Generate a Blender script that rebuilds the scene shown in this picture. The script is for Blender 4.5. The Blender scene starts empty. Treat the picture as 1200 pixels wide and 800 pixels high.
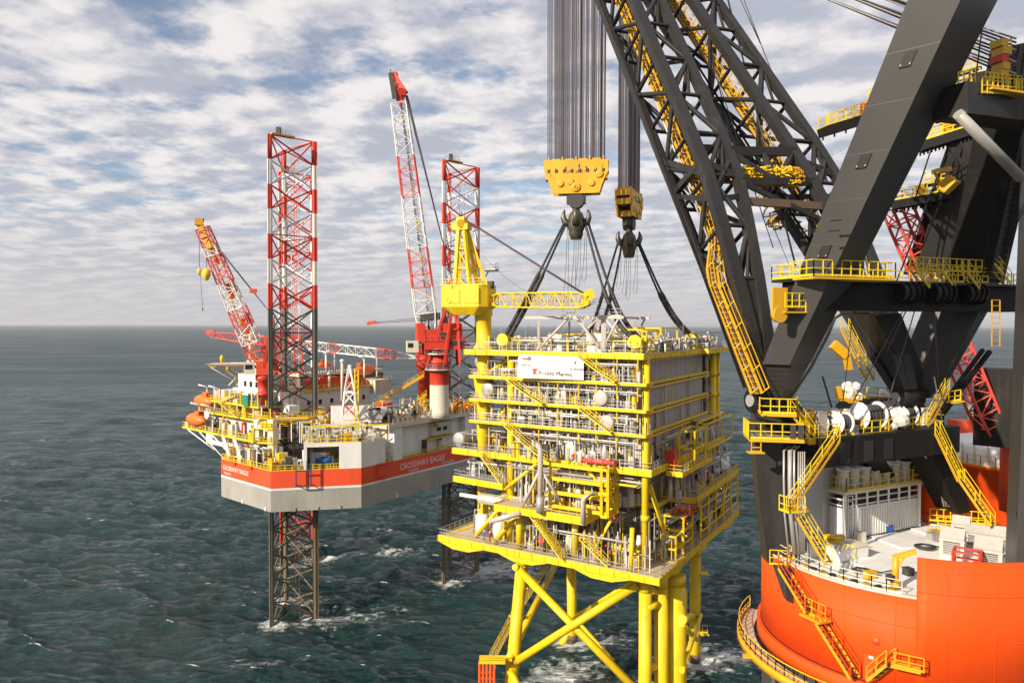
import bpy, bmesh, math, random
import numpy as np
from mathutils import Vector, Matrix
V = Vector
SC = bpy.context.scene
COL = SC.collection
R = math.radians
UP = V((0, 0, 1))
CAM = V((0, 0, 65.0))
FPX = 850.0
PITCH = math.atan(19 / 850)

def P(px, py, D):
    """point at forward distance D seen by a 1200x800 survey photo pixel"""
    cx = (px - 600) / FPX; cz = (400 - py) / FPX
    dy = math.cos(PITCH) + cz * math.sin(PITCH)
    dz = -math.sin(PITCH) + cz * math.cos(PITCH)
    s = D / dy
    return V((cx * s, D, CAM.z + dz * s))

def PZ(px, py, z):
    cx = (px - 600) / FPX; cz = (400 - py) / FPX
    dy = math.cos(PITCH) + cz * math.sin(PITCH)
    dz = -math.sin(PITCH) + cz * math.cos(PITCH)
    s = (z - CAM.z) / dz
    return V((cx * s, dy * s, z))

# ---------------------------------------------------------------- materials
def paint(name, col, rough=0.5, metal=0.0, var=0.16, scale=0.35, grime=None, gamt=0.25, bump=0.0, streak=True, spec=.5):
    m = bpy.data.materials.new(name); m.use_nodes = True
    nt = m.node_tree; n = nt.nodes; l = nt.links
    b = n['Principled BSDF']
    tc = n.new('ShaderNodeTexCoord')
    mp = n.new('ShaderNodeMapping'); mp.inputs['Scale'].default_value = (1, 1, 0.35 if streak else 1)
    l.new(tc.outputs['Object'], mp.inputs['Vector'])
    no = n.new('ShaderNodeTexNoise'); no.inputs['Scale'].default_value = scale
    no.inputs['Detail'].default_value = 6; no.inputs['Roughness'].default_value = 0.65
    l.new(mp.outputs[0], no.inputs['Vector'])
    mr = n.new('ShaderNodeMapRange'); mr.inputs['From Min'].default_value = .3; mr.inputs['From Max'].default_value = .7
    mr.inputs['To Min'].default_value = 1 - var; mr.inputs['To Max'].default_value = 1 + var * .5
    l.new(no.outputs['Fac'], mr.inputs['Value'])
    mx = n.new('ShaderNodeMix'); mx.data_type = 'RGBA'; mx.blend_type = 'MULTIPLY'; mx.inputs['Factor'].default_value = 1
    mx.inputs['A'].default_value = (*col, 1)
    l.new(mr.outputs[0], mx.inputs['B'])
    out = mx.outputs['Result']
    if grime:
        n2 = n.new('ShaderNodeTexNoise'); n2.inputs['Scale'].default_value = scale * 2.3; n2.inputs['Detail'].default_value = 8
        n2.inputs['Roughness'].default_value = .75
        mp2 = n.new('ShaderNodeMapping'); mp2.inputs['Scale'].default_value = (1, 1, .18 if streak else 1)
        mp2.inputs['Location'].default_value = (13, 7, 3)
        l.new(tc.outputs['Object'], mp2.inputs['Vector']); l.new(mp2.outputs[0], n2.inputs['Vector'])
        r2 = n.new('ShaderNodeMapRange'); r2.inputs['From Min'].default_value = .55; r2.inputs['From Max'].default_value = .75
        r2.inputs['To Min'].default_value = 0; r2.inputs['To Max'].default_value = gamt
        l.new(n2.outputs['Fac'], r2.inputs['Value'])
        m2 = n.new('ShaderNodeMix'); m2.data_type = 'RGBA'
        l.new(r2.outputs[0], m2.inputs['Factor']); l.new(out, m2.inputs['A']); m2.inputs['B'].default_value = (*grime, 1)
        out = m2.outputs['Result']
    l.new(out, b.inputs['Base Color'])
    b.inputs['Metallic'].default_value = metal; b.inputs['Specular IOR Level'].default_value = spec
    rr = n.new('ShaderNodeMapRange'); rr.inputs['To Min'].default_value = max(.05, rough - .12); rr.inputs['To Max'].default_value = min(1, rough + .15)
    l.new(no.outputs['Fac'], rr.inputs['Value']); l.new(rr.outputs[0], b.inputs['Roughness'])
    if bump:
        bp = n.new('ShaderNodeBump'); bp.inputs['Strength'].default_value = bump; bp.inputs['Distance'].default_value = .05
        l.new(no.outputs['Fac'], bp.inputs['Height']); l.new(bp.outputs[0], b.inputs['Normal'])
    return m

RUST = (.16, .06, .02)
GRM = (.12, .11, .09)
M = dict(
    yellow=paint('yellow paint', (.83, .575, .008), .5, var=.2, grime=(.33, .19, .03), gamt=.55, scale=.6),
    gold=paint('golden yellow paint', (.70, .37, .012), .45, grime=RUST, gamt=.3),
    white=paint('white paint', (.78, .77, .74), .45, grime=(.45, .38, .28), gamt=.35),
    cream=paint('cream paint', (.66, .60, .47), .5, grime=(.38, .28, .16), gamt=.4),
    beige=paint('beige wall paint', (.55, .50, .40), .55, grime=(.3, .24, .16), gamt=.4),
    steel=paint('galvanised steel', (.46, .44, .42), .4, .35, grime=GRM, gamt=.4),
    pipe=paint('lagged pipe aluminium', (.62, .59, .55), .38, .35, grime=GRM, gamt=.3, scale=1.2),
    clad=paint('grey wall cladding', (.37, .335, .295), .6, .0, grime=(.2, .17, .14), gamt=.5, scale=.5),
    dark=paint('dark machinery', (.045, .042, .04), .6, scale=.8),
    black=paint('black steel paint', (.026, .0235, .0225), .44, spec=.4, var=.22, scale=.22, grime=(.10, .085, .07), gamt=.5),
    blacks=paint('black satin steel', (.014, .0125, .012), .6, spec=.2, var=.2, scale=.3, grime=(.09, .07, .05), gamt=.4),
    orange=paint('orange hull paint', (.82, .080, .004), .62, spec=.3, var=.12, scale=.22, grime=(.52, .10, .04), gamt=.5),
    red=paint('red paint', (.62, .045, .018), .5, grime=(.4, .06, .03), gamt=.35),
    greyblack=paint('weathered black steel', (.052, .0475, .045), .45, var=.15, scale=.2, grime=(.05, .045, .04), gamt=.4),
    hullred=paint('hull red paint', (.78, .08, .02), .55, var=.14, scale=.25, grime=(.40, .07, .03), gamt=.55),
    pink=paint('sun bleached red paint', (.78, .10, .075), .5, grime=(.4, .08, .05), gamt=.3),
    grey=paint('grey hull paint', (.34, .325, .295), .6, var=.16, scale=.22, grime=(.24, .15, .08), gamt=.5),
    legdark=paint('dark green grey leg paint', (.085, .092, .075), .6, grime=(.14, .10, .06), gamt=.5),
    legbeige=paint('weathered leg steel', (.155, .12, .07), .7, grime=(.10, .055, .03), gamt=.7),
    deckgrey=paint('grey deck plate', (.30, .285, .26), .7, scale=.4, grime=RUST, gamt=.35, streak=False),
    decktan=paint('tan deck coating', (.55, .42, .29), .75, scale=.4, grime=(.3, .2, .12), gamt=.4, streak=False),
    deckwhite=paint('white deck coating', (.82, .80, .76), .55, var=.08, scale=.3, grime=(.5, .44, .36), gamt=.45, streak=False),
    brown=paint('brown rusty deck', (.16, .105, .075), .75, grime=RUST, gamt=.5),
    bronze=paint('hook steel', (.12, .10, .075), .38, .5, scale=1.5, grime=(.2, .13, .06), gamt=.4),
    wire=paint('greased wire rope', (.115, .098, .118), .6, .1, scale=.6, var=.3),
    sling=paint('black sling', (.03, .027, .027), .6, scale=2),
    pale=paint('pale grey tube', (.52, .46, .42), .5, grime=(.35, .27, .2), gamt=.4),
    blue=paint('blue paint', (.03, .13, .42), .5),
    green=paint('green paint', (.03, .22, .12), .5),
    lifeboat=paint('orange lifeboat', (.85, .16, .02), .4, var=.06),
    glass=paint('dark window glass', (.02, .025, .03), .12),
    navy=paint('navy lettering', (.03, .04, .12), .5),
    brownink=paint('dark lettering', (.08, .05, .04), .5),
    wlet=paint('white lettering', (.82, .78, .74), .5, var=.2, scale=3),
    fade=paint('faded sling tail', (.62, .30, .18), .7),
    skin=paint('skin', (.5, .3, .2), .6),
    bluecloth=paint('blue coverall', (.05, .13, .38), .8, scale=6),
    redcloth=paint('red coverall', (.5, .07, .05), .8, scale=6),
    cowl=paint('off white cowl paint', (.56, .53, .48), .55, grime=(.3, .24, .17), gamt=.55, scale=.8),
    hat=paint('white hard hat', (.8, .78, .74), .4),
)

# ---------------------------------------------------------------- mesh builder
def basis(d, up=UP):
    d = d.normalized()
    if abs(d.dot(up)) > .995: up = V((0, 1, 0)) if abs(d.y) < .9 else V((1, 0, 0))
    x = d.cross(up).normalized()
    return x, x.cross(d).normalized()

class MB:
    def __init__(s): s.v = []; s.f = []; s.mi = []; s.sm = []; s.mats = []
    def m(s, name):
        if name not in s.mats: s.mats.append(name)
        return s.mats.index(name)
    def add(s, vs, fs, mat, smooth=False):
        o = len(s.v); k = s.m(mat)
        s.v += [tuple(p) for p in vs]
        for i, f in enumerate(fs):
            s.f.append([o + q for q in f]); s.mi.append(k)
            s.sm.append(smooth if isinstance(smooth, bool) else smooth[i])
    def hexa(s, p, mat):
        s.add(p, [(3, 2, 1, 0), (4, 5, 6, 7), (0, 1, 5, 4), (1, 2, 6, 5), (2, 3, 7, 6), (3, 0, 4, 7)], mat)
    def obox(s, o, ex, ey, ez, mat):
        s.hexa([o, o + ex, o + ex + ey, o + ey, o + ez, o + ex + ez, o + ex + ey + ez, o + ey + ez], mat)
    def cbox(s, c, sx, sy, sz, mat, ang=0.0):
        ex = V((math.cos(ang), math.sin(ang), 0)); ey = V((-math.sin(ang), math.cos(ang), 0))
        s.obox(c - ex * sx / 2 - ey * sy / 2, ex * sx, ey * sy, UP * sz, mat)
    def dbox(s, c, e1, e2, sx, sy, sz, mat):
        s.obox(c - e1 * sx / 2 - e2 * sy / 2, e1 * sx, e2 * sy, UP * sz, mat)
    def bar(s, a, b, w, h=None, mat='yellow', up=UP):
        h = h or w
        x, y = basis(b - a, up); x = x * w / 2; y = y * h / 2
        s.hexa([a - x - y, a + x - y, a + x + y, a - x + y, b - x - y, b + x - y, b + x + y, b - x + y], mat)
    def tbox(s, a, b, e1, e2, wa, da, wb, db, mat):
        q = lambda c, w, d: [c - e1 * w / 2 - e2 * d / 2, c + e1 * w / 2 - e2 * d / 2, c + e1 * w / 2 + e2 * d / 2, c - e1 * w / 2 + e2 * d / 2]
        s.hexa(q(a, wa, da) + q(b, wb, db), mat)
    def tube(s, a, b, r, mat='yellow', r2=None, n=8, caps=True):
        r2 = r if r2 is None else r2
        x, y = basis(b - a)
        vs = []
        for c, rr in ((a, r), (b, r2)):
            for i in range(n):
                t = 2 * math.pi * i / n
                vs.append(c + x * math.cos(t) * rr + y * math.sin(t) * rr)
        fs = [(i, (i + 1) % n, n + (i + 1) % n, n + i) for i in range(n)]
        sm = [True] * n
        if caps: fs += [tuple(range(n))[::-1], tuple(range(n, 2 * n))]; sm += [False, False]
        s.add(vs, fs, mat, sm)
    def path(s, pts, r, mat, n=6, rs=None):
        """one swept tube along a polyline"""
        vs = []; N = len(pts); px = None
        for i, p in enumerate(pts):
            d = (pts[min(i + 1, N - 1)] - pts[max(i - 1, 0)]).normalized()
            if px is None: x, y = basis(d)
            else:
                x = (px - d * px.dot(d)).normalized(); y = d.cross(x)
            px = x
            rr = rs[i] if rs else r
            for k in range(n):
                t = 2 * math.pi * k / n
                vs.append(p + x * math.cos(t) * rr + y * math.sin(t) * rr)
        fs = []
        for i in range(N - 1):
            for k in range(n):
                fs.append((i * n + k, i * n + (k + 1) % n, (i + 1) * n + (k + 1) % n, (i + 1) * n + k))
        sm = [True] * len(fs) + [False, False]
        fs += [tuple(range(n))[::-1], tuple(range((N - 1) * n, N * n))]
        s.add(vs, fs, mat, sm)
    def prism(s, poly, z0, z1, mat, topmat=None):
        n = len(poly)
        vs = [V((p[0], p[1], z0)) for p in poly] + [V((p[0], p[1], z1)) for p in poly]
        s.add(vs, [(i, (i + 1) % n, n + (i + 1) % n, n + i) for i in range(n)] + [tuple(range(n))[::-1]], mat)
        s.add(vs[n:], [tuple(range(n))], topmat or mat)
    def lathe(s, c, prof, mat, n=24, axis=UP, smooth=True):
        x, y = basis(axis); axis = axis.normalized()
        vs = []
        for (r, h) in prof:
            for k in range(n):
                t = 2 * math.pi * k / n
                vs.append(c + axis * h + x * math.cos(t) * max(r, 1e-4) + y * math.sin(t) * max(r, 1e-4))
        fs = []
        for i in range(len(prof) - 1):
            for k in range(n):
                fs.append((i * n + k, i * n + (k + 1) % n, (i + 1) * n + (k + 1) % n, (i + 1) * n + k))
        s.add(vs, fs, mat, smooth)
    def rail(s, pts, mat='yellow', h=1.1, step=1.7, t=.07, closed=False, toe=True, mids=2):
        if closed: pts = list(pts) + [pts[0]]
        for a, b in zip(pts, pts[1:]):
            L = (b - a).length
            if L < .05: continue
            for k in range(mids):
                z = UP * h * (1 - k / mids * 1.0)
                s.bar(a + z, b + z, t, t, mat)
            if toe: s.bar(a + UP * .1, b + UP * .1, t * .5, .16, mat)
            n = max(1, int(round(L / step)))
            for i in range(n + 1):
                p = a.lerp(b, i / n)
                s.bar(p, p + UP * h, t, t, mat)
    def stair(s, a, b, wdir, width=.9, mat='yellow', tread='steel', rail=True, rmat=None):
        w = wdir.normalized() * width / 2
        n = max(3, int((b - a).length / .42))
        for sg in (-1, 1):
            s.bar(a + w * sg, b + w * sg, .07, .2, mat)
            if rail:
                for hh in (.55, 1.05):
                    s.bar(a + w * sg + UP * hh, b + w * sg + UP * hh, .045, .045, rmat or mat)
                m_ = max(2, n // 4)
                for i in range(m_ + 1):
                    p = a.lerp(b, i / m_) + w * sg
                    s.bar(p, p + UP * 1.05, .06, .06, rmat or mat)
        hd = V((b.x - a.x, b.y - a.y, 0)).normalized()
        for i in range(n):
            p = a.lerp(b, (i + .5) / n)
            s.obox(p - w - hd * .13, w * 2, hd * .26, UP * .04, tread)
    def ladder(s, a, b, wdir, width=.5, mat='yellow', cage=False):
        w = wdir.normalized() * width / 2
        for sg in (-1, 1): s.bar(a + w * sg, b + w * sg, .07, .07, mat)
        n = int((b - a).length / .45)
        for i in range(n + 1):
            p = a.lerp(b, i / max(n, 1)); s.bar(p - w, p + w, .05, .05, mat)
    def build(s, name, parent=None, label=None, cat=None, group=None, kind=None, loc=None):
        me = bpy.data.meshes.new(name)
        if parent is not None:
            r = parent
            off = V((0, 0, 0))
            while r is not None: off += V(r.location); r = r.parent
        else:
            if loc is None:
                xs = [p[0] for p in s.v]; ys = [p[1] for p in s.v]; zs = [p[2] for p in s.v]
                loc = V(((min(xs) + max(xs)) / 2, (min(ys) + max(ys)) / 2, min(zs)))
            off = V(loc)
        me.from_pydata([(p[0] - off.x, p[1] - off.y, p[2] - off.z) for p in s.v], [], s.f)
        for mt in s.mats: me.materials.append(M[mt])
        me.polygons.foreach_set('material_index', s.mi)
        me.polygons.foreach_set('use_smooth', s.sm)
        bm = bmesh.new(); bm.from_mesh(me)
        bmesh.ops.recalc_face_normals(bm, faces=bm.faces); bm.to_mesh(me); bm.free()
        me.update()
        o = bpy.data.objects.new(name, me); COL.objects.link(o)
        if parent is not None: o.parent = parent
        else: o.location = off
        tag(o, label, cat, group, kind)
        return o

def tag(o, label=None, cat=None, group=None, kind=None):
    if label: o['label'] = label
    if cat: o['category'] = cat
    if group: o['group'] = group
    if kind: o['kind'] = kind

def thing(name, label, cat, loc, group=None):
    o = bpy.data.objects.new(name, None); COL.objects.link(o)
    o.location = loc; o.empty_display_size = 1
    tag(o, label, cat, group)
    return o

def copy_tree(o, parent=None):
    c = o.copy(); COL.objects.link(c)
    if parent is not None: c.parent = parent
    for ch in list(o.children): copy_tree(ch, c)
    return c

def text(s, parent, origin, xdir, size, mat, name='lettering', up=UP, align='LEFT', sx=1.0):
    cu = bpy.data.curves.new(name, 'FONT'); cu.body = s; cu.size = size; cu.extrude = .012; cu.align_x = align
    cu.resolution_u = 3
    ob = bpy.data.objects.new(name, cu)
    xd = xdir.normalized(); zd = xd.cross(up).normalized()
    mw = Matrix((xd, up, zd)).transposed().to_4x4()
    dg = bpy.context.evaluated_depsgraph_get()
    COL.objects.link(ob); bpy.context.view_layer.update()
    me = bpy.data.meshes.new_from_object(ob.evaluated_get(bpy.context.evaluated_depsgraph_get()))
    bpy.data.objects.remove(ob); bpy.data.curves.remove(cu)
    off = V((0, 0, 0)); r = parent
    while r is not None: off += V(r.location); r = r.parent
    for v in me.vertices:
        q = mw @ V((v.co.x * sx, v.co.y, v.co.z)) + origin - off
        v.co = q
    me.materials.clear(); me.materials.append(M[mat]); me.update()
    o = bpy.data.objects.new(name, me); COL.objects.link(o); o.parent = parent
    return o

class Fr:
    def __init__(s, o, e1, e2): s.o = V((o[0], o[1], 0)); s.u = V((e1[0], e1[1], 0)).normalized(); s.w = V((e2[0], e2[1], 0)).normalized()
    def __call__(s, u, v, z): return s.o + s.u * u + s.w * v + UP * z
    def box(s, mb, u0, u1, v0, v1, z0, z1, mat, top=None):
        mb.prism([s(u0, v0, 0), s(u1, v0, 0), s(u1, v1, 0), s(u0, v1, 0)], z0, z1, mat, top)

def truss(mb, A, B, mat, r, X=False, hor=True, flip=0, matf=None, n=6):
    """web members between two chords given as equal lists of node points"""
    for i in range(len(A) - 1):
        mt = matf(i) if matf else mat
        if hor: mb.tube(A[i], B[i], r * .8, mt, n=n, caps=False)
        if X:
            mb.tube(A[i], B[i + 1], r, mt, n=n, caps=False); mb.tube(B[i], A[i + 1], r, mt, n=n, caps=False)
        elif (i + flip) % 2: mb.tube(A[i], B[i + 1], r, mt, n=n, caps=False)
        else: mb.tube(B[i], A[i + 1], r, mt, n=n, caps=False)

def part_box(parent, name, c, e1, e2, sx, sy, sz, mat):
    mb = MB(); mb.dbox(c, e1, e2, sx, sy, sz, mat)
    t_ = min(sx, sy) * .12                                   # lid and plinth lines so that it reads as a cabinet
    mb.dbox(c + UP * sz, e1, e2, sx + .06, sy + .06, .06, mat); mb.dbox(c + UP * (sz * .12) - e2 * (sy / 2 + .012), e1, e2, sx * .82, .024, sz * .7, 'steel' if mat in ('white', 'cream', 'beige') else mat)
    return mb.build(name, parent)

def ribs(mb, p, ex, L, ez, out, step, mat, t=.1, rise=.07):
    n = int(L / step)
    for i in range(n + 1):
        q = p + ex * (i * L / max(n, 1))
        mb.obox(q - ex * t / 2, ex * t, out * rise, ez, mat)
# ================================================================ SEA
def build_sea():
    rng = np.random.default_rng(5)
    azd = np.concatenate([np.linspace(-180, -42, 24)[:-1], np.linspace(-42, 42, 1250), np.linspace(42, 180, 24)[1:]])
    az = np.radians(azd)
    yp = np.concatenate([[0.35, .6, 1.0], np.arange(1.6, 640, .88), np.array([700, 800, 1000, 1500, 3000, 9000])])
    r = 65 * 850 / yp
    dr = np.abs(np.gradient(r))
    A, Rr = np.meshgrid(az, r)
    DR = np.repeat(dr[:, None], len(az), 1)
    DR = np.maximum(DR, Rr * np.radians(84 / 1250))
    X = Rr * np.sin(A); Y = Rr * np.cos(A)
    Z = np.zeros_like(X); DX = np.zeros_like(X); DY = np.zeros_like(X); J = np.zeros_like(X); LOST = np.zeros_like(X)
    nw = 130
    lam = np.exp(rng.uniform(np.log(2.0), np.log(58), nw))
    th = np.radians(68) + rng.normal(0, .42, nw)
    ph = rng.uniform(0, 6.283, nw)
    ak = .047 * rng.uniform(.5, 1.3, nw) * np.where(lam > 22, .42, np.where(lam > 9, .85, 1.15))
    for i in range(nw):
        k = 2 * np.pi / lam[i]
        w = np.clip((lam[i] / DR - 1.6) / 2.2, 0, 1); w[:, :22] *= 0; w[:, -22:] *= 0
        p = k * (X * np.cos(th[i]) + Y * np.sin(th[i])) + ph[i]
        a = ak[i] / k
        c, s_ = np.cos(p), np.sin(p)
        Z += w * a * c
        DX -= w * a * np.cos(th[i]) * s_ * .9; DY -= w * a * np.sin(th[i]) * s_ * .9
        J += w * ak[i] * c; LOST += (1 - w) / nw
    foam = np.clip((J - .56) / .25, 0, 1) * .62
    # churned water round every leg that meets the sea, drawn out down-wind
    wind = np.array([.93, .36])
    for (lx, ly, rad, amt, tail) in FOAM_SPOTS:
        dx, dy = X - lx, Y - ly
        al = dx * wind[0] + dy * wind[1]; ac = -dx * wind[1] + dy * wind[0]
        ll = np.where(al > 0, rad * tail, rad)
        d2 = (al / ll) ** 2 + (ac / rad) ** 2
        foam = np.maximum(foam, amt * np.exp(-d2))
    X2 = X + DX; Y2 = Y + DY
    nr, na = X.shape
    co = np.stack([X2, Y2, Z], -1).reshape(-1, 3)
    idx = np.arange(nr * na).reshape(nr, na)
    a_, b_, c_, d_ = idx[:-1, :-1], idx[:-1, 1:], idx[1:, 1:], idx[1:, :-1]
    faces = np.stack([a_, d_, c_, b_], -1).reshape(-1, 4)
    me = bpy.data.meshes.new('sea')
    me.vertices.add(len(co)); me.vertices.foreach_set('co', co.ravel().astype(np.float32))
    nf = len(faces)
    me.loops.add(nf * 4); me.loops.foreach_set('vertex_index', faces.ravel().astype(np.int32))
    me.polygons.add(nf); me.polygons.foreach_set('loop_start', np.arange(0, nf * 4, 4, dtype=np.int32))
    me.polygons.foreach_set('loop_total', np.full(nf, 4, np.int32))
    me.polygons.foreach_set('use_smooth', np.ones(nf, bool))
    me.update(calc_edges=True); me.validate()
    if me.polygons[nf // 2].normal.z < 0: me.flip_normals()
    at = me.attributes.new('foam', 'FLOAT', 'POINT'); at.data.foreach_set('value', foam.ravel().astype(np.float32))
    a2 = me.attributes.new('chop', 'FLOAT', 'POINT'); a2.data.foreach_set('value', LOST.ravel().astype(np.float32))    # share of the wave spectrum too fine for the mesh there
    m = bpy.data.materials.new('sea water'); m.use_nodes = True
    nt = m.node_tree; n = nt.nodes; l = nt.links; b = n['Principled BSDF']
    geo = n.new('ShaderNodeNewGeometry')
    def noise(sc, det, mapscale=None, rough=.6, rot=0):
        q = n.new('ShaderNodeTexNoise'); q.inputs['Scale'].default_value = sc; q.inputs['Detail'].default_value = det
        q.inputs['Roughness'].default_value = rough
        mp = n.new('ShaderNodeMapping'); mp.inputs['Scale'].default_value = mapscale or (1, 1, 1); mp.inputs['Rotation'].default_value = (0, 0, rot)
        l.new(geo.outputs['Position'], mp.inputs['Vector']); l.new(mp.outputs[0], q.inputs['Vector'])
        return q.outputs['Fac']
    def math_(op, a, b2=None, clamp=False):
        q = n.new('ShaderNodeMath'); q.operation = op; q.use_clamp = clamp
        for i, x in enumerate((a, b2)):
            if x is None: continue
            if isinstance(x, (int, float)): q.inputs[i].default_value = x
            else: l.new(x, q.inputs[i])
        return q.outputs[0]
    bn1 = noise(.42, 6, (.55, 1.25, 1), .66, R(-22)); bn2 = noise(.075, 4, (.5, 1.2, 1), .6, R(-22)); bn3 = noise(1.7, 3, (.7, 1.2, 1), .6)
    h = math_('ADD', math_('MULTIPLY', bn1, 2.4), math_('MULTIPLY', bn2, 13.0))
    h = math_('ADD', h, math_('MULTIPLY', bn3, .28))
    bn4 = noise(.012, 4, (.55, 1.1, 1), .6, R(-22)); h = math_('ADD', h, math_('MULTIPLY', bn4, 16.0))
    bp = n.new('ShaderNodeBump'); bp.inputs['Strength'].default_value = .85; bp.inputs['Distance'].default_value = 1.0
    l.new(h, bp.inputs['Height']); l.new(bp.outputs[0], b.inputs['Normal'])
    # water body colour, slowly varying
    big = noise(.012, 3)
    cr = n.new('ShaderNodeMix'); cr.data_type = 'RGBA'
    l.new(big, cr.inputs['Factor']); cr.inputs['A'].default_value = (.0045, .023, .0245, 1); cr.inputs['B'].default_value = (.0085, .036, .037, 1)
    fa = n.new('ShaderNodeAttribute'); fa.attribute_name = 'foam'
    fn = noise(.55, 8, (.8, 1.3, 1), .72); fn2 = noise(.16, 4, (.4, 1.6, 1), .6, R(-15))
    f1 = math_('ADD', fa.outputs['Fac'], math_('MULTIPLY', math_('SUBTRACT', fn, .5), 2.1))
    f1 = math_('MULTIPLY', f1, math_('MULTIPLY', math_('SUBTRACT', fa.outputs['Fac'], .02), 9, True), False)
    f1 = math_('MULTIPLY', math_('SUBTRACT', f1, .34), 2.4, True)
    # scattered whitecaps farther out: rare thresholded patches
    wc = noise(.055, 7, (.42, 1.9, 1), .66, R(-14)); wc = math_('MULTIPLY', math_('SUBTRACT', wc, .615), 14, True)
    wc2 = noise(.02, 3, (.5, 1.3, 1), .55, R(-8)); wc2 = math_('MULTIPLY', math_('SUBTRACT', wc2, .40), 6, True)
    wcx = math_('MULTIPLY', math_('MULTIPLY', wc, wc2), math_('MULTIPLY', math_('SUBTRACT', fn, .45), 6, True), True)
    ff = math_('MAXIMUM', f1, wcx)
    fm = n.new('ShaderNodeMix'); fm.data_type = 'RGBA'
    l.new(ff, fm.inputs['Factor']); l.new(cr.outputs['Result'], fm.inputs['A']); fm.inputs['B'].default_value = (.62, .64, .63, 1)
    l.new(fm.outputs['Result'], b.inputs['Base Color'])
    gust = noise(.006, 5, (.35, 1.3, 1), .65, R(-10)); ca = n.new('ShaderNodeAttribute'); ca.attribute_name = 'chop'
    rg = math_('ADD', math_('ADD', math_('MULTIPLY', ca.outputs['Fac'], math_('ADD', .08, math_('MULTIPLY', gust, .42))), math_('ADD', .02, math_('MULTIPLY', gust, .10))), math_('MULTIPLY', ff, .5)); l.new(rg, b.inputs['Roughness'])
    b.inputs['IOR'].default_value = 1.33
    me.materials.append(m)
    o = bpy.data.objects.new('sea', me); COL.objects.link(o)
    tag(o, 'choppy dark green sea with scattered whitecaps', 'sea', kind='structure')

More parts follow.
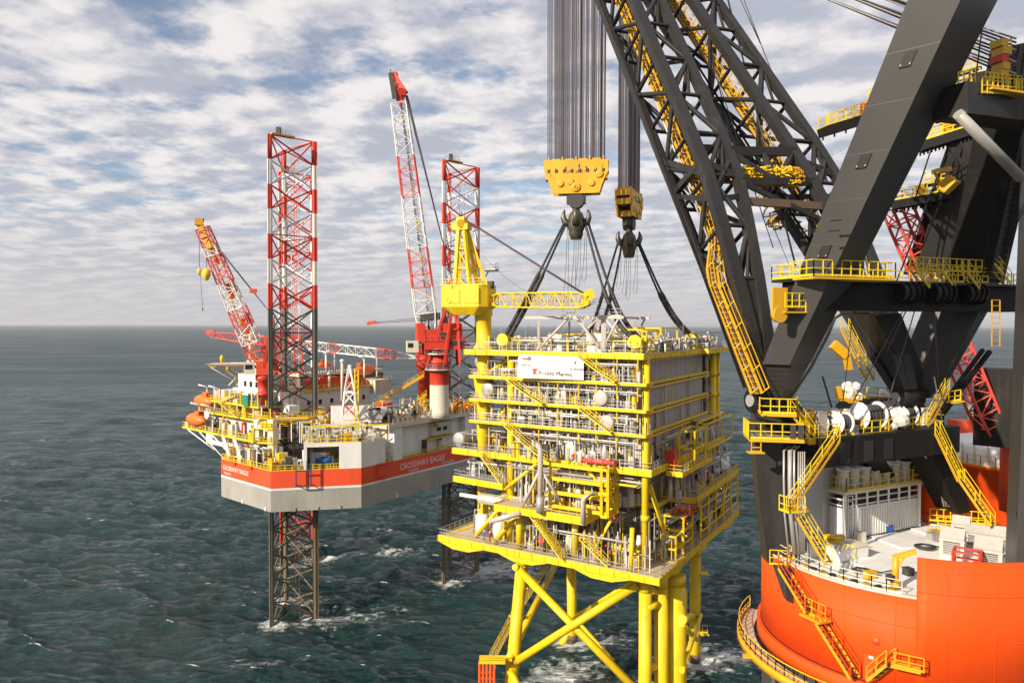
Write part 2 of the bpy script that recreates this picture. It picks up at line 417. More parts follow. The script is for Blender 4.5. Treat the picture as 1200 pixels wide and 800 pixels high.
# ================================================================ WORLD, SUN, CAMERA
SUN_EL, SUN = R(27), None
def build_light():
    global SUN
    hx, hy = -.745, -.667
    hl = math.hypot(hx, hy)
    SUN = V((hx / hl * math.cos(SUN_EL), hy / hl * math.cos(SUN_EL), math.sin(SUN_EL)))
    ld = bpy.data.lights.new('sun', 'SUN'); ld.energy = 4.9; ld.angle = R(.6); ld.color = (1, .89, .72)
    lo = bpy.data.objects.new('sun', ld); COL.objects.link(lo)
    lo.rotation_euler = (-SUN).to_track_quat('-Z', 'Y').to_euler(); lo.location = (-60, -60, 120)
    w = bpy.data.worlds.new('World'); SC.world = w; w.use_nodes = True
    nt = w.node_tree; n = nt.nodes; l = nt.links
    n.clear()
    out = n.new('ShaderNodeOutputWorld')
    sky = n.new('ShaderNodeTexSky'); sky.sky_type = 'NISHITA'; sky.sun_disc = False
    sky.sun_elevation = SUN_EL; sky.sun_rotation = math.atan2(SUN.x, SUN.y)
    sky.air_density = 1.0; sky.dust_density = .4; sky.ozone_density = 2.5; sky.altitude = 50
    bg = n.new('ShaderNodeBackground'); bg.inputs['Strength'].default_value = .088
    l.new(sky.outputs[0], bg.inputs['Color'])
    tc = n.new('ShaderNodeTexCoord')
    sep = n.new('ShaderNodeSeparateXYZ'); l.new(tc.outputs['Generated'], sep.inputs[0])
    def mt(op, a, b2=None, c=None, clamp=False):
        q = n.new('ShaderNodeMath'); q.operation = op; q.use_clamp = clamp
        for i, x in enumerate((a, b2, c)):
            if x is None: continue
            if isinstance(x, (int, float)): q.inputs[i].default_value = x
            else: l.new(x, q.inputs[i])
        return q.outputs[0]
    zz = mt('ADD', mt('MAXIMUM', sep.outputs['Z'], 0), .10)
    cx = mt('DIVIDE', sep.outputs['X'], zz); cy = mt('DIVIDE', sep.outputs['Y'], zz)
    cb = n.new('ShaderNodeCombineXYZ'); l.new(cx, cb.inputs[0]); l.new(cy, cb.inputs[1])
    def noise(sc, det, rough, loc=(0, 0, 0), scl=(1, 1, 1), dist=0, rot=0):
        mp = n.new('ShaderNodeMapping'); mp.inputs['Location'].default_value = loc; mp.inputs['Scale'].default_value = scl
        mp.inputs['Rotation'].default_value = (0, 0, rot)
        l.new(cb.outputs[0], mp.inputs['Vector'])
        q = n.new('ShaderNodeTexNoise'); q.inputs['Scale'].default_value = sc; q.inputs['Detail'].default_value = det
        q.inputs['Roughness'].default_value = rough; q.inputs['Distortion'].default_value = dist
        l.new(mp.outputs[0], q.inputs['Vector'])
        return q.outputs['Fac']
    def rng_(x, a, b2, c=0.0, d=1.0, smooth=True):
        q = n.new('ShaderNodeMapRange'); q.interpolation_type = 'SMOOTHSTEP' if smooth else 'LINEAR'
        q.inputs['From Min'].default_value = a; q.inputs['From Max'].default_value = b2
        q.inputs['To Min'].default_value = c; q.inputs['To Max'].default_value = d
        l.new(x, q.inputs['Value']); return q.outputs[0]
    cover = noise(CL['cov_s'], 3, .5, CL['cov_l'])
    puff = noise(CL['puff_s'], 8, .58, CL['puff_l'], (1, 1, 1), .0, R(20))
    dens = mt('ADD', mt('MULTIPLY', cover, .55), mt('MULTIPLY', puff, .62))
    mask = rng_(dens, CL['m0'], CL['m1'])
    # thick parts of the cloud are darker underneath
    sh = noise(CL['sh_s'], 7, .55, CL['sh_l'], (1, 1, 1), .0, R(20))
    # light falls on the sunward flank of every puff: compare the density with that a little nearer the sun
    def dens_at(dx, dy):
        a = noise(CL['puff_s'], 8, .58, (CL['puff_l'][0] + dx, CL['puff_l'][1] + dy, 0), (1, 1, 1), .0, R(20))
        return a
    rel = mt('SUBTRACT', puff, dens_at(-.035, -.10))
    rel2 = mt('SUBTRACT', sh, noise(CL['sh_s'], 7, .55, (CL['sh_l'][0] - .10, CL['sh_l'][1] - .16, 0), (1, 1, 1), .0, R(20)))
    shade = rng_(mt('ADD', mt('ADD', mt('MULTIPLY', rel, 2.0), mt('MULTIPLY', rel2, 1.0)), mt('SUBTRACT', 1.05, mt('MULTIPLY', dens, 1.0))), .18, .80)
    mc = n.new('ShaderNodeMix'); mc.data_type = 'RGBA'
    l.new(shade, mc.inputs['Factor']); mc.inputs['A'].default_value = CL['dark']; mc.inputs['B'].default_value = CL['lite']
    cbg = n.new('ShaderNodeBackground'); cbg.inputs['Strength'].default_value = 1.0
    l.new(mc.outputs['Result'], cbg.inputs['Color'])
    # low stratus band of humid air near the horizon
    hz = rng_(sep.outputs['Z'], .0, .19, 1.0, 0.0)
    hn = noise(.5, 5, .6, (3, 1, 0), (.35, 1.6, 1))
    hbg = n.new('ShaderNodeBackground'); hc = n.new('ShaderNodeMix'); hc.data_type = 'RGBA'
    l.new(hn, hc.inputs['Factor']); hc.inputs['A'].default_value = CL['hz_a']; hc.inputs['B'].default_value = CL['hz_b']
    l.new(hc.outputs['Result'], hbg.inputs['Color']); hbg.inputs['Strength'].default_value = 1.0
    m1 = n.new('ShaderNodeMixShader'); l.new(mt('MULTIPLY', mt('ADD', mt('MULTIPLY', mask, .76), .24), CL['op']), m1.inputs[0]); l.new(bg.outputs[0], m1.inputs[1]); l.new(cbg.outputs[0], m1.inputs[2])
    m2 = n.new('ShaderNodeMixShader'); l.new(mt('MULTIPLY', hz, .80), m2.inputs[0]); l.new(m1.outputs[0], m2.inputs[1]); l.new(hbg.outputs[0], m2.inputs[2])
    l.new(m2.outputs[0], out.inputs['Surface'])

CL = dict(cov_s=.55, cov_l=(1.3, 2.2, 0), puff_s=3.6, puff_l=(4.1, 7.7, 0), m0=.445, m1=.575, sh_s=2.7, sh_l=(9.2, 2.4, 0),
          dark=(.375, .39, .45, 1), lite=(.71, .67, .655, 1), hz_a=(.39, .385, .42, 1), hz_b=(.50, .475, .485, 1), op=.94)

def build_camera():
    c = bpy.data.cameras.new('camera'); c.sensor_width = 36; c.lens = 36 * FPX / 1200
    c.clip_start = .5; c.clip_end = 200000
    o = bpy.data.objects.new('camera', c); COL.objects.link(o)
    o.location = CAM; o.rotation_euler = (math.pi / 2 - PITCH, R(-.15), 0)
    SC.camera = o
    SC.view_settings.view_transform = 'Standard'; SC.view_settings.look = 'None'
    SC.view_settings.exposure = .42; SC.view_settings.gamma = 1
    SC.cycles.max_bounces = 5; SC.cycles.diffuse_bounces = 2; SC.cycles.glossy_bounces = 3
    SC.cycles.use_denoising = True
# ================================================================ YELLOW PLATFORM
T = Fr((20.6, 100), (-.845, .535), (.516, .857))
TZ = [29.8, 37.6, 44.3, 49.4, 52.9, 56.7, 60.9]
rnd = random.Random(11)
TOPS = []

def pipe_field(mb, fr, u0, u1, v, z0, z1, rd, dens=1.0, along='u', depth=1.6, top=None, cab='control_cabinet'):
    """pipe runs, trays, cabinets, valves in front of a wall; along u at depth v or along v at fixed u"""
    f = (lambda a, d, z: fr(a, v - d, z)) if along == 'u' else (lambda a, d, z: fr(v - d, a, z))
    L = u1 - u0
    H = z1 - z0
    mats = ['pipe', 'white', 'steel', 'pipe', 'cream', 'steel']
    for k in range(int(3 * dens) + 1):                      # runs under the ceiling
        z = z1 - .45 - rd.random() * .28 * H; d = rd.random() * depth
        a = u0 + rd.random() * L * .4; b = u1 - rd.random() * L * .4
        mb.tube(f(a, d, z), f(b, d, z), rd.choice([.07, .1, .16, .2]), rd.choice(mats), n=6)
    for k in range(int(L * 1.5 * dens)):                    # drops
        a = u0 + rd.random() * L; d = rd.random() * depth
        zt = z1 - .3 - rd.random() * .5 * H * (rd.random() < .4); zb = z0 + (rd.random() * .5 * H if rd.random() < .3 else 0)
        if zt - zb < .4: continue
        mb.tube(f(a, d, zb), f(a, d, zt), rd.choice([.05, .07, .1, .15]), rd.choice(mats + ['yellow', 'steel', 'dark']), n=6, caps=False)
    for k in range(int(L * .62 * dens)):                    # cabinets and small skids
        a = u0 + .4 + rd.random() * max(.1, L - .8); d = rd.random() * depth * .8
        w = .4 + rd.random() * 1.0; h = min(H * .62, .6 + rd.random() * 1.6)
        c = f(a, d, z0)
        part_box(top or TOPS[0], cab, c, fr.u, fr.w, w, .5 + .4 * rd.random(), h, rd.choice(['white', 'cream', 'steel', 'white', 'dark', 'yellow']))
    for k in range(int(L * .8 * dens)):                     # valves and junction boxes hung on the pipes
        a = u0 + rd.random() * L; d = rd.random() * depth; z = z0 + .4 + rd.random() * (H - .9)
        c = f(a, d, z)
        s_ = .15 + rd.random() * .3
        mb.dbox(c, fr.u, fr.w, s_, s_, s_ * (1 + rd.random()), rd.choice(['white', 'dark', 'red', 'steel', 'dark', 'white', 'orange'] if rd.random() < .5 else ['steel', 'white', 'dark']))
    for k in range(int(L * .16 * dens) + 1):                # small drums
        a = u0 + rd.random() * L; d = depth * .5; z = z0 + .5
        r_ = .3 + rd.random() * .3
        m2 = MB()
        if rd.random() < .5: m2.lathe(f(a, d, z0), [(.001, 0), (r_, .02), (r_, 1.2 + rd.random() * H * .3), (r_ * .6, 1.5 + H * .3), (.001, 1.55 + H * .3)], rd.choice(['white', 'pipe', 'cream']), 12)
        else: m2.lathe(f(a, d, z + r_), [(.001, -.1), (r_ * .7, 0), (r_, .15), (r_, 1.2), (r_ * .7, 1.4), (.001, 1.5)], rd.choice(['white', 'pipe', 'steel']), 12, fr.u)
        m2.build('small_vessel', top or TOPS[0])
    for k in range(int(2 * dens)):                          # cable tray
        z = z1 - .7 - rd.random() * .4; d = rd.random() * depth
        p, q = f(u0, d, z), f(u1, d, z); mb.bar(p, q, .4, .1, 'steel')

def build_topside():
    top = thing('platform_topside', 'yellow offshore platform topside hanging from the slings above its four legs', 'platform', T(18, 20, 28.6))
    TOPS.append(top)
    def deck(poly, z, th=.7, edge='yellow', surf='deckgrey', rails=None, rmat='yellow', label=None, step=1.5):
        mb = MB()
        pts = [T(u, v, 0) for u, v in poly]
        mb.prism(pts, z - th, z - .02, edge, surf)
        # kick plates along the rim
        for a, b in zip(poly, poly[1:] + poly[:1]):
            mb.bar(T(*a, z + .03), T(*b, z + .03), .1, .12, edge)
        # beam stiffeners on the fascia
        n = len(poly)
        for i in range(n):
            a, b = poly[i], poly[(i + 1) % n]
            L = math.hypot(a[0] - b[0], a[1] - b[1]); k = int(L / 2.2)
            for j in range(k + 1):
                t_ = j / max(k, 1); p = T(a[0] + (b[0] - a[0]) * t_, a[1] + (b[1] - a[1]) * t_, z - th)
                mb.cbox(p, .16, .16, th - .1, edge, .55)
        d = mb.build('deck', top, label)
        if rails:
            for seg in rails: r = MB(); r.rail([T(u, v, z) for u, v in seg], rmat, step=step); r.build('railing', d)
        return d
    # --- main decks
    deck([(0, 0), (39, 0), (39, 15), (33, 44), (0, 44.4)], TZ[0], .95, surf='decktan',
         rails=[[(1, .15), (38.8, .15), (38.8, 15), (33, 43.8)], [(.15, 1), (.15, 44)]], rmat='steel', label='lowest yellow deck with arched girders')
    hb = MB()      # haunched girder ends above the leg heads
    for uc in (34.5, 22.5, 9.0):
        zt = TZ[0] - .95
        for v in (.25, 12):
            p = [T(uc - 5, v, zt), T(uc + 5, v, zt), T(uc + 1.6, v, zt - .95), T(uc - 1.6, v, zt - .95)]
            o = T.w * .5
            hb.hexa([p[0], p[1], p[1] + o, p[0] + o, p[3], p[2], p[2] + o, p[3] + o], 'yellow')
    for v in (9, 22, 38):
        zt = TZ[0] - .95
        p = [T(.25, v - 4, zt), T(.25, v + 4, zt), T(.25, v + 1.2, zt - .8), T(.25, v - 1.2, zt - .8)]; o = T.u * .5
        hb.hexa([p[0], p[1], p[1] + o, p[0] + o, p[3], p[2], p[2] + o, p[3] + o], 'yellow')
    for v in (6, 16, 26, 36): hb.bar(T(1, v, TZ[0] - 1.8), T(34, v, TZ[0] - 1.8), .5, 1.0, 'yellow')
    hb.build('girder', top)
    deck([(11, -1.2), (27, -1.2), (27, 12), (11, 12)], 36.9, 1.0, surf='decktan', rails=[[(27, 4), (27, -1.1)], [(18, -1.1), (11, -1.1), (11, 4)]], label='small front deck with a tan surface')
    deck([(27.4, 2.2), (38, 3), (38, 15), (27.4, 16)], 39.3, .9, rails=[[(27.4, 2.3), (37.9, 3.1), (37.9, 15)]], rmat='steel')
    deck([(4, 10), (27, 10), (27, 40), (4, 40)], 37.6, .7)
    deck([(0, 17), (6, 15), (6, 44.2), (0, 44.2)], 37.6, .8, rails=[[(.1, 17), (.1, 44), (5.9, 44)], [(.1, 17), (6, 15.1)]])
    deck([(2, 2), (31, 2), (37.5, 2), (37.5, 8), (31, 9), (31, 41.5), (2, 41.5)], TZ[2], .9,
         rails=[[(2.1, 12), (2.1, 41.4), (8, 41.4)], [(22, 2.1), (37.4, 2.1), (37.4, 8)], [(2.1, 6), (2.1, 2.1), (9, 2.1)]], rmat='steel')
    deck([(-.6, 8), (2, 8), (2, 24), (-.6, 24)], 43.2, .6, rails=[[(2, 8), (-.5, 8), (-.5, 24), (2, 24)]])
    for z in TZ[3:6]:
        deck([(2.6, 1.2), (33.5, 1.2), (33.5, 7), (27, 8), (27, 40.5), (3.6, 40.5), (3.6, 4), (2.6, 4)], z, .36,
             rails=[[(4.2, 1.3), (33.4, 1.3), (33.4, 7)], [(3.7, 34.5), (3.7, 40.4), (9, 40.4)]], rmat='pale', step=.95)
    deck([(3, 1.2), (34.5, 1.2), (34.5, 8), (28, 9), (28, 42.5), (1.6, 42.5), (1.6, 29), (3, 29)], TZ[6], .75,
         rails=[[(3.1, 29), (3.1, 1.3), (34.4, 1.3), (34.4, 8)], [(3, 29.1), (1.7, 29.1), (1.7, 42.4), (27.9, 42.4), (27.9, 9)]], rmat='steel', label='roof deck')
    # --- core walls
    def wall(name, a, b, z0, z1, out, mat, rib, label=None, step=.75):
        mb = MB(); ex = (b - a); L = ex.length; ex.normalize()
        a = V((a.x, a.y, z0))
        mb.obox(a, ex * L, -out * .5, UP * (z1 - z0), mat)
        ribs(mb, a, ex, L, UP * (z1 - z0), out, step, rib, rise=.025 if name == 'side_wall' else .07)
        return mb.build(name, top, label)
    zz = [44.3] + TZ[3:]
    for i in range(4):
        z0, z1 = zz[i], zz[i + 1] - (.55 if i < 3 else .75)
        wall('side_wall', T(4.2, 4.2, 0), T(4.2, 33.8, 0), z0, z1, -T.u, 'clad', 'clad', 'grey clad wall panel', 2.4)
        wall('front_wall', T(4.4, 4.0, 0), T(26, 4.0, 0), z0, z1, -T.w, 'beige' if i % 2 else 'pipe', 'clad', None, .62)
        wall('left_wall', T(26.3, 6, 0), T(26.3, 39.5, 0), z0, z1, T.u, 'clad', 'clad', None, 1.0)
        wall('back_wall', T(5, 39.6, 0), T(26, 39.6, 0), z0, z1, T.w, 'clad', 'clad', None, 1.0)
        # pipework on the walkways
        mb = MB()
        pipe_field(mb, T, 4.5, 26, 3.7, z0, z1, rnd, 1.35, depth=1.9)
        for k in range(46):
            u = rnd.uniform(4.5, 26); v = rnd.uniform(1.6, 3.6); za = rnd.uniform(z0, z1 - 1); mb.tube(T(u, v, za), T(u, v, min(z1 - .2, za + rnd.uniform(.8, 3.5))), rnd.choice([.03, .045, .06]), rnd.choice(['pale', 'steel', 'white', 'yellow', 'dark']), n=5, caps=False)
        for k in range(14):
            u = rnd.uniform(4.5, 23); z = rnd.uniform(z0 + .6, z1 - .3); mb.tube(T(u, 1.7 + rnd.random(), z), T(u + rnd.uniform(1, 4), 1.7 + rnd.random(), z), rnd.choice([.03, .05, .07]), rnd.choice(['pale', 'steel', 'white', 'dark']), n=5, caps=False)
        pipe_field(mb, T, 34.5, 40, 4.2, z0, z1, rnd, 1.0, along='v', depth=.6)
        pipe_field(mb, T, 27, 31.0, 5.4, z0, z1, rnd, .8, depth=2.6)
        mb.build('pipework', top, kind='stuff')
        # hangers and short posts below each walkway edge
        mb = MB()
        for u in [4, 7.2, 10.5, 13.4, 17, 20.3, 23.8, 26]:
            mb.bar(T(u, 1.4, z1 - 1.1 - rnd.random()), T(u, 1.4, z1), .16, .16, 'yellow')
        mb.bar(T(4, 1.6, z1 - .75), T(26, 1.6, z1 - .75), .1, .12, 'white'); mb.bar(T(4, 1.9, z1 - 1.05), T(25, 1.9, z1 - 1.05), .1, .12, 'steel')
        mb.bar(T(3.9, 4.2, z1 - .35), T(3.9, 36, z1 - .2), .2, .3, 'yellow')
        mb.build('hanger', top)
    # dark plant-room openings in the front wall
    for (u0, u1, z0, z1) in ((13.2, 17.0, 53.6, 55.7), (13.0, 17.2, 50.2, 52.0)):
        mb = MB(); mb.obox(T(u0, 3.87, z0), T.u * (u1 - u0), T.w * -.02, UP * (z1 - z0), 'glass')
        for q in (u0, (u0 + u1) / 2, u1): mb.bar(T(q, 3.8, z0), T(q, 3.8, z1), .14, .14, 'pipe')
        for q in (z0, z1): mb.bar(T(u0, 3.8, q), T(u1, 3.8, q), .14, .14, 'pipe')
        mb.build('louvre_opening', top)
    # --- columns
    def column(u, v, z0, z1, r, lab=None):
        mb = MB(); mb.tube(T(u, v, z0), T(u, v, z1), r, 'yellow', n=14)
        for z in TZ:
            if z0 < z < z1: mb.tube(T(u, v, z - .9), T(u, v, z - .1), r * 1.22, 'yellow', n=14)
        mb.build('column', top, lab)
    for u, v, z0, z1, r in ((3.4, 3.2, 29.8, 60.5, .52), (26.6, 3.4, 29.8, 60.5, .62), (3.0, 36.5, 29.8, 60.5, .6), (3.0, 39.8, 37.6, 60.5, .35), (14.5, 2.6, 29.8, 37, .55),
                            (26.5, 39, 29.8, 60.5, .6), (3.6, 20, 29.8, 44, .55), (33, 41, 29.8, 44, .5), (15, 20, 29.8, 44, .6), (33, 12, 29.8, 44, .5), (23.5, 1.0, 29.8, 36.5, .55)):
        column(u, v, z0, z1, r)
    def brace(a, b, r, mat='yellow'):
        mb = MB(); mb.tube(a, b, r, mat, n=12); mb.build('brace', top)
    brace(T(23, .6, 36), T(28.5, 1.2, 29.9), .42); brace(T(21.5, .6, 36), T(15.3, .8, 29.9), .38)
    brace(T(3.6, 4, 43.4), T(2.2, 10.5, 31), .36); brace(T(2.6, 24, 43.6), T(1.2, 30, 37.7), .3)
    brace(T(31.5, 5, 48), T(28, 4.2, 51.5), .34); brace(T(32, 5, 57), T(27.4, 4, 59.6), .34); brace(T(28, 4, 43.6), T(31.5, 5.4, 46.6), .34)
    brace(T(4.6, 1.2, 36), T(4.6, .8, 29.9), .34)
    brace(T(26.5, 1.4, 38.8), T(20.5, 1.4, 43.6), .3); brace(T(26.6, 2.4, 37), T(33, 2.6, 30), .34); brace(T(1.2, 20, 37), T(1.0, 27, 30), .3); brace(T(1.2, 41, 37), T(1.0, 34, 30), .3); brace(T(12, 1.6, 43.6), T(7, 1.6, 37.8), .28)
    # --- interior of the open lower storeys
    mb = MB()
    mb.prism([T(9, 13, 0), T(25, 13, 0), T(25, 37, 0), T(9, 37, 0)], 29.8, 36.9, 'clad')
    mb.prism([T(6, 9, 0), T(25, 9, 0), T(25, 38, 0), T(6, 38, 0)], 37.6, 43.4, 'clad')
    mb.build('plant_enclosure', top, 'grey enclosures inside the open lower storeys')
    mb = MB()
    pipe_field(mb, T, 9, 26, 12.5, 29.8, 36, rnd, 1.6, cab='equipment_skid', depth=6)
    pipe_field(mb, T, 6, 26, 8.8, 37.6, 43.4, rnd, 1.8, cab='equipment_skid', depth=4.5)
    pipe_field(mb, T, 11, 26, 3.5, 36.9, 43.4, rnd, 1.0, cab='equipment_skid', depth=3)
    pipe_field(mb, T, 3, 42, 8.8, 29.8, 36.8, rnd, 1.3, along='v', depth=6)
    pipe_field(mb, T, 14, 43, 5.6, 37.6, 43.4, rnd, 1.5, along='v', depth=4.5)
    pipe_field(mb, T, 4, 41, 3.9, 44.3, 48, rnd, .55, along='v', depth=1.0)
    pipe_field(mb, T, 27.5, 36.5, 10, 39.3, 43.4, rnd, .9, cab='equipment_skid', depth=6)
    pipe_field(mb, T, 27, 37, 9, 44.3, 47.6, rnd, .8, cab='equipment_skid', depth=5)
    pipe_field(mb, T, 2, 10, 7, 29.8, 32.6, rnd, .9, cab='equipment_skid', depth=5)
    for k in range(26):      # long headers turning corners under deck 2
        z = 43.2 - rnd.random() * 1.6; v = 1.5 + rnd.random() * 4
        u0 = 3 + rnd.random() * 10; u1 = u0 + 6 + rnd.random() * 12; r_ = rnd.choice([.08, .12, .2])
        mb.path([T(u0, v + 3, z), T(u0, v, z), T(u1, v, z), T(u1, v, z - 2.5)], r_, rnd.choice(['pipe', 'steel', 'white', 'yellow']), 6)
    for k in range(14):
        z = 36.2 - rnd.random() * 3; u = 1.2 + rnd.random() * 4; v0 = 4 + rnd.random() * 20
        mb.path([T(u + 4, v0, z), T(u, v0, z), T(u, v0 + 8 + rnd.random() * 8, z), T(u, v0 + 16, z - 2)], rnd.choice([.1, .16, .28]), rnd.choice(['pipe', 'steel', 'dark']), 6)
    mb.build('pipework', top, kind='stuff')
    # --- yellow equipment frames
    def cage(u0, u1, v0, v1, z0, z1, nz=3, t=.26, mat='yellow', name='equipment_frame'):
        mb = MB()
        for u in (u0, u1):
            for v in (v0, v1): mb.bar(T(u, v, z0), T(u, v, z1), t, t, mat)
        for k in range(nz + 1):
            z = z0 + (z1 - z0) * k / nz
            for (a, b) in (((u0, v0), (u1, v0)), ((u1, v0), (u1, v1)), ((u1, v1), (u0, v1)), ((u0, v1), (u0, v0))):
                mb.bar(T(*a, z), T(*b, z), t, t, mat)
        return mb.build(name, top)
    cage(8.0, 17.5, .2, 3.0, 37.7, 44.0, 3, .5)
    cage(7.8, 8.8, -.4, 3.4, 37.4, 44.2, 2, .35)
    cage(4.4, 11, 12, 20, 61, 64.6, 2, .22); cage(4.4, 9, 4, 10, 61, 64.4, 2, .2); cage(12, 16, 26, 34, 61, 64, 2, .2); cage(18, 26, 16, 22, 61, 63.4, 2, .2)
    cage(.2, 3.2, 11, 15.6, 29.8, 35.8, 3, .24); cage(.4, 2.6, 8, 11, 29.8, 33.6, 2, .22)
    for v in (20, 24.5, 29, 34, 39, 44): 
        mb = MB(); mb.bar(T(.2, v, 29.8), T(.2, v, 37.4), .3, .3, 'yellow'); mb.build('post', top)
    mb = MB()
    for z in (31.4, 33.2, 35.4):
        mb.bar(T(.2, 20, z), T(.2, 44, z), .18, .2, 'yellow')
    mb.build('side_rail_beam', top)
    cage(-.5, 1.9, 14, 20, 43.2, 48.6, 2, .24); cage(.4, 2.1, 24, 40, 44.3, 48.6, 1, .22)
    mb = MB()
    mb.prism([T(2.1, 26, 0), T(3.9, 26, 0), T(3.9, 41, 0), T(2.1, 41, 0)], 48.6, 48.9, 'yellow', 'steel'); mb.build('canopy', top)
    # lattice post at the left end of the lower deck
    mb = MB()
    for (u, v) in ((34.2, 7.2), (35.6, 7.2), (34.2, 8.6), (35.6, 8.6)): mb.bar(T(u, v, 29.8), T(u, v, 39), .3, .3, 'yellow')
    for z in (31.5, 33.2, 35, 36.8):
        mb.bar(T(34.2, 7.2, z), T(35.6, 7.2, z + 1.4), .15, .15, 'yellow'); mb.bar(T(35.6, 7.2, z), T(35.6, 8.6, z + 1.4), .15, .15, 'yellow'); mb.bar(T(34.2, 7.2, z), T(35.6, 7.2, z), .15, .15, 'yellow')
    mb.build('lattice_post', top)
    mb = MB()
    for (a, b) in (((38, 1.4), (30, 1.4)), ((38, 1.4), (37, 9)), ((30, 1.4), (29.5, 4))): mb.bar(T(*a, 29.83), T(*b, 29.83), .9, .03, 'yellow')
    mb.build('deck_marking', top)
    # --- stairs
    def st(a, b, m1=None):
        mb = MB()
        if m1: mb.stair(a, m1, T.w, 1.0, 'yellow'); mb.stair(m1 - T.u * .0, b, T.w, 1.0, 'yellow')
        else: mb.stair(a, b, T.w, 1.0, 'yellow')
        mb.build('stairway', top)
    st(T(13.2, .5, 60.6), T(7.0, .5, 56.9), T(10.2, .5, 58.6))
    st(T(25.5, .5, 56.5), T(19.0, .5, 53.0), T(22.4, .5, 54.6))
    st(T(13, .5, 52.8), T(7.6, .5, 49.5))
    st(T(26, .5, 49.3), T(18.5, .5, 44.4), T(22.5, .5, 46.8))
    st(T(31, 1.0, 44.2), T(26.5, 1.0, 39.4))
    st(T(21.5, -.4, 36.8), T(15.0, -.4, 30.0), T(18, -.4, 33.2))
    st(T(12.4, .6, 33.2), T(8, .6, 30.0))
    # --- yellow manifold on the near corner
    mb = MB()
    for k in range(6):
        u = 4.0 + k * .85
        mb.tube(T(u, 3.4, 29.8), T(u, 3.4, 32.4), .17, 'yellow', n=8); mb.tube(T(u, 3.4, 32.4), T(u, 5.2, 32.4), .17, 'yellow', n=8); mb.tube(T(u, 5.2, 32.4), T(u, 5.2, 29.8), .17, 'yellow', n=8)
        mb.cbox(T(u, 3.2, 31.0), .5, .5, .5, 'yellow')
    mb.tube(T(3.5, 3.4, 32.0), T(8.8, 3.4, 32.0), .24, 'yellow'); mb.tube(T(3.5, 5.2, 31.2), T(8.8, 5.2, 31.2), .24, 'yellow')
    mb.build('manifold', top, 'yellow pipe manifold on the near corner')
    # --- bent vent pipes and their stay on the front
    mb = MB()
    mb.path([T(19.8, -1.8, 48.5), T(18.6, -1.8, 47.2), T(18.2, -1.8, 46.4), T(18.2, -1.8, 37.0)], .42, 'pale', 10)
    mb.tube(T(18.2, -1.8, 43.5), T(22.0, -.6, 37), .26, 'pale', n=8); mb.tube(T(18.2, -1.8, 43.5), T(15.6, .6, 38), .22, 'pale', n=8)
    mb.tube(T(22.0, -1.2, 36.2), T(27, -2.2, 34.4), .42, 'pale', n=10); mb.tube(T(18.2, -1.8, 36.9), T(18.2, -1.8, 39.4), .6, 'steel', n=10)
    mb.build('vent_pipe', top, 'tall pale bent vent pipe with a raking stay'); mb = MB()
    mb.path([T(9.4, -1.4, 40.9), T(10.6, -1.4, 40.3), T(11.2, -1.4, 39.6), T(11.2, -1.4, 36.2)], .4, 'pale', 10)
    mb.build('vent_pipe', top, 'short pale bent vent pipe')
    mb = MB()
    for z in (31, 35, 39, 45.5):
        pass
    for k in range(8):
        v = 5 + k * 4; mb.tube(T(3.95, v, 44.4), T(3.95, v, 49 + (k % 3) * 3.6), .13, 'clad' if k % 2 else 'pale', n=6)
    mb.tube(T(3.7, 5.2, 44.4), T(3.7, 5.2, 51.4), .3, 'pale', n=8); mb.tube(T(3.7, 5.2, 51.4), T(4.4, 5.2, 52.0), .3, 'pale', n=8)
    mb.build('riser', top)
    # busy outer strips of the open lower storeys
    mb = MB()
    pipe_field(mb, T, 5, 23, 4.2, 29.8, 34.5, rnd, .9, depth=2.6, cab='deck_skid')
    pipe_field(mb, T, 28, 37, 9, 39.3, 42.5, rnd, 1.2, depth=5, cab='deck_skid')
    pipe_field(mb, T, 6, 43, 3.2, 29.8, 34, rnd, 1.0, along='v', depth=2.2, cab='side_skid')
    pipe_field(mb, T, 18, 43, 3.0, 37.6, 42, rnd, 1.2, along='v', depth=2.2, cab='side_skid')
    pipe_field(mb, T, 24, 40, 3.4, 44.3, 48, rnd, 1.2, along='v', depth=1.2, cab='side_skid')
    for k in range(90):
        u = rnd.uniform(2, 25); v = rnd.uniform(.6, 3.4); za = 29.8; mb.tube(T(u, v, za), T(u, v, za + rnd.uniform(.7, 5)), rnd.choice([.04, .06, .09]), rnd.choice(['pale', 'steel', 'white', 'yellow', 'dark', 'yellow']), n=5, caps=False)
    mb.build('pipework', top, kind='stuff')
    # trusses between the lowest two decks along the front
    for (ua, ub) in ((12, 8.5),):
        mb = MB(); mb.bar(T(ua, 2.6, 29.9), T(ub, 2.8, 36.4), .4, .4, 'yellow'); mb.build('brace', top)
    # short stanchions and light gantries along every walkway rim
    for z in TZ[2:]:
        mb = MB()
        for k in range(24):
            u = rnd.uniform(3.5, 33); h = rnd.choice([1.4, 1.9, 2.4]); mb.bar(T(u, 1.35, z), T(u, 1.35, z + h), .1, .1, rnd.choice(['yellow', 'yellow', 'steel', 'white']))
        for k in range(9):
            v = rnd.uniform(5, 40); mb.bar(T(3.75, v, z), T(3.75, v, z + 1.8), .09, .09, 'yellow')
        for k in range(7):
            u = rnd.uniform(4, 28); mb.bar(T(u, 1.3, z + 1.4), T(u + rnd.uniform(1.5, 4), 1.3, z + 1.4), .08, .1, rnd.choice(['yellow', 'white', 'steel']))
        mb.build('stanchion', top, kind='stuff')
    # --- pale braced frame on the roof
    mb = MB()
    a0, a1 = 8.4, 22.8
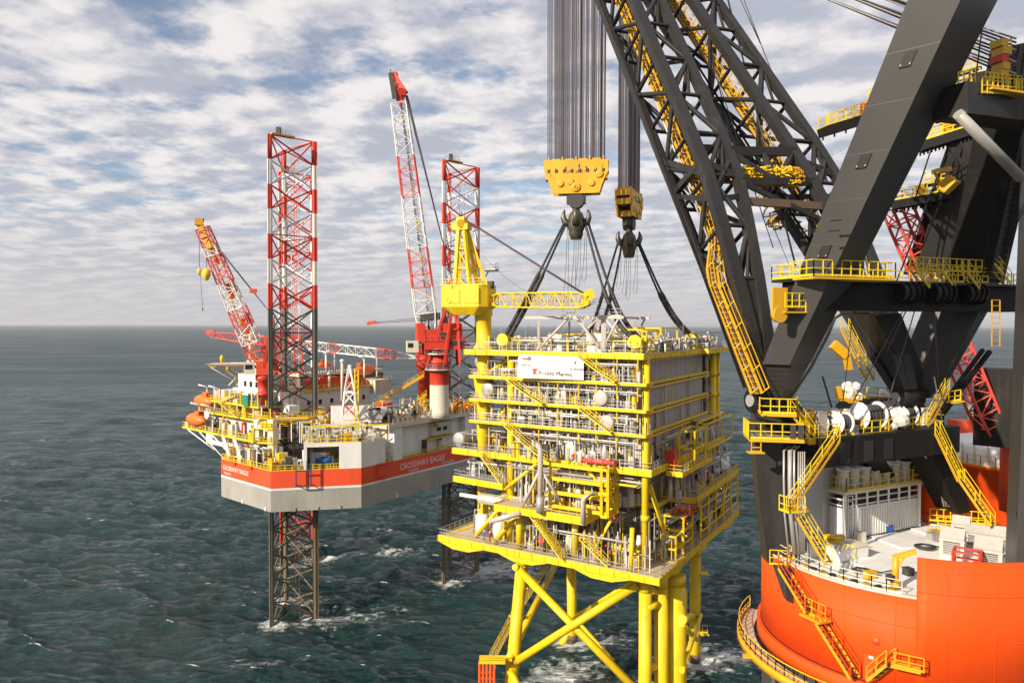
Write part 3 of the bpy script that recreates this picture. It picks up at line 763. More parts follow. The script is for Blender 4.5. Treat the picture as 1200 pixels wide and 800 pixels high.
    for v in (3.2, 14):
        mb.bar(T(a0 - 1.5, v, 66.2), T(a1 + 1, v, 66.2), .36, .42, 'pale')
        for u in (a0 + 1.6, a0 + 7.6 if v > 9 else a0 + 2, a1 - 1.4): mb.bar(T(u, v, 61), T(u, v, 66.2), .34, .34, 'pale')
        mid = (a0 + a1) / 2
        for (p, q) in ((a0 + 2, mid - 1), (a1 - 1.4, mid + .6)):
            mb.tube(T(p, v, 61.2), T(q, v, 66.0), .2, 'pale', n=8)
        mb.tube(T(a0 + 2, v, 61.2), T(a0 - .6, v, 66), .18, 'pale', n=8)
    for u in (a0 + .5, (a0 + a1) / 2, a1): mb.bar(T(u, 3.2, 66.2), T(u, 14, 66.2), .3, .36, 'pale')
    mb.rail([T(a0 - 1, 3.2, 66.4), T(a0 + 2.5, 3.2, 66.4)], 'steel', step=.8); mb.rail([T(15, 3.2, 66.4), T(17, 3.2, 66.4)], 'steel', step=.8)
    mb.build('roof_frame', top, 'pale braced steel frame on the roof')
    mb = MB()
    pipe_field(mb, T, 5, 33, 12, 61, 63.4, rnd, 1.5, cab='roof_cabinet', depth=9); pipe_field(mb, T, 8, 40, 5.2, 61, 63.4, rnd, .9, cab='roof_cabinet', along='v', depth=3)
    pipe_field(mb, T, 10, 27, 38, 61, 64, rnd, 1.3, cab='roof_cabinet', depth=10)
    for k in range(16): 
        u, v = 4 + rnd.random() * 28, 3 + rnd.random() * 36; mb.bar(T(u, v, 61), T(u, v, 63.5 + rnd.random() * 2.6), .09, .09, rnd.choice(['pale', 'yellow', 'steel', 'white']))
    mb.build('pipework', top, kind='stuff')
    mb = MB()
    for (u, v) in ((6, 30), (6, 36), (10, 40), (15, 41)): mb.dbox(T(u, v, 61), T.u, T.w, 3.4, 3, 1.6, 'dark')
    mb.bar(T(2.2, 30, 63.8), T(2.2, 42, 63.8), .3, .3, 'pale'); mb.bar(T(5, 30, 63.8), T(5, 42, 63.8), .3, .3, 'pale')
    mb.build('roof_fan', top)
    # --- lifting trunnions
    for (u, v) in LIFT:
        mb = MB()
        mb.tube(T(u, v, 60.9), T(u, v, 62.4), .75, 'yellow', n=14)
        mb.tube(T(u, v - 1.2, 62.6), T(u, v + 1.2, 62.6), .62, 'yellow', n=16); mb.tube(T(u, v - 1.5, 62.6), T(u, v - 1.2, 62.6), 1.05, 'yellow', n=20); mb.tube(T(u, v + 1.2, 62.6), T(u, v + 1.5, 62.6), 1.05, 'yellow', n=20)
        mb.build('lifting_trunnion', top)
    # --- crane pedestal
    mb = MB()
    px = V(PED)
    mb.lathe(V((px.x, px.y, 0)), [(.001, 43.2), (1.0, 43.2), (1.0, 45.6), (1.15, 46), (1.15, 52.2), (1.75, 56.2), (1.75, 57.2), (1.05, 57.3), (1.05, 60), (1.6, 60.1), (1.6, 61.6), (1.25, 61.7), (1.25, 66.5), (1.45, 66.6), (1.45, 68.4), (.001, 68.4)], 'yellow', 18)
    for z in (48.9, 52.6, 61.0): mb.tube(V((px.x, px.y, z - .3)), V((px.x, px.y, z + .3)), 1.5 if z < 60 else 1.75, 'yellow', n=18)
    mb.bar(V((px.x, px.y, 49.0)), T(26.6, 3.4, 49.0), .5, .9, 'yellow'); mb.bar(V((px.x, px.y, 60.6)), T(26.6, 3.4, 60.4), .5, .9, 'yellow')
    mb.build('crane_pedestal', top, 'yellow stepped crane pedestal on the left edge')
    return top

LIFT = [(27.8, 4), (5.0, 4), (27, 36), (5.2, 31)]
PED = P(567, 400, 121.5)

def eq(name, label, cat, loc, fn, group=None):
    t_ = thing(name, label, cat, loc, group); fn(t_); return t_

def build_topside_things():
    # horizontal drums with flat white ends
    def drum(u, z, v, r, L, label, mat='steel'):
        t_ = thing('process_drum', label, 'drum', T(u, v + L / 2, z), 'round ended drums on the walkways')
        mb = MB(); c = T(u, v, z + r + .35)
        mb.lathe(c, [(.001, -.12), (r * .7, -.1), (r * .97, 0), (r, .08), (r, L), (r * .8, L + .2), (.001, L + .25)], mat, 22, T.w); mb.build('shell', t_)
        for q in (.25, .75):
            s_ = MB(); s_.dbox(T(u, v + L * q, z), T.u, T.w, r * 1.4, .25, r + .3 - r * .5, 'steel'); s_.build('saddle', t_)
    drum(9.6, 52.9, .9, 1.1, 3.4, 'upper of two stacked grey drums on the right of the bright front face', 'pale')
    drum(8.6, 49.4, .9, 1.1, 3.4, 'lower of two stacked grey drums on the right of the bright front face', 'pale')
    drum(33.3, 57.2, 4.5, 1.3, 3.0, 'grey drum high beside the yellow crane pedestal under the roof', 'steel')
    drum(31.0, 52.9, 3.0, 1.2, 3.0, 'grey drum one level lower, just right of the yellow pedestal', 'steel')
    drum(36.6, 44.3, 2.6, 1.15, 3.0, 'grey drum at the left tip of the middle walkway beside the rig hull', 'steel')
    # banner
    b = thing('banner', 'white sponsor banner with red and blue logos hung below the roof edge', 'banner', T(16, 1.0, 57))
    mb = MB(); p0, p1 = P(608, 415, 112.6), P(684, 418, 107.3); q0, q1 = P(606, 442.5, 112.6), P(684, 445, 107.3)
    off = -T.w * .04
    mb.hexa([q0, q1, q1 + T.w * .05, q0 + T.w * .05, p0, p1, p1 + T.w * .05, p0 + T.w * .05], 'white'); mb.build('sheet', b)
    xd = (p1 - p0).normalized(); W = (p1 - p0).length; Hh = (p0 - q0).length
    nrm = xd.cross(UP); 
    at = lambda a, c: q0 + (q1 - q0) * a + (p0 + (p1 - p0) * a - (q0 + (q1 - q0) * a)) * c + nrm * .05
    text('Rosetti Marino', b, at(.33, .17), xd, .92, 'brownink', 'lettering', sx=1.02)
    text('TotalEnergies', b, at(.04, .53), xd, .34, 'orange', 'lettering')
    text('TYRA EAST', b, at(.30, .62), xd, .42, 'cream', 'lettering', sx=1.6)
    text('BLUENORD', b, at(.80, .42), xd, .42, 'navy', 'lettering', sx=1.05)
    mk = MB()
    def patch(poly, mat):
        mk.add([at(a, c) for a, c in poly] + [at(a, c) + nrm * .02 for a, c in poly], [tuple(range(len(poly))), tuple(range(len(poly), 2 * len(poly)))[::-1]], mat)
    patch([(.03, .86), (.08, .80), (.2, .76), (.19, .84), (.09, .86)], 'red'); patch([(.13, .88), (.18, .93), (.205, .86), (.2, .78), (.17, .84)], 'blue')
    patch([(.225, .42), (.315, .42), (.30, .34), (.24, .34)], 'red'); patch([(.25, .33), (.30, .33), (.27, .18), (.245, .16)], 'red'); patch([(.285, .27), (.31, .16), (.29, .16), (.27, .24)], 'red')
    patch([(.86, .82), (.875, .68), (.885, .68), (.90, .84), (.885, .8), (.88, .74), (.872, .8)], 'navy')
    mk.build('logo', b)
    # vessels at the lower left
    t_ = thing('separator_vessel', 'shiny horizontal vessel with domed ends on the lower left deck', 'vessel', T(30, 5, 33))
    mb = MB(); mb.lathe(T(33.5, 4.4, 35.9), [(.001, -.3), (.5, -.2), (.85, .1), (.95, .5), (.95, 5), (.85, 5.3), (.5, 5.6), (.001, 5.7)], 'pipe', 20, -T.u); mb.tube(T(37.6, 4.6, 35.9), T(33.3, 4.6, 35.9), .34, 'white', n=10); mb.build('shell', t_)
    mb = MB()
    for u in (32.5, 29.5): mb.dbox(T(u, 4.4, 33.2), T.u, T.w, .4, 1.6, 2.0, 'yellow')
    mb.build('saddle', t_)
    for (u, v, r, h, lab) in ((32.6, 4.0, 1.15, 3.4, 'left of two white upright tanks on the lower left deck'), (29.4, 4.2, 1.05, 3.2, 'right of two white upright tanks on the lower left deck')):
        t_ = thing('upright_tank', lab, 'tank', T(u, v, 29.8), 'upright tanks on the lower deck')
        mb = MB(); mb.lathe(T(u, v, 29.8), [(.001, 0), (r, 0), (r, h), (r * .7, h + .25), (.001, h + .35)], 'white', 18); mb.build('shell', t_)
        mb = MB(); mb.path([T(u, v, 33), T(u, v, 33.9), T(u + 1.2, v - .4, 34.1), T(u + 1.6, v - .4, 30)], .14, 'pipe', 8); mb.tube(T(u - r, v - r * .3, 31), T(u + r, v - r * .9, 31), .1, 'steel'); mb.build('pipe', t_)
    # louvred cooler
    t_ = thing('ribbed_cooler', 'pale ribbed cooler box above the lower left deck', 'cooler', T(25.5, 3, 33.2))
    mb = MB(); T.box(mb, 23.6, 28.2, 3.0, 5.4, 33.2, 37.4, 'beige'); mb.build('casing', t_)
    mb = MB()
    for k in range(14): mb.bar(T(23.8 + k * .32, 2.9, 33.4), T(23.8 + k * .32, 2.9, 37.2), .12, .12, 'pale')
    for u in (24, 28): mb.bar(T(u, 3.4, 29.8), T(u, 3.4, 33.2), .3, .3, 'yellow')
    mb.build('fins', t_)
    # white roof boxes
    for (u, v, w, d, h, lab) in ((19.5, 6.2, 2.6, 2.6, 2.4, 'small white cabin on the platform roof, left one of two'), (12.2, 6.2, 3.2, 2.6, 2.7, 'white cabin on the platform roof beside the yellow pipe frames')):
        t_ = thing('equipment_cabin', lab, 'cabin', T(u, v, 61), 'white cabins on the roof')
        mb = MB(); T.box(mb, u - w / 2, u + w / 2, v - d / 2, v + d / 2, 60.95, 60.95 + h, 'white'); mb.build('wall', t_)
        mb = MB(); T.box(mb, u - w / 2 - .1, u + w / 2 + .1, v - d / 2 - .1, v + d / 2 + .1, 60.95 + h, 61.1 + h, 'cream'); mb.build('roof', t_)
        mb = MB(); mb.obox(T(u - .4, v - d / 2 - .03, 61), T.u * .8, T.w * .03, UP * 1.9, 'steel'); mb.build('door', t_)
    # air cooler drums, right side shade
    t_ = thing('covered_valve', 'lumpy white tarpaulin wrapped over equipment on the right edge deck', 'tarpaulin', T(1.4, 37.5, 37.7))
    mb = MB()
    rd = random.Random(3)
    for k in range(9):
        c = T(1.3 + rd.random() * 1.2, 35.5 + rd.random() * 4.4, 38.4 + rd.random() * 2.2); r_ = .8 + rd.random() * .7
        mb.lathe(c, [(.001, -r_), (r_ * .7, -r_ * .7), (r_, 0), (r_ * .75, r_ * .7), (.001, r_)], 'white', 7, V((rd.random() - .5, rd.random() - .5, 1)), smooth=False)
    mb.build('sheet', t_)
    # red fire monitor & red cabinet
    t_ = thing('fire_monitor_rack', 'red framed rack on the right edge of the lower deck', 'rack', T(1.2, 17, 37.6))
    mb = MB()
    for v in (13.0, 16.4):
        for z in (35.9, 36.7): mb.bar(T(-.1, v, z), T(2.2, v, z), .22, .22, 'red')
    for u in (-.1, 2.2):
        for z in (35.9, 36.7): mb.bar(T(u, 13, z), T(u, 16.4, z), .22, .22, 'red')
    mb.tube(T(1, 14.6, 33.4), T(1, 14.6, 36.6), .22, 'red'); mb.build('frame', t_)
    mb = MB(); mb.rail([T(-.1, 13, 36.8), T(2.2, 13, 36.8), T(2.2, 16.4, 36.8)], 'steel', h=.9, step=.7); mb.build('guard_rail', t_)
    t_ = thing('fire_cabinet', 'dark red cabinet standing in the shade under the grey side wall', 'cabinet', T(2.8, 16, 44.3))
    mb = MB(); T.box(mb, 1.0, 2.4, 9.0, 10.4, 43.25, 46.2, 'red'); mb.build('body', t_)
    mb = MB(); mb.obox(T(.97, 9.1, 43.5), T.u * .02, T.w * 1.2, UP * 2.4, 'hullred'); mb.build('door', t_)
    t_ = thing('pump_skid', 'red pump beside white pipes under the small front deck', 'pump', T(20, 3, 29.8))
    mb = MB(); T.box(mb, 19.4, 21.4, 2.6, 3.8, 29.9, 30.2, 'steel'); mb.build('skid', t_)
    mb = MB(); mb.lathe(T(19.4, 3.2, 31.0), [(.001, 0), (.6, .05), (.7, .3), (.7, 1.2), (.45, 1.4), (.45, 1.9), (.001, 2)], 'red', 14, T.u); mb.tube(T(20, 3.2, 31.4), T(20, 3.2, 32.6), .25, 'red'); mb.build('pump_body', t_)
    t_ = thing('red_spool', 'faded red pipe spool lying on the yellow frame below the front walkways', 'pipe spool', T(11, 1.8, 44.4))
    mb = MB(); mb.tube(T(7.4, 1.2, 45.0), T(12.6, 1.2, 45.0), .34, 'pink', n=12)
    for u in (7.4, 9.2, 11, 12.6): mb.tube(T(u - .08, 1.2, 45.0), T(u + .08, 1.2, 45.0), .5, 'pink', n=12)
    mb.build('spool', t_)
    mb = MB()
    for u in (8.2, 11.8): mb = MB(); mb.dbox(T(u, 1.2, 44.3), T.u, T.w, .3, .9, .42, 'steel'); mb.build('cradle', t_)
    t_ = thing('white_filter', 'white rounded filter vessel with red valve behind the front rail above the yellow frame', 'filter', T(14.5, 3, 44.3))
    mb = MB(); mb.lathe(T(15.2, 2.6, 44.3), [(.001, .3), (.75, .35), (.85, .8), (.85, 2.4), (.6, 2.9), (.001, 3.1)], 'white', 14); mb.lathe(T(13.4, 2.4, 44.3), [(.001, .1), (.6, .2), (.7, .6), (.65, 1.6), (.001, 1.9)], 'white', 14); mb.build('shell', t_)
    mb = MB(); mb.tube(T(14.4, 2.2, 45.3), T(14.4, 1.7, 45.3), .3, 'red', n=10); mb.build('valve', t_)

def person(loc, face, label, cloth):
    """one continuous figure, standing; ~1.75 m"""
    t_ = thing('person', label, 'person', loc, 'workers on the lower deck')
    J = dict(pelvis=(0, 0, .95), chest=(0, 0, 1.30), neck=(0, 0, 1.48), head=(0, .02, 1.58), crown=(0, .01, 1.70),
             lsh=(-.19, 0, 1.42), lel=(-.25, -.03, 1.14), lwr=(-.22, .14, .95), rsh=(.19, 0, 1.42), rel=(.24, -.04, 1.14), rwr=(.25, .06, .89),
             lhip=(-.10, 0, .90), lkn=(-.11, .03, .50), lan=(-.12, 0, .08), lto=(-.13, .17, .03), rhip=(.10, 0, .90), rkn=(.12, .01, .50), ran=(.13, -.03, .08), rto=(.15, .14, .03))
    E = [('pelvis', 'chest'), ('chest', 'neck'), ('neck', 'head'), ('head', 'crown'), ('chest', 'lsh'), ('lsh', 'lel'), ('lel', 'lwr'), ('chest', 'rsh'), ('rsh', 'rel'), ('rel', 'rwr'),
         ('pelvis', 'lhip'), ('lhip', 'lkn'), ('lkn', 'lan'), ('lan', 'lto'), ('pelvis', 'rhip'), ('rhip', 'rkn'), ('rkn', 'ran'), ('ran', 'rto')]
    RD = dict(pelvis=.15, chest=.16, neck=.06, head=.095, crown=.075, lsh=.075, lel=.05, lwr=.035, rsh=.075, rel=.05, rwr=.035, lhip=.09, lkn=.065, lan=.05, lto=.04, rhip=.09, rkn=.065, ran=.05, rto=.04)
    fing = {}
    for s_, w in (('l', 'lwr'), ('r', 'rwr')):
        b = V(J[w]); J[s_ + 'palm'] = tuple(b + V((0, .02, -.09))); RD[s_ + 'palm'] = .036; E.append((w, s_ + 'palm'))
        for k in range(5):
            x = (-.03 + .018 * k) if k < 4 else .04
            L = (.06, .075, .07, .055, .04)[k]
            q = V(J[s_ + 'palm']) + V((x, .01, -.03 if k < 4 else .0)); e = q + V((x * .3, .015, -L * .6)); e2 = e + V((0, .02, -L * .4))
            for nm, pt, r_ in (('a', q, .011), ('b', e, .010), ('c', e2, .008)): J[f'{s_}f{k}{nm}'] = tuple(pt); RD[f'{s_}f{k}{nm}'] = r_
            E += [(s_ + 'palm', f'{s_}f{k}a'), (f'{s_}f{k}a', f'{s_}f{k}b'), (f'{s_}f{k}b', f'{s_}f{k}c')]
    def skin(name, keys, grow, mat):
        ks = [k for k in J if k in keys]; ix = {k: i for i, k in enumerate(ks)}
        me = bpy.data.meshes.new(name); me.from_pydata([J[k] for k in ks], [(ix[a], ix[b]) for a, b in E if a in ix and b in ix], [])
        o = bpy.data.objects.new(name, me); COL.objects.link(o); o.parent = t_
        sk = o.modifiers.new('skin', 'SKIN')
        for i, k in enumerate(ks):
            d = me.skin_vertices[0].data[i]; d.radius = (RD[k] * grow, RD[k] * grow); d.use_root = k == 'pelvis'
        sb = o.modifiers.new('sub', 'SUBSURF'); sb.levels = sb.render_levels = 1
        me.materials.append(M[mat]); return o
    skin('body', set(J), 1.0, 'skin')
    skin('coverall', {'pelvis', 'chest', 'lsh', 'lel', 'lwr', 'rsh', 'rel', 'rwr', 'lhip', 'lkn', 'lan', 'rhip', 'rkn', 'ran'}, 1.22, cloth)
    mb = MB(); base = V(t_.location)
    mb.lathe(base + V((0, .01, 1.66)), [(.17, -.01), (.135, .0), (.125, .06), (.07, .12), (.001, .13)], 'hat', 14); mb.build('hard_hat', t_)
    t_.rotation_euler = (0, 0, face)

# ---------------------------------------------------------------- jacket
def build_jacket():
    j = thing('platform_jacket', 'yellow four legged steel jacket standing in the sea below the platform topside', 'jacket', V((18, 124, 0)))
    def leg(a, b, r, lab=None, zend=-6):
        d = (b - a).normalized(); e = a + d * ((zend - a.z) / d.z)
        mb = MB(); mb.tube(a, e, r, 'yellow', n=18, r2=r * 1.06)
        s0 = a + d * ((1.4 - a.z) / d.z); s1 = a + d * ((-3 - a.z) / d.z); mb.tube(s0, s1, r * 1.12, 'dark', n=18); s2 = a + d * ((2.6 - a.z) / d.z); mb.tube(s2, s0, r * 1.09, 'brown', n=18)
        mb.tube(a + d * .2, a + d * 1.6, r * 1.02, 'yellow', n=18)
        mb.build('leg', j, lab); return lambda z: a + d * ((z - a.z) / d.z)
    zt = 28.4
    fl = leg(P(613.5, 650, 119), P(600, 800, 116.5), 1.0)
    fr = leg(P(757, 680, 107.5), P(757, 800, 106.5), .95)
    fr2 = leg(P(775.5, 675, 109), P(776, 800, 108), 1.05)
    big = leg(P(791, 672, 111), P(792, 800, 110), 1.7, 'widest leg')
    rl = leg(P(670, 655, 144), P(672, 757, 146), .95)
    rr = leg(P(816, 640, 136), P(814.5, 783, 137.5), 1.0)
    def br(a, b, r, nm='brace'):
        mb = MB(); mb.tube(a, b, r, 'yellow', n=14); mb.build(nm, j)
    br(P(604, 662, 118), P(745, 806, 107), .62); br(P(748, 684, 107.3), P(597, 780, 116.6), .62)
    br(P(597, 772, 115.4), P(650, 664, 140), .6); br(P(604, 664, 117), P(664, 722, 141), .5)
    br(P(673, 724, 145), P(752, 676, 108), .5); br(P(672, 722, 145), P(720, 775, 138), .5)
    br(P(671, 735, 146), P(650, 770, 147), .7); br(P(662, 738, 147), P(667, 760, 148), .7)
    br(P(599, 786, 115), P(612, 812, 112), .6)
    br(P(800, 730, 108), P(817, 748, 136), .45); br(P(800, 785, 108), P(822, 720, 137), .42); br(P(808, 782, 138), P(820, 755, 140), .8); br(P(812, 752, 137), P(803, 796, 138), .7)
    for y in (710, 782):
        br(P(758, y, 106.8), P(774, y - 3, 108.3), .62, 'stub_brace')
    br(P(758, 690, 107), P(774, 694, 108.6), .5, 'stub_brace')
    for y in (725,): br(P(800, y, 108), P(812, y - 4, 136), .7, 'stub_brace')
    # access stair down the left side
    mb = MB(); mb.stair(P(641, 664, 138), P(604, 722, 124), V((.8, .2, 0)), 1.0, 'yellow'); mb.stair(P(604, 722, 124), P(578, 772, 117), V((.8, .2, 0)), 1.0, 'yellow')
    mb.cbox(P(606, 722, 124), 2.2, 1.6, .2, 'yellow', .5); mb.rail([P(603, 721, 123), P(610, 722, 123), P(613, 720, 124)], 'yellow'); mb.build('access_stair', j)
    mb = MB()
    for k in range(5):
        for r_ in range(2):
            p = P(563 + k * 4.3, 775, 114 + r_ * 2.0); mb.tube(p, V((p.x, p.y, -2)), .2, 'orange', n=8)
    for z in (11.5, 9, 6, 3):
        a, b = P(563, 775, 114), P(581, 775, 114); mb.bar(V((a.x, a.y, z)), V((b.x, b.y, z)), .22, .3, 'orange'); mb.bar(V((a.x, a.y + 2, z)), V((b.x, b.y + 2, z)), .22, .3, 'orange')
    c = P(578, 776, 115); mb.cbox(V((c.x, c.y, 11.4)), 4.2, 2.6, .25, 'yellow'); mb.rail([V((c.x - 2, c.y - 1.2, 11.6)), V((c.x + 2, c.y - 1.2, 11.6))], 'yellow')
    mb.bar(V((c.x, c.y, 11.2)), fl(11.2), .5, .5, 'yellow')
    mb.build('boat_landing', j, 'orange boat landing at the left leg')
    # risers by the back right leg
    mb = MB()
    for (px_, D) in ((800, 130), (805, 131)): 
        p = P(px_, 690, D); mb.tube(p, V((p.x, p.y, -3)), .22, 'yellow', n=8)
    for y in (672, 742): mb.cbox(P(826, y, 136), 1.6, 1.6, .2, 'yellow'); mb.rail([P(824, y, 135), P(830, y, 135)], 'yellow', h=1.6, step=.8)
    mb.build('riser_pipe', j)

# ---------------------------------------------------------------- yellow crane on the topside
def build_platform_crane():
    c = V(PED); base = V((c.x, c.y, 68.4))
    t_ = thing('platform_crane', 'yellow pedestal crane with its boom lowered to the right across the platform roof', 'crane', base)
    D = c.y
    e1 = V((.93, -.36, 0)).normalized(); e2 = V((.36, .93, 0))
    mb = MB()
    # octagonal slewing house with chamfered underside
    zb, zt = P(0, 360, D).z, P(0, 335, D).z
    ctr = P(549, 350, D)
    def ring(rx, ry, z): return [V((ctr.x, ctr.y, z)) + e1 * rx * a + e2 * ry * b for a, b in ((-1, -.6), (-.75, -1), (.75, -1), (1, -.6), (1, .6), (.75, 1), (-.75, 1), (-1, .6))]
    r0, r1, r2 = ring(2.4, 2.0, zb - 1.3), ring(4.2, 3.0, zb), ring(4.2, 3.0, zt)
    vs = r0 + r1 + r2; fs = []
    for k in range(2):
        for i in range(8): fs.append((k * 8 + i, k * 8 + (i + 1) % 8, (k + 1) * 8 + (i + 1) % 8, (k + 1) * 8 + i))
    mb.add(vs, fs + [tuple(range(8))[::-1], tuple(range(16, 24))], 'yellow')
    o1 = V((ctr.x, ctr.y, zb + .6)) - e1 * 2.4 - e2 * 3.12
    mb.obox(o1, e1 * 2.2, e2 * .15, UP * 2.2, 'yellow'); mb.obox(o1 + e1 * 3.0, e1 * 2.6, e2 * .15, UP * 2.4, 'yellow')
    mb.build('slewing_house', t_)
    mb = MB(); mb.lathe(o1 + e1 * .3 + UP * .4 - e2 * .02, [(.001, -.1), (.34, -.08), (.38, 0), (.38, .1)], 'white', 12, -e2); mb.build('floodlight', t_)
    mb = MB()
    top = P(541, 262, D)
    feet = [P(533, 337, D - 1.5), P(551, 337, D - 2), P(571, 338, D), P(538, 337, D + 2), P(560, 337, D + 2)]
    tops = [P(537, 268, D - .5), P(544, 268, D - .7), P(547, 268, D), P(538, 268, D + .8), P(546, 268, D + .8)]
    for a, b in zip(feet, tops): mb.bar(a, b, .55, .55, 'yellow')
    for f_ in (.33, .66):
        q = [a.lerp(b, f_) for a, b in zip(feet, tops)]
        for (i, k) in ((0, 1), (1, 2), (0, 3), (2, 4), (3, 4)): mb.bar(q[i], q[k], .3, .3, 'yellow')
    mb.bar(feet[1].lerp(tops[1], .33), feet[2].lerp(tops[2], .02), .3, .3, 'yellow'); mb.bar(feet[0].lerp(tops[0], .66), feet[1].lerp(tops[1], .33), .22, .22, 'yellow')
    mb.build('a_frame', t_)
    mb = MB(); mb.dbox(P(541, 270, D), e1, e2, 2.8, 1.8, 1.0, 'yellow'); mb.dbox(P(541, 262, D), e1, e2, 1.4, 1.6, 1.0, 'yellow'); mb.tube(P(540, 262, D - 1.2), P(540, 262, D + 1.2), .7, 'gold', n=14)
    mb.bar(P(527, 266, D), P(540, 263, D), .3, .3, 'yellow'); mb.bar(P(527, 262, D), P(540, 260, D), .2, .2, 'yellow'); mb.bar(P(539.5, 255, D), P(541, 248, D), .18, .18, 'dark'); mb.build('sheave_head', t_)
    mb = MB(); p = P(576, 318, D); mb.dbox(p, e1, e2, 2.0, 1.4, .2, 'dark'); mb.rail([p - e1 - e2 * .7 + UP * .2, p + e1 - e2 * .7 + UP * .2, p + e1 + e2 * .7 + UP * .2], 'steel', step=.8); mb.bar(p - e1 * .6, P(569, 324, D), .15, .15, 'dark'); mb.build('platform', t_)
    mb = MB(); mb.dbox(P(575, 338, D - 1.4), e1, e2, .9, .9, 1.2, 'dark'); mb.build('winch_guard', t_)
    mb = MB()
    for k in range(3): mb.bar(P(529 + k * 4, 338, D - 2.4), P(529 + k * 4, 331, D - 2.4), .1, .1, 'steel')
    mb.rail([V((ctr.x, ctr.y, zt)) - e1 * 4 - e2 * 2.6, V((ctr.x, ctr.y, zt)) + e1 * 4 - e2 * 2.6], 'yellow', step=1.0); mb.build('railing', t_)
    # lowered lattice boom
    mb = MB()
    A0, A1 = P(574, 352, D - 1), P(690, 352, D - 16)
    def sec(s_):
        w = .5 + 1.0 * min(1, s_ / .12, (1 - s_) / .12 + .35); q = A0.lerp(A1, s_); e = e2 * .9
        hh = w * .75
        return [q - e * w + UP * hh, q + e * w + UP * hh, q + e * w - UP * hh, q - e * w - UP * hh]
    S = [sec(i / 14) for i in range(15)]
    for k in range(4):
        for i in range(14): mb.tube(S[i][k], S[i + 1][k], .13, 'yellow', n=6, caps=False)
        truss(mb, [s_[k] for s_ in S], [s_[(k + 1) % 4] for s_ in S], 'yellow', .075)
    mb.build('boom', t_)
    mb = MB(); q = A1; mb.bar(q - UP * 1.0 + V((-.8, 0, 0)), q + UP * 1.6 + V((.4, 0, 0)), .5, .6, 'yellow'); mb.tube(q + V((0, -.6, .8)), q + V((0, .6, .8)), .8, 'yellow', n=12); mb.tube(q + V((-.6, -.6, -.3)), q + V((-.6, .6, -.3)), .55, 'yellow', n=12); mb.rail([q + V((0, 0, -.6)), q + V((1.4, 0, -.6))], 'steel', h=.8, step=.6); mb.build('boom_head', t_)
    for dy in (-.5, -.15, .5):
        mb = MB(); mb.tube(P(552, 262 + dy * 2, D + dy * 1.6), P(686, 345 + dy * 2, D - 15 + dy), .07, 'wire', n=5); mb.build('boom_rope', t_)
    mb = MB(); pts = [P(566 + k * 9, 300 + 46 * math.sin(math.pi * .5 * k / 8), D - k) for k in range(9)]; mb.path(pts, .04, 'wire', 5); mb.build('hoist_rope', t_)

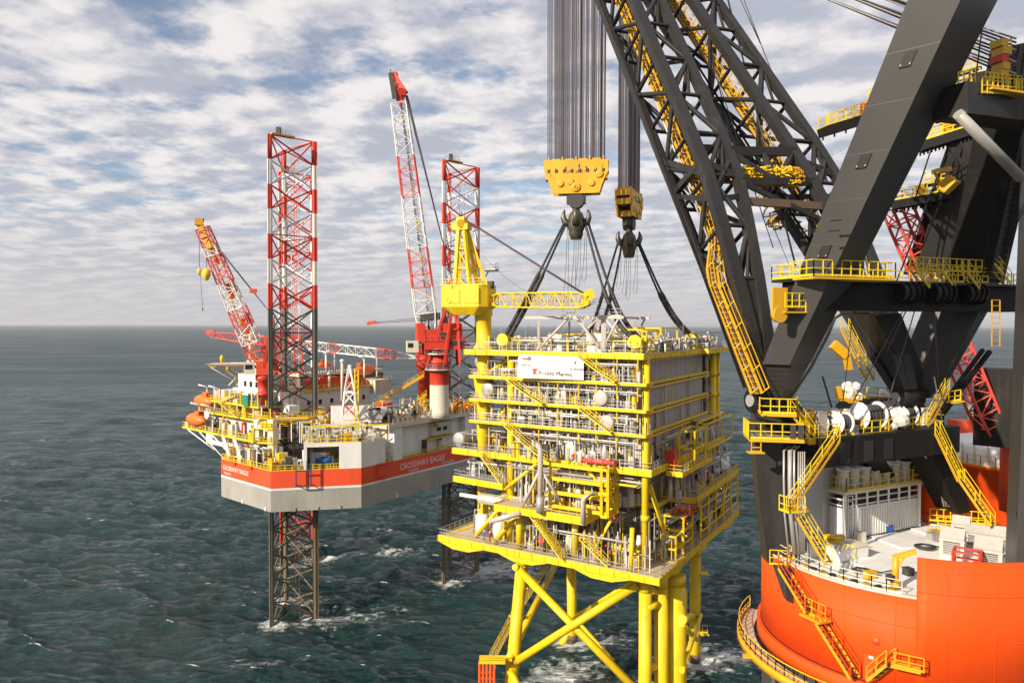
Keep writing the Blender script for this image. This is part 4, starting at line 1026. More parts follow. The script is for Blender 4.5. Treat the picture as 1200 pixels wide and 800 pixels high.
# ---------------------------------------------------------------- hook blocks, ropes and slings
def build_hooks():
    specs = [dict(c=P(675, 207, 113.5), e=V((.985, -.17, 0)), L=10, W=1.9, H=6.0, lab='wider yellow hook block on the left, hanging broadside from a curtain of wire ropes', nm='SWL 5000 MT', n=(20, 2)),
             dict(c=P(737, 240, 128), e=V((.40, .916, 0)), L=8.6, W=2.6, H=5.0, lab='narrower looking yellow hook block on the right, seen almost end on', nm='SWL 5000 MT', n=(8, 2))]
    prongs = []
    for sp in specs:
        c, e = sp['c'], sp['e'].normalized(); f = V((-e.y, e.x, 0))
        if f.y < 0: f = -f
        t_ = thing('hook_block', sp['lab'], 'hook block', c - UP * 7.5, 'main hook blocks of the heavy lift crane')
        L, W, H = sp['L'], sp['W'], sp['H']
        mb = MB()
        prof = [(-.5, .42), (-.49, .1), (-.43, -.12), (-.36, -.46), (.36, -.46), (.43, -.12), (.5, .1), (.49, .38)]
        for sg in (-1, 1):
            o = f * (sg * W / 2)
            vs = [c + e * (a * L) + UP * (b * H) + o - f * .15 for a, b in prof] + [c + e * (a * L) + UP * (b * H) + o + f * .15 for a, b in prof]
            n = len(prof)
            mb.add(vs, [(i, (i + 1) % n, n + (i + 1) % n, n + i) for i in range(n)] + [tuple(range(n))[::-1], tuple(range(n, 2 * n))], 'gold')
        for (a, b) in ((-.47, .25), (-.45, -.05), (.45, -.05), (.47, .25), (-.25, -.42), (.25, -.42)):
            mb.dbox(c + e * (a * L) + UP * (b * H - .2), e, f, .6, W, 1.0, 'gold')
        for k in range(5):
            a = -.42 + .21 * k; mb.dbox(c + e * (a * L) + UP * (.36 * H), e, f, .22, W * 1.06, .75, 'gold')
        for k in range(4): mb.dbox(c + e * ((-.315 + .21 * k) * L) + UP * (.38 * H), e, f, 1.3, W * .94, .35, 'gold')
        for (a, b, r_) in ((-.24, -.2, .55), (.24, -.2, .55), (0, -.3, .75), (0, -.3, .35), (-.08, -.16, .5), (.36, .02, .6)):
            mb.lathe(c + e * (a * L) + UP * (b * H) - f * (W / 2 + .12), [(r_, .0), (r_, .18 + (.12 if r_ < .5 else 0)), (r_ * .7, .2), (.001, .2)], 'gold', 16, -f)
        for (a, b) in ((-.33, .12), (-.16, .14), (.16, .14), (.3, .12), (-.4, .0), (.4, .2), (.05, .2)): mb.dbox(c + e * (a * L) + UP * (b * H) - f * (W / 2 + .2), e, f, .16, .12, .5, 'dark' if a in (-.16, .16, .05) else 'gold')
        mb.build('frame', t_)
        mb = MB()
        for k in range(8):
            a = (-.42 + .12 * k) * L; q = c + e * a + UP * (.12 * H); mb.tube(q - e * .22, q + e * .22, 1.35 if W > 2 else 1.15, 'dark', n=18)
        mb.build('sheave', t_)
        text(sp['nm'], t_, c + e * (-.15 * L) + UP * (.06 * H) - f * (W / 2 + .17), e if e.cross(UP).y < 0 else -e, .62, 'brownink', 'lettering')
        # swivel and four-pronged hook
        hb = c - UP * (H * .5)
        mb = MB(); mb.tube(hb - f * .9 - UP * .7, hb + f * .9 - UP * .7, 1.25, 'dark', n=20); mb.dbox(hb - UP * 1.2, e, f, 2.9, 1.5, 1.4, 'dark'); mb.build('swivel', t_)
        mb = MB()
        hc = hb - UP * 4.2
        mb.lathe(hc, [(.55, 2.8), (.62, 1.9), (1.0, 1.5), (1.25, .8), (1.2, .2), (1.35, -.2), (1.3, -.9), (1.1, -1.3), (1.12, -1.7), (.85, -2.5), (.001, -2.5)], 'bronze', 20)
        hx = V((1, 0, 0))
        for k in range(4):
            an = R(-8 + 90 * k) if sp is specs[0] else R(4 + 90 * k)
            d = V((math.cos(an), math.sin(an), 0))
            pts = [hc + d * .6 + UP * .1, hc + d * 1.2 + UP * -.15, hc + d * 1.7 + UP * .2, hc + d * 2.0 + UP * .9, hc + d * 1.95 + UP * 1.5, hc + d * 1.8 + UP * 2.1]
            mb.path(pts, .6, 'bronze', 10, rs=[.65, .62, .55, .44, .3, .12])
            prongs.append((hc + d * 1.45 + UP * .6, d))
        mb.build('hook', t_)
        # reeving: falls of wire rope up to the boom head
        zt = 148.0
        nx, ny = sp['n']
        for i in range(nx * 2 + 1):
            for k in range(ny):
                a = (-.45 + .9 * (i + (k * .5)) / (nx * 2 + .5)) * L + rnd.uniform(-.17, .17); b = (-.36 + .72 * k) * W
                p = c + e * a + f * b + UP * (H * .3)
                q = V((p.x, p.y, zt)) + e * (-a * -.04)
                mb = MB(); mb.tube(p, q, .075 if sp is specs[0] else .08, 'wire', n=5, caps=False); mb.build('wire_rope', t_)
        for k in range(4):
            p = prongs[-4 + k][0] - UP * .4; x0 = p + V((rnd.uniform(-.5, .5), 0, 0))
            L_ = rnd.uniform(8, 13); pts = [x0, x0 + V((-.25, 0, -L_ * .6)), x0 + V((-.6, 0, -L_ * .92)), x0 + V((-.2, 0, -L_)), x0 + V((.1, 0, -L_ * .9)), x0 + V((.15, 0, -L_ * .5)), x0 + V((.2, 0, -.2))]
            mb = MB(); mb.path(pts, .035, 'dark', 4); mb.build('tag_line', t_)
    # slings: two legs of each run to the platform lift points
    def sling(hook, d, lift, sag, side, label, group='black lifting slings from the hooks to the platform roof'):
        for sg in (-1, 1):
            lat = (lift - hook).cross(UP).normalized()
            a = hook + lat * (.35 * sg); b = lift + lat * (.9 * sg) + UP * .3
            N = 26; pts = []; rs = []
            for i in range(N):
                t_ = i / (N - 1); q = a.lerp(b, t_) - UP * (sag * math.sin(math.pi * t_ ** 1.15)) + lat * sg * .25 * math.sin(math.pi * t_)
                pts.append(q); rs.append(.19 if t_ < .42 else .34)
            mb = MB(); mb.path([hook + d * .45 + UP * .1] + pts, .2, 'sling', 8, rs=[.19] + rs)
            for i in range(12, N - 1, 2): mb.path([pts[i], pts[i].lerp(pts[i + 1], .35)], .38, 'black' if i % 4 else 'steel', 8)
            mb.build('lifting_sling', label=label % ('outer' if sg * side < 0 else 'inner'), cat='sling', group=group)
    l0, l1, l2, l3 = [T(u, v, 62.7) for u, v in LIFT]
    pr = prongs
    # broadside hook: prongs indexes 0:+x 1:+y 2:-x 3:-y
    sling(pr[2][0], pr[2][1], l0, .6, 1, '%s of the two straight black slings going down left from the wider hook block')
    sling(pr[0][0], pr[0][1], l1, 3.4, -1, '%s of the two drooping black slings curving down right from the wider hook block')
    sling(pr[6][0], pr[6][1], l2, 1.2, 1, '%s of the two black slings going down left from the narrow hook block')
    sling(pr[4][0], pr[4][1], l3, 2.4, -1, '%s of the two black slings curving down right from the narrow hook block')
# ================================================================ JACK-UP RIG
HB, HT = 27.4, 35.6
hA, hB_, hR, hL = PZ(318, 600.7, HB), PZ(424, 595, HB), PZ(592, 547.5, HB), PZ(260, 582, HB)
def flat(v): return V((v.x, v.y, 0))
eR = flat(hR - hB_).normalized(); eL = flat(hL - hA).normalized(); eB = flat(hB_ - hA).normalized()
nR = V((eR.y, -eR.x, 0)); nL = V((-eL.y, eL.x, 0)); nB = V((eB.y, -eB.x, 0))
if nL.y > 0: nL = -nL
LEGS = [  # chord feet on the water
    [PZ(319.5, 736, 0), PZ(370.5, 722, 0), PZ(336, 706, 0)],
    [PZ(521, 686, 0), PZ(559, 672, 0), PZ(527, 661, 0)],
    [PZ(331, 662, 0), PZ(368, 655, 0), PZ(337, 642, 0)]]
FOAM_SPOTS = []
for lg in LEGS:
    for c in lg: FOAM_SPOTS.append((c.x, c.y, 3.2, .75, 3.0))
FOAM_SPOTS += [(-9, 190, 10, .72, 2.2), (-40, 160, 9, .42, 2.0), (12.5, 146, 5, .8, 3.0), (34, 137, 6, .8, 3.4), (0.5, 113, 7, .7, 2.4), (8, 133, 7, .75, 1.6), (19, 105, 8, .65, 2.2),
               (19, 128, 6, .5, 2), (-37, 205, 4, .5, 5), (2, 187, 4, .7, 3)]

def build_rig():
    ctr = V((-45, 180, 30))
    rig = thing('jack_up_rig', 'red and grey jack up rig on three lattice legs left of the yellow platform', 'oil rig', V((-45, 180, HB)))
    poly = [hA, hB_, hR, hR + eR * 12 - eB * 6, V((-22, 226, 0)), V((-70, 226, 0)), hL + eR * 34 - eL * 2, hL]
    # hull bands
    mb = MB()
    zs = [(HB, HB + 4.3, 'grey'), (HB + 4.3, HB + 4.72, 'white'), (HB + 4.72, HT, 'hullred')]
    n = len(poly)
    for z0, z1, mt in zs:
        vs = [V((p.x, p.y, z0)) for p in poly] + [V((p.x, p.y, z1)) for p in poly]
        mb.add(vs, [(i, (i + 1) % n, n + (i + 1) % n, n + i) for i in range(n)], mt)
    mb.add([V((p.x, p.y, HB)) for p in poly], [tuple(range(n))[::-1]], 'grey'); mb.add([V((p.x, p.y, HT)) for p in poly], [tuple(range(n))], 'brown')
    hull = mb.build('hull', rig, 'red over grey hull with a white stripe')
    mb = MB()    # anodes, fairleads and fenders
    for k in range(7):
        p = hB_ + eR * (3 + k * 7.3); mb = MB(); mb.obox(V((p.x, p.y, HB)) + nR * .02, eR * .35, nR * .22, UP * (.8 + .3 * (k % 2)), 'steel' if k != 1 else 'white'); mb.build('anode', hull)
    for k in (4.5, 39):
        p = hB_ + eR * k; mb = MB(); mb.obox(V((p.x, p.y, HB + 5.6)), eR * 2.6, nR * .8, UP * 2.7, 'hullred'); mb.obox(V((p.x, p.y, HB + 8.0)) + nR * .1, eR * 2.8, nR * 1.0, UP * .35, 'red'); mb.build('sponson', hull)
    for k in (3, 7): 
        p = hL.lerp(hA, k / 12); mb = MB(); mb.obox(V((p.x, p.y, HT - .5)), -eL * 1.6, nL * .4, UP * .6, 'hullred'); mb.build('fairlead', hull)
    for k in (.45, .9):
        p = hL.lerp(hA, k); mb = MB(); mb.obox(V((p.x, p.y, HB)), -eL * .4, nL * .2, UP * .7, 'white'); mb.build('anode', hull)
    for k in range(3): 
        p = hA.lerp(hB_, .25 + .25 * k); mb = MB(); mb.obox(V((p.x, p.y, HB)), eB * .35, nB * .2, UP * .7, 'steel'); mb.build('anode', hull)
    mb = MB()   # open hose frame hanging over the front face
    a = hA.lerp(hB_, .28); a = V((a.x, a.y, HB + 5.3)) + nB * 1.2; b = hA.lerp(hB_, .44); b = V((b.x, b.y, HB + 5.3)) + nB * 1.2
    for q in (a, b): mb.bar(q, q + UP * 6, .22, .22, 'navy'); mb.bar(q, q - nB * 1.2, .2, .2, 'navy')
    mb.bar(a, b, .2, .2, 'dark'); mb.bar(a + UP * 3, b + UP * 3, .2, .2, 'dark'); mb.build('boat_ladder', hull)
    p = hB_ + eR * 11.4
    text('CROSSWAY EAGLE', hull, V((p.x, p.y, HB + 5.85)) + nR * .05, eR, 1.95, 'wlet', sx=.92)
    p = hB_ + eR * 14.2; text('MAJURO', hull, V((p.x, p.y, HB + 4.95)) + nR * .05, eR, .75, 'wlet', sx=1.2)
    p = hB_ + eR * 25.5; text('IMO 8769705', hull, V((p.x, p.y, HB + 4.95)) + nR * .05, eR, .75, 'wlet', sx=1.1)
    p = hL - eL * .8; text('CROSSWAY EAGLE', hull, V((p.x, p.y, HB + 6.1)) + nL * .05, -eL, 1.4, 'wlet', sx=.92)
    p = hL - eL * 1.4; text('MAJURO', hull, V((p.x, p.y, HB + 5.2)) + nL * .05, -eL, .6, 'wlet', sx=1.3)
    # ---- legs
    bay = 5.25
    def leg(ch, top, paint_to, extra, lab):
        cs = [V((c.x, c.y, 0)) for c in ch]; gc = (cs[0] + cs[1] + cs[2]) / 3
        mb = MB()
        nb = int((top + 8) / bay); zs = [top - k * bay for k in range(nb + 1)]
        def mat(z):
            k = int((top - z) / bay + .01)
            if z > paint_to: return 'red' if (k // 1) % 2 == 0 else 'white'
            for (e0, e1, mm) in extra:
                if e0 < z < e1: return mm
            return 'legdark' if z > 24 else 'legbeige'
        for ci, c in enumerate(cs):
            for k in range(nb):
                z1, z0 = zs[k], zs[k + 1]; mt = mat(z1 - .1)
                mb.tube(c + UP * z0, c + UP * z1, .55, mt, n=10, caps=(k == 0))
                d = (c - gc).normalized(); mb.bar(c + d * .5 + UP * z0, c + d * .5 + UP * z1, .2, .5, mt if mt != 'white' else 'cream', up=d)
        for i in range(3):
            A_, B_ = cs[i], cs[(i + 1) % 3]
            for k in range(nb):
                z1, z0 = zs[k], zs[k + 1]; mt = mat(z1 - .1)
                mb.tube(A_ + UP * z0, B_ + UP * z1, .18, mt, n=6, caps=False); mb.tube(B_ + UP * z0, A_ + UP * z1, .18, mt, n=6, caps=False)
                if k % 4 == 0: mb.tube(A_ + UP * z1, B_ + UP * z1, .14, mt, n=6, caps=False)
        for k in range(5):     # risers inside the leg
            p = gc + V((math.cos(k * 1.3), math.sin(k * 1.3), 0)) * 1.9
            mb.tube(V((p.x, p.y, 30 if k > 1 else -2)), V((p.x, p.y, top - 1 - k * .6)), .08, 'pink' if k % 2 else 'steel', n=5)
        lg = mb.build('leg', rig, lab)
        t_ = MB()
        e = (cs[1] - cs[0]).normalized(); t_.dbox(cs[0].lerp(cs[1], .28) + UP * top, e, V((-e.y, e.x, 0)), 5.0, 1.6, .3, 'gold')
        q = cs[0].lerp(cs[1], .2) + UP * (top + .3); t_.bar(q, q + UP * 1.5, .9, .9, 'dark'); t_.rail([q + e * .8, q + e * 3], 'steel', step=.8); t_.bar(q + e * 3, q + e * 3 + UP * 2.4, .08, .08, 'steel')
        t_.build('top_platform', lg)
    leg(LEGS[0], 105.2, 72.9, [], 'leg nearest the camera')
    leg(LEGS[1], 105.7, 72.9, [], 'leg half hidden behind the yellow platform')
    leg(LEGS[2], 105.8, 57.0, [(9, 29, 'red')], 'leg directly behind the nearest one')
    # ---- jacking houses round each leg
    for li, ch in enumerate(LEGS):
        gc = (ch[0] + ch[1] + ch[2]) / 3; gc = V((gc.x, gc.y, 0))
        mb = MB()
        for c in ch:
            d = (flat(c) - gc).normalized(); s_ = V((-d.y, d.x, 0)); o = flat(c) + d * 1.9
            for q in (-1.7, 1.7): mb.dbox(o + s_ * q + UP * HT, s_, d, 1.3, 1.6, 9.5, 'cream')
            for z in (HT + 1.5, HT + 4.5, HT + 7.5):
                mb.dbox(o + UP * z, s_, d, 5.2, 2.6, .25, 'yellow'); mb.rail([o + s_ * -2.6 + d * 1.3 + UP * (z + .2), o + s_ * 2.6 + d * 1.3 + UP * (z + .2)], 'yellow', step=1.1)
            for k in range(10):
                q = o + s_ * rnd.uniform(-2.3, 2.3) + d * rnd.uniform(.3, 1.2); mb.dbox(q + UP * (HT + rnd.choice([.2, 1.8, 4.8, 7.8])), s_, d, .8, .6, rnd.uniform(.6, 1.9), rnd.choice(['cream', 'white', 'gold', 'dark', 'yellow']))
        r_ = 8.0
        ring = [gc + V((math.cos(R(k * 60 + 15)), math.sin(R(k * 60 + 15)), 0)) * r_ for k in range(6)]
        for z in (HT + 9.3,):
            for a, b in zip(ring, ring[1:] + ring[:1]): mb.bar(a + UP * z, b + UP * z, .5, .4, 'gold'); mb.rail([a + UP * (z + .25), b + UP * (z + .25)], 'yellow', step=1.2)
        mb.build('jacking_house', rig)
    # ---- accommodation block
    C0 = flat(P(306, 460, 163)); zt = 48.9
    mb = MB(); b0, b1, b2, b3 = C0, C0 + eR * 34, C0 + eR * 34 + eL * 15, C0 + eL * 15
    mb.prism([b0, b1, b2, b3], HT, zt, 'white'); acc = mb.build('accommodation_block', rig, 'cream accommodation block')
    mb = MB(); mb.prism([b0 + nR * .6, b1 + nR * .6, b2, b3], zt + .005, zt + .35, 'yellow', 'deckgrey'); mb.rail([b0 + UP * (zt + .35) + nR * .5, b1 + UP * (zt + .35) + nR * .5], 'yellow', step=1.8); mb.build('roof', acc)
    mb = MB(); q = C0 + eL * 1 + eR * .5
    mb.obox(q + UP * (zt + .4), eL * 10, eR * 8, UP * 4.2, 'white'); mb.obox(C0 + eL * 3 + eR * 1 + UP * (zt + 4.6), eL * 5, eR * 5, UP * 3.2, 'cream'); mb.build('bridge_house', acc, 'white upper house')
    mb = MB(); mb.obox(C0 + eL * 14.8 + nL * .3 + UP * HT, eL * 11, eR * 9, UP * 10.4, 'white'); mb.obox(C0 + eL * 15.5 + UP * (HT + 10.4), eL * 6, eR * 7, UP * 3.0, 'white'); mb.obox(C0 + eL * 1 + nL * .05 + UP * HT, eL * 14, nL * 1.4, UP * 4.6, 'cream')
    mb.rail([C0 + eL * 15 + nL * .2 + UP * (HT + 10.4), C0 + eL * 25.6 + nL * .2 + UP * (HT + 10.4)], 'yellow', step=1.3)
    mb.build('annex', acc, 'white lower annex at the left')
    def windows(o, ex, out, n_, step, z, w, h):
        for k in range(n_):
            mb = MB(); p = o + ex * (k * step) + UP * z; mb.obox(p, ex * w, out * .06, UP * h, 'glass'); mb.bar(p + out * .05 - ex * .1, p + out * .05 + ex * (w + .1), .12, .12, 'cream')
            mb.build('window', acc)
    windows(C0 + eR * 13, eR, nR, 6, 3.6, 45.6, .95, 1.2); windows(C0 + eR * 14, eR, nR, 5, 4.2, 40.3, .9, 1.2)
    windows(C0 + eL * 1.6, eL, nL, 4, 3.3, 44.6, 1.3, 1.3); windows(C0 + eL * 2.2, eL, nL, 4, 3.1, 40.8, 1.3, 1.3); windows(C0 + eL * 2 + eR * .5, eL, nL, 3, 2.6, 50.6, 1.2, 1.3)
    # walkways stacked on the left side
    def gallery(px, py, D, L, W, mats=('yellow', 'deckgrey')):
        p = P(px, py, D); z = p.z; p = flat(p); mb = MB()
        a, b, c, d = p, p + eL * L, p + eL * L - nL * W, p - nL * W
        mb.prism([a, b, c, d], z - .3, z, *mats); g = mb.build('gallery', rig)
        mb = MB(); mb.rail([a + UP * z, b + UP * z, c + UP * z], 'yellow', step=1.5, h=1.2, t=.075); mb.build('railing', g)
        return p, z
    g1 = gallery(297, 518, 151, 33, 8); g2 = gallery(318, 496, 152, 33, 9); g3 = gallery(303, 478, 155, 23, 9); 
    mb = MB()
    for (p, z), L in ((g1, 33), (g2, 33), (g3, 23)):
        for k in range(9):
            q = p + eL * (1 + k * L / 9.4) - nL * .4; mb.bar(q + UP * z, q + UP * (z + 2.9), .22, .22, 'white' if k % 3 else 'yellow')
        for k in range(26):
            q = p + eL * rnd.uniform(.5, L - 1) - nL * rnd.uniform(.8, 5.5); part_box(rig, 'gallery_cabinet', q + UP * z, eL, nL, rnd.uniform(.4, 2.2), rnd.uniform(.5, 1.6), rnd.uniform(.7, 2.6), rnd.choice(['cream', 'white', 'beige', 'yellow', 'dark', 'white', 'cream', 'steel', 'red']))
    p, z = g1
    for k in (18, 24, 30): mb.tube(p + eL * k + UP * (z - .4), p + eL * (k - 9) - nL * 2 + UP * (HT - 1.5 if k < 28 else HT + .6), .16, 'white', n=6)
    for k in (4, 9): mb.tube(p + eL * (k + 5) - nL * .5 + UP * (z), p + eL * k + nL * .3 + UP * (HT + .6), .45, 'white', n=8)
    p, z = g2; mb.tube(p + eL * 29 + UP * z, p + eL * 23 + UP * (z - 4), .5, 'white', n=8)
    for (q0, q1) in ((g1[0] + eL * 14 + UP * g1[1], g2[0] + eL * 19 + UP * g2[1]), (g2[0] + eL * 13 + UP * g2[1], g3[0] + eL * 17 + UP * g3[1]), (g3[0] + eL * 16 + UP * g3[1], g3[0] + eL * 9 + UP * (zt + .4))):
        mb.stair(q0, q1, nL, 1.2, 'yellow')
    mb.build('gallery_fitting', rig)
    for (p, z), L, W, h in ((g1, 31, 5.2, 2.7), (g2, 30, 5.6, 2.9), (g3, 21, 6, 2.6)):
        mb = MB(); o_ = p + eL * 1.5 - nL * W + UP * (z + .01); mb.obox(o_, eL * L, -nL * 2.2, UP * h, 'white')
        for k in range(int(L / 3.4)): mb.obox(o_ + eL * (1 + k * 3.4) + nL * .0 + UP * (.3 if k % 3 == 0 else 1.2), eL * (.9 if k % 3 == 0 else 1.1), nL * .05, UP * (1.9 if k % 3 == 0 else .8), 'steel' if k % 3 == 0 else 'glass')
        mb.build('gallery_house', rig)
    # deck edge clutter and rails on the hull top
    mb = MB()
    for (a, b, ex, out, cnt) in ((hL, hA, -eL, nL, 60), (hA, hB_, eB, nB, 34), (hB_, hR, eR, nR, 20)):
        L = (b - a).length
        mb.rail([flat(a) + UP * HT - out * .15, flat(b) + UP * HT - out * .15], 'yellow', step=1.4, t=.09)
        for k in range(cnt):
            q = flat(a) + ex * rnd.uniform(.5, L - .5) - out * rnd.uniform(.8, 7); part_box(rig, {60: 'deck_locker', 34: 'bow_locker', 20: 'side_locker'}[cnt], q + UP * HT, ex, out, rnd.uniform(.4, 1.8), rnd.uniform(.4, 1.4), rnd.uniform(.6, 3.4), rnd.choice(['cream', 'yellow', 'white', 'dark', 'gold', 'beige', 'steel', 'gold', 'brown']))
        for k in range(cnt // 3):
            q = flat(a) + ex * rnd.uniform(.5, L - .5) - out * rnd.uniform(.8, 5); mb.tube(q + UP * HT, q + UP * (HT + rnd.uniform(2, 4.5)), .12, rnd.choice(['white', 'yellow', 'steel']), n=6)
    mb.build('deck_fitting', rig)
    # white forecastle with its wide opening
    mb = MB(); f0 = flat(hA.lerp(hB_, .36)); f1 = flat(hB_); z1 = 40.9
    L = (f1 - f0).length; o = f0 + nB * -.02
    mb.obox(o + UP * HT, eB * .6, -nB * 8, UP * (z1 - HT), 'white'); mb.obox(o + eB * 11.0 * L / 18.0 + UP * HT, eB * (L - 11.0 * L / 18.0), -nB * 8, UP * (z1 - HT), 'white')
    mb.obox(o + UP * (z1 - .7) + eB * .6, eB * (L * .62), -nB * 8, UP * .7, 'white'); mb.obox(o + UP * HT - nB * 7.5 + eB * .6, eB * L * .62, -nB * .4, UP * (z1 - HT - .7), 'beige')
    mb.obox(f1 + UP * HT + nR * .0, eR * 7, -nR * 5, UP * (z1 - HT), 'white')
    mb.rail([o + eB * .6 + UP * HT - nB * .2, o + eB * 11 + UP * HT - nB * .2], 'yellow', step=1.2)
    mb.rail([o + UP * (z1 + .02) - nB * .2, f1 + UP * (z1 + .02) - nB * .2, f1 + eR * 7 + UP * (z1 + .02) - nR * .2], 'yellow', step=1.6, h=1.6, t=.1)
    for k in range(26): part_box(rig, 'forecastle_locker', o + eB * rnd.uniform(.5, L - 1) - nB * rnd.uniform(1, 6) + UP * z1, eB, nB, rnd.uniform(.5, 2), .9, rnd.uniform(.6, 2.2), rnd.choice(['cream', 'yellow', 'beige', 'dark', 'steel', 'white', 'gold']))
    for k in range(9): part_box(rig, 'mooring_machine', o + eB * rnd.uniform(1.5, 10) - nB * rnd.uniform(2.5, 6) + UP * HT, eB, nB, rnd.uniform(.5, 2), .9, rnd.uniform(.6, 2.6), rnd.choice(['dark', 'cream', 'steel', 'brown']))
    for k in range(6): q = o + eB * (1 + k * 3.2) - nB * .5 + UP * z1; mb.bar(q, q + UP * 3.4, .16, .16, 'cream')
    mb.bar(o + UP * (z1 + 3.4) + eB - nB * .5, o + UP * (z1 + 3.4) + eB * 17 - nB * .5, .2, .3, 'yellow')
    mb.build('forecastle', rig, 'white forecastle with a wide opening')
    mb = MB(); q = flat(P(388, 510, 158)); mb.obox(q + UP * 39, eB * 9, -nB * 1.0, UP * 8.2, 'white'); q2 = flat(P(432, 510, 158)); mb.obox(q2 + UP * 39, eB * 2.8, -nB * 6, UP * 7.4, 'white')
    mb.add([q2 + UP * 46.4, q2 + eB * 4.2 + UP * 46.4, q2 + eB * 2.8 + UP * 44.2, q2 + UP * 44.2, q2 + UP * 46.4 - nB * 5, q2 + eB * 4.2 + UP * 46.4 - nB * 5, q2 + eB * 2.8 + UP * 44.2 - nB * 5, q2 + UP * 44.2 - nB * 5], [(0, 1, 2, 3), (7, 6, 5, 4), (0, 4, 5, 1), (1, 5, 6, 2), (2, 6, 7, 3), (3, 7, 4, 0)], 'white')
    mb.build('windbreak_wall', rig, 'white windbreak wall')
    # raised deck along the shaded side
    mb = MB(); r0 = flat(hB_) + eR * 9; L2 = 36
    mb.obox(r0 - nR * 1.6 + UP * HT, eR * L2, -nR * 12, UP * 7.2, 'white'); mb.prism([r0 - eR * 2 + nR * .4, r0 + eR * L2 + nR * .4, r0 + eR * L2 - nR * 18, r0 - eR * 2 - nR * 18], 42.8, 43.6, 'cream', 'brown')
    for k in (.6, 25.5): mb.obox(r0 + eR * k - nR * 1.5 + UP * HT, eR * 2.6, nR * 1.6, UP * 7.2, 'white')
    mb.obox(r0 + eR * 14 - nR * 1.6 + UP * 39.2, eR * 7, nR * 1.1, UP * 3.0, 'beige'); mb.obox(r0 + eR * 15.5 - nR * .45 + UP * 40.2, eR * 1.4, nR * .05, UP * .9, 'glass'); mb.obox(r0 + eR * 17.8 - nR * .45 + UP * 40.2, eR * 1.4, nR * .05, UP * .9, 'glass')
    mb.obox(r0 + eR * 12.6 - nR * 1.6 + UP * 38.6, eR * 9.4, nR * 1.5, UP * .3, 'gold')
    mb.rail([r0 + UP * 43.6 + nR * .3, r0 + eR * L2 + UP * 43.6 + nR * .3], 'cream', step=1.6)
    for k in range(34): part_box(rig, 'deck_crate', r0 + eR * rnd.uniform(0, L2 - 2) - nR * rnd.uniform(1, 14) + UP * 43.6, eR, nR, rnd.uniform(.5, 2.2), rnd.uniform(.5, 1.2), rnd.uniform(.5, 1.9), rnd.choice(['cream', 'yellow', 'gold', 'dark', 'white', 'brown', 'steel']))
    # yellow bridge trusses by the main crane
    a = r0 + eR * 4 - nR * 10 + UP * 49; 
    for (p, q) in ((P(440, 474, 175), P(497, 440, 176)), (P(490, 468, 174), P(512, 500, 168)), (P(497, 470, 176), P(520, 490, 172)), (P(470, 490, 172), P(500, 462, 174)), (P(535, 480, 183), P(575, 482, 190)), (P(535, 487, 183), P(575, 489, 190))):
        mb.bar(p, q, .5, .6, 'gold'); mb.rail([p, q], 'yellow', step=1.5)
    mb.bar(P(463, 505, 166), P(509, 482, 168), .8, .9, 'cream')
    mb.build('side_deck', rig, 'raised deck over a recessed beige wall')
    # pipe deck / cantilever behind
    mb = MB(); q = flat(P(352, 440, 186)); mb.obox(q + UP * 47, eR * 30, eL * 8, UP * 4.2, 'brown'); mb.obox(q + UP * 51.6 - eR * .5, eR * 31, eL * 8, UP * .7, 'cream')
    for k in range(34): mb.bar(q + eR * (k * .9) + UP * 52.3 + nR * .1, q + eR * (k * .9) + UP * 53.3 + nR * .1, .18, .18, 'brown')
    mb.bar(q + UP * 53.3, q + eR * 30 + UP * 53.3, .25, .25, 'steel')
    q = flat(P(440, 450, 190)); mb.obox(q + UP * 47, eR * 6, eL * 8, UP * 3.4, 'cream'); mb.rail([q + UP * 50.4, q + eR * 6 + UP * 50.4], 'yellow'); mb.build('cantilever', rig, 'rusty brown cantilever deck')
    # pipework and light frames filling the working decks
    FR_ = Fr(r0 - nR * 2, eR, -nR); FB_ = Fr(flat(hA), eB, -nB); FL_ = Fr(flat(hL), -eL, -nL)
    mb = MB()
    pipe_field(mb, FR_, 1, 34, 7, 43.6, 46.8, rnd, .8, depth=6, top=rig, cab='equipment_locker')
    pipe_field(mb, FB_, 5, 20, 7, 41.0, 44.5, rnd, .9, depth=5.5, top=rig, cab='equipment_locker')
    pipe_field(mb, FL_, 1, 15, 4, HT, HT + 4, rnd, 1.3, depth=3, top=rig, cab='bow_machine')
    for k in range(130):
        fr_, u1_, w1_, z_ = rnd.choice([(FR_, 34, 14, 43.6), (FB_, 20, 10, 41), (FL_, 15, 6, HT), (FR_, 34, 14, 43.6)])
        q = fr_(rnd.uniform(0, u1_), rnd.uniform(.3, w1_), z_); h = rnd.uniform(1, 4.5); mb.bar(q, q + UP * h, .13, .13, rnd.choice(['yellow', 'gold', 'white', 'cream', 'steel']))
        if k % 2: mb.bar(q + UP * h, q + UP * h + fr_.u * rnd.uniform(1, 3.5), .12, .14, rnd.choice(['yellow', 'gold', 'white']))
    mb.build('pipework', rig, kind='stuff')
    # helideck
    hp = P(272, 428, 182); mb = MB(); oc = [V((hp.x + 5.6 * math.cos(R(k * 45 + 22)), hp.y + 5.6 * math.sin(R(k * 45 + 22)), 0)) for k in range(8)]
    mb.prism(oc, hp.z - .3, hp.z, 'gold', 'deckgrey')
    for k in range(8):
        a, b = oc[k], oc[(k + 1) % 8]; c = V((hp.x, hp.y, 0)); mb.add([a + UP * (hp.z - .1), b + UP * (hp.z - .1), b + (b - c) * .16 + UP * (hp.z + .25), a + (a - c) * .16 + UP * (hp.z + .25)], [(0, 1, 2, 3)], 'cream')
    for k in range(5): mb.tube(V((hp.x - 4 + 2.4 * k, hp.y - 3, hp.z - .5)), V((hp.x + 2 + 1.6 * k, hp.y + 4, hp.z - 6)), .2, 'cream', n=6)
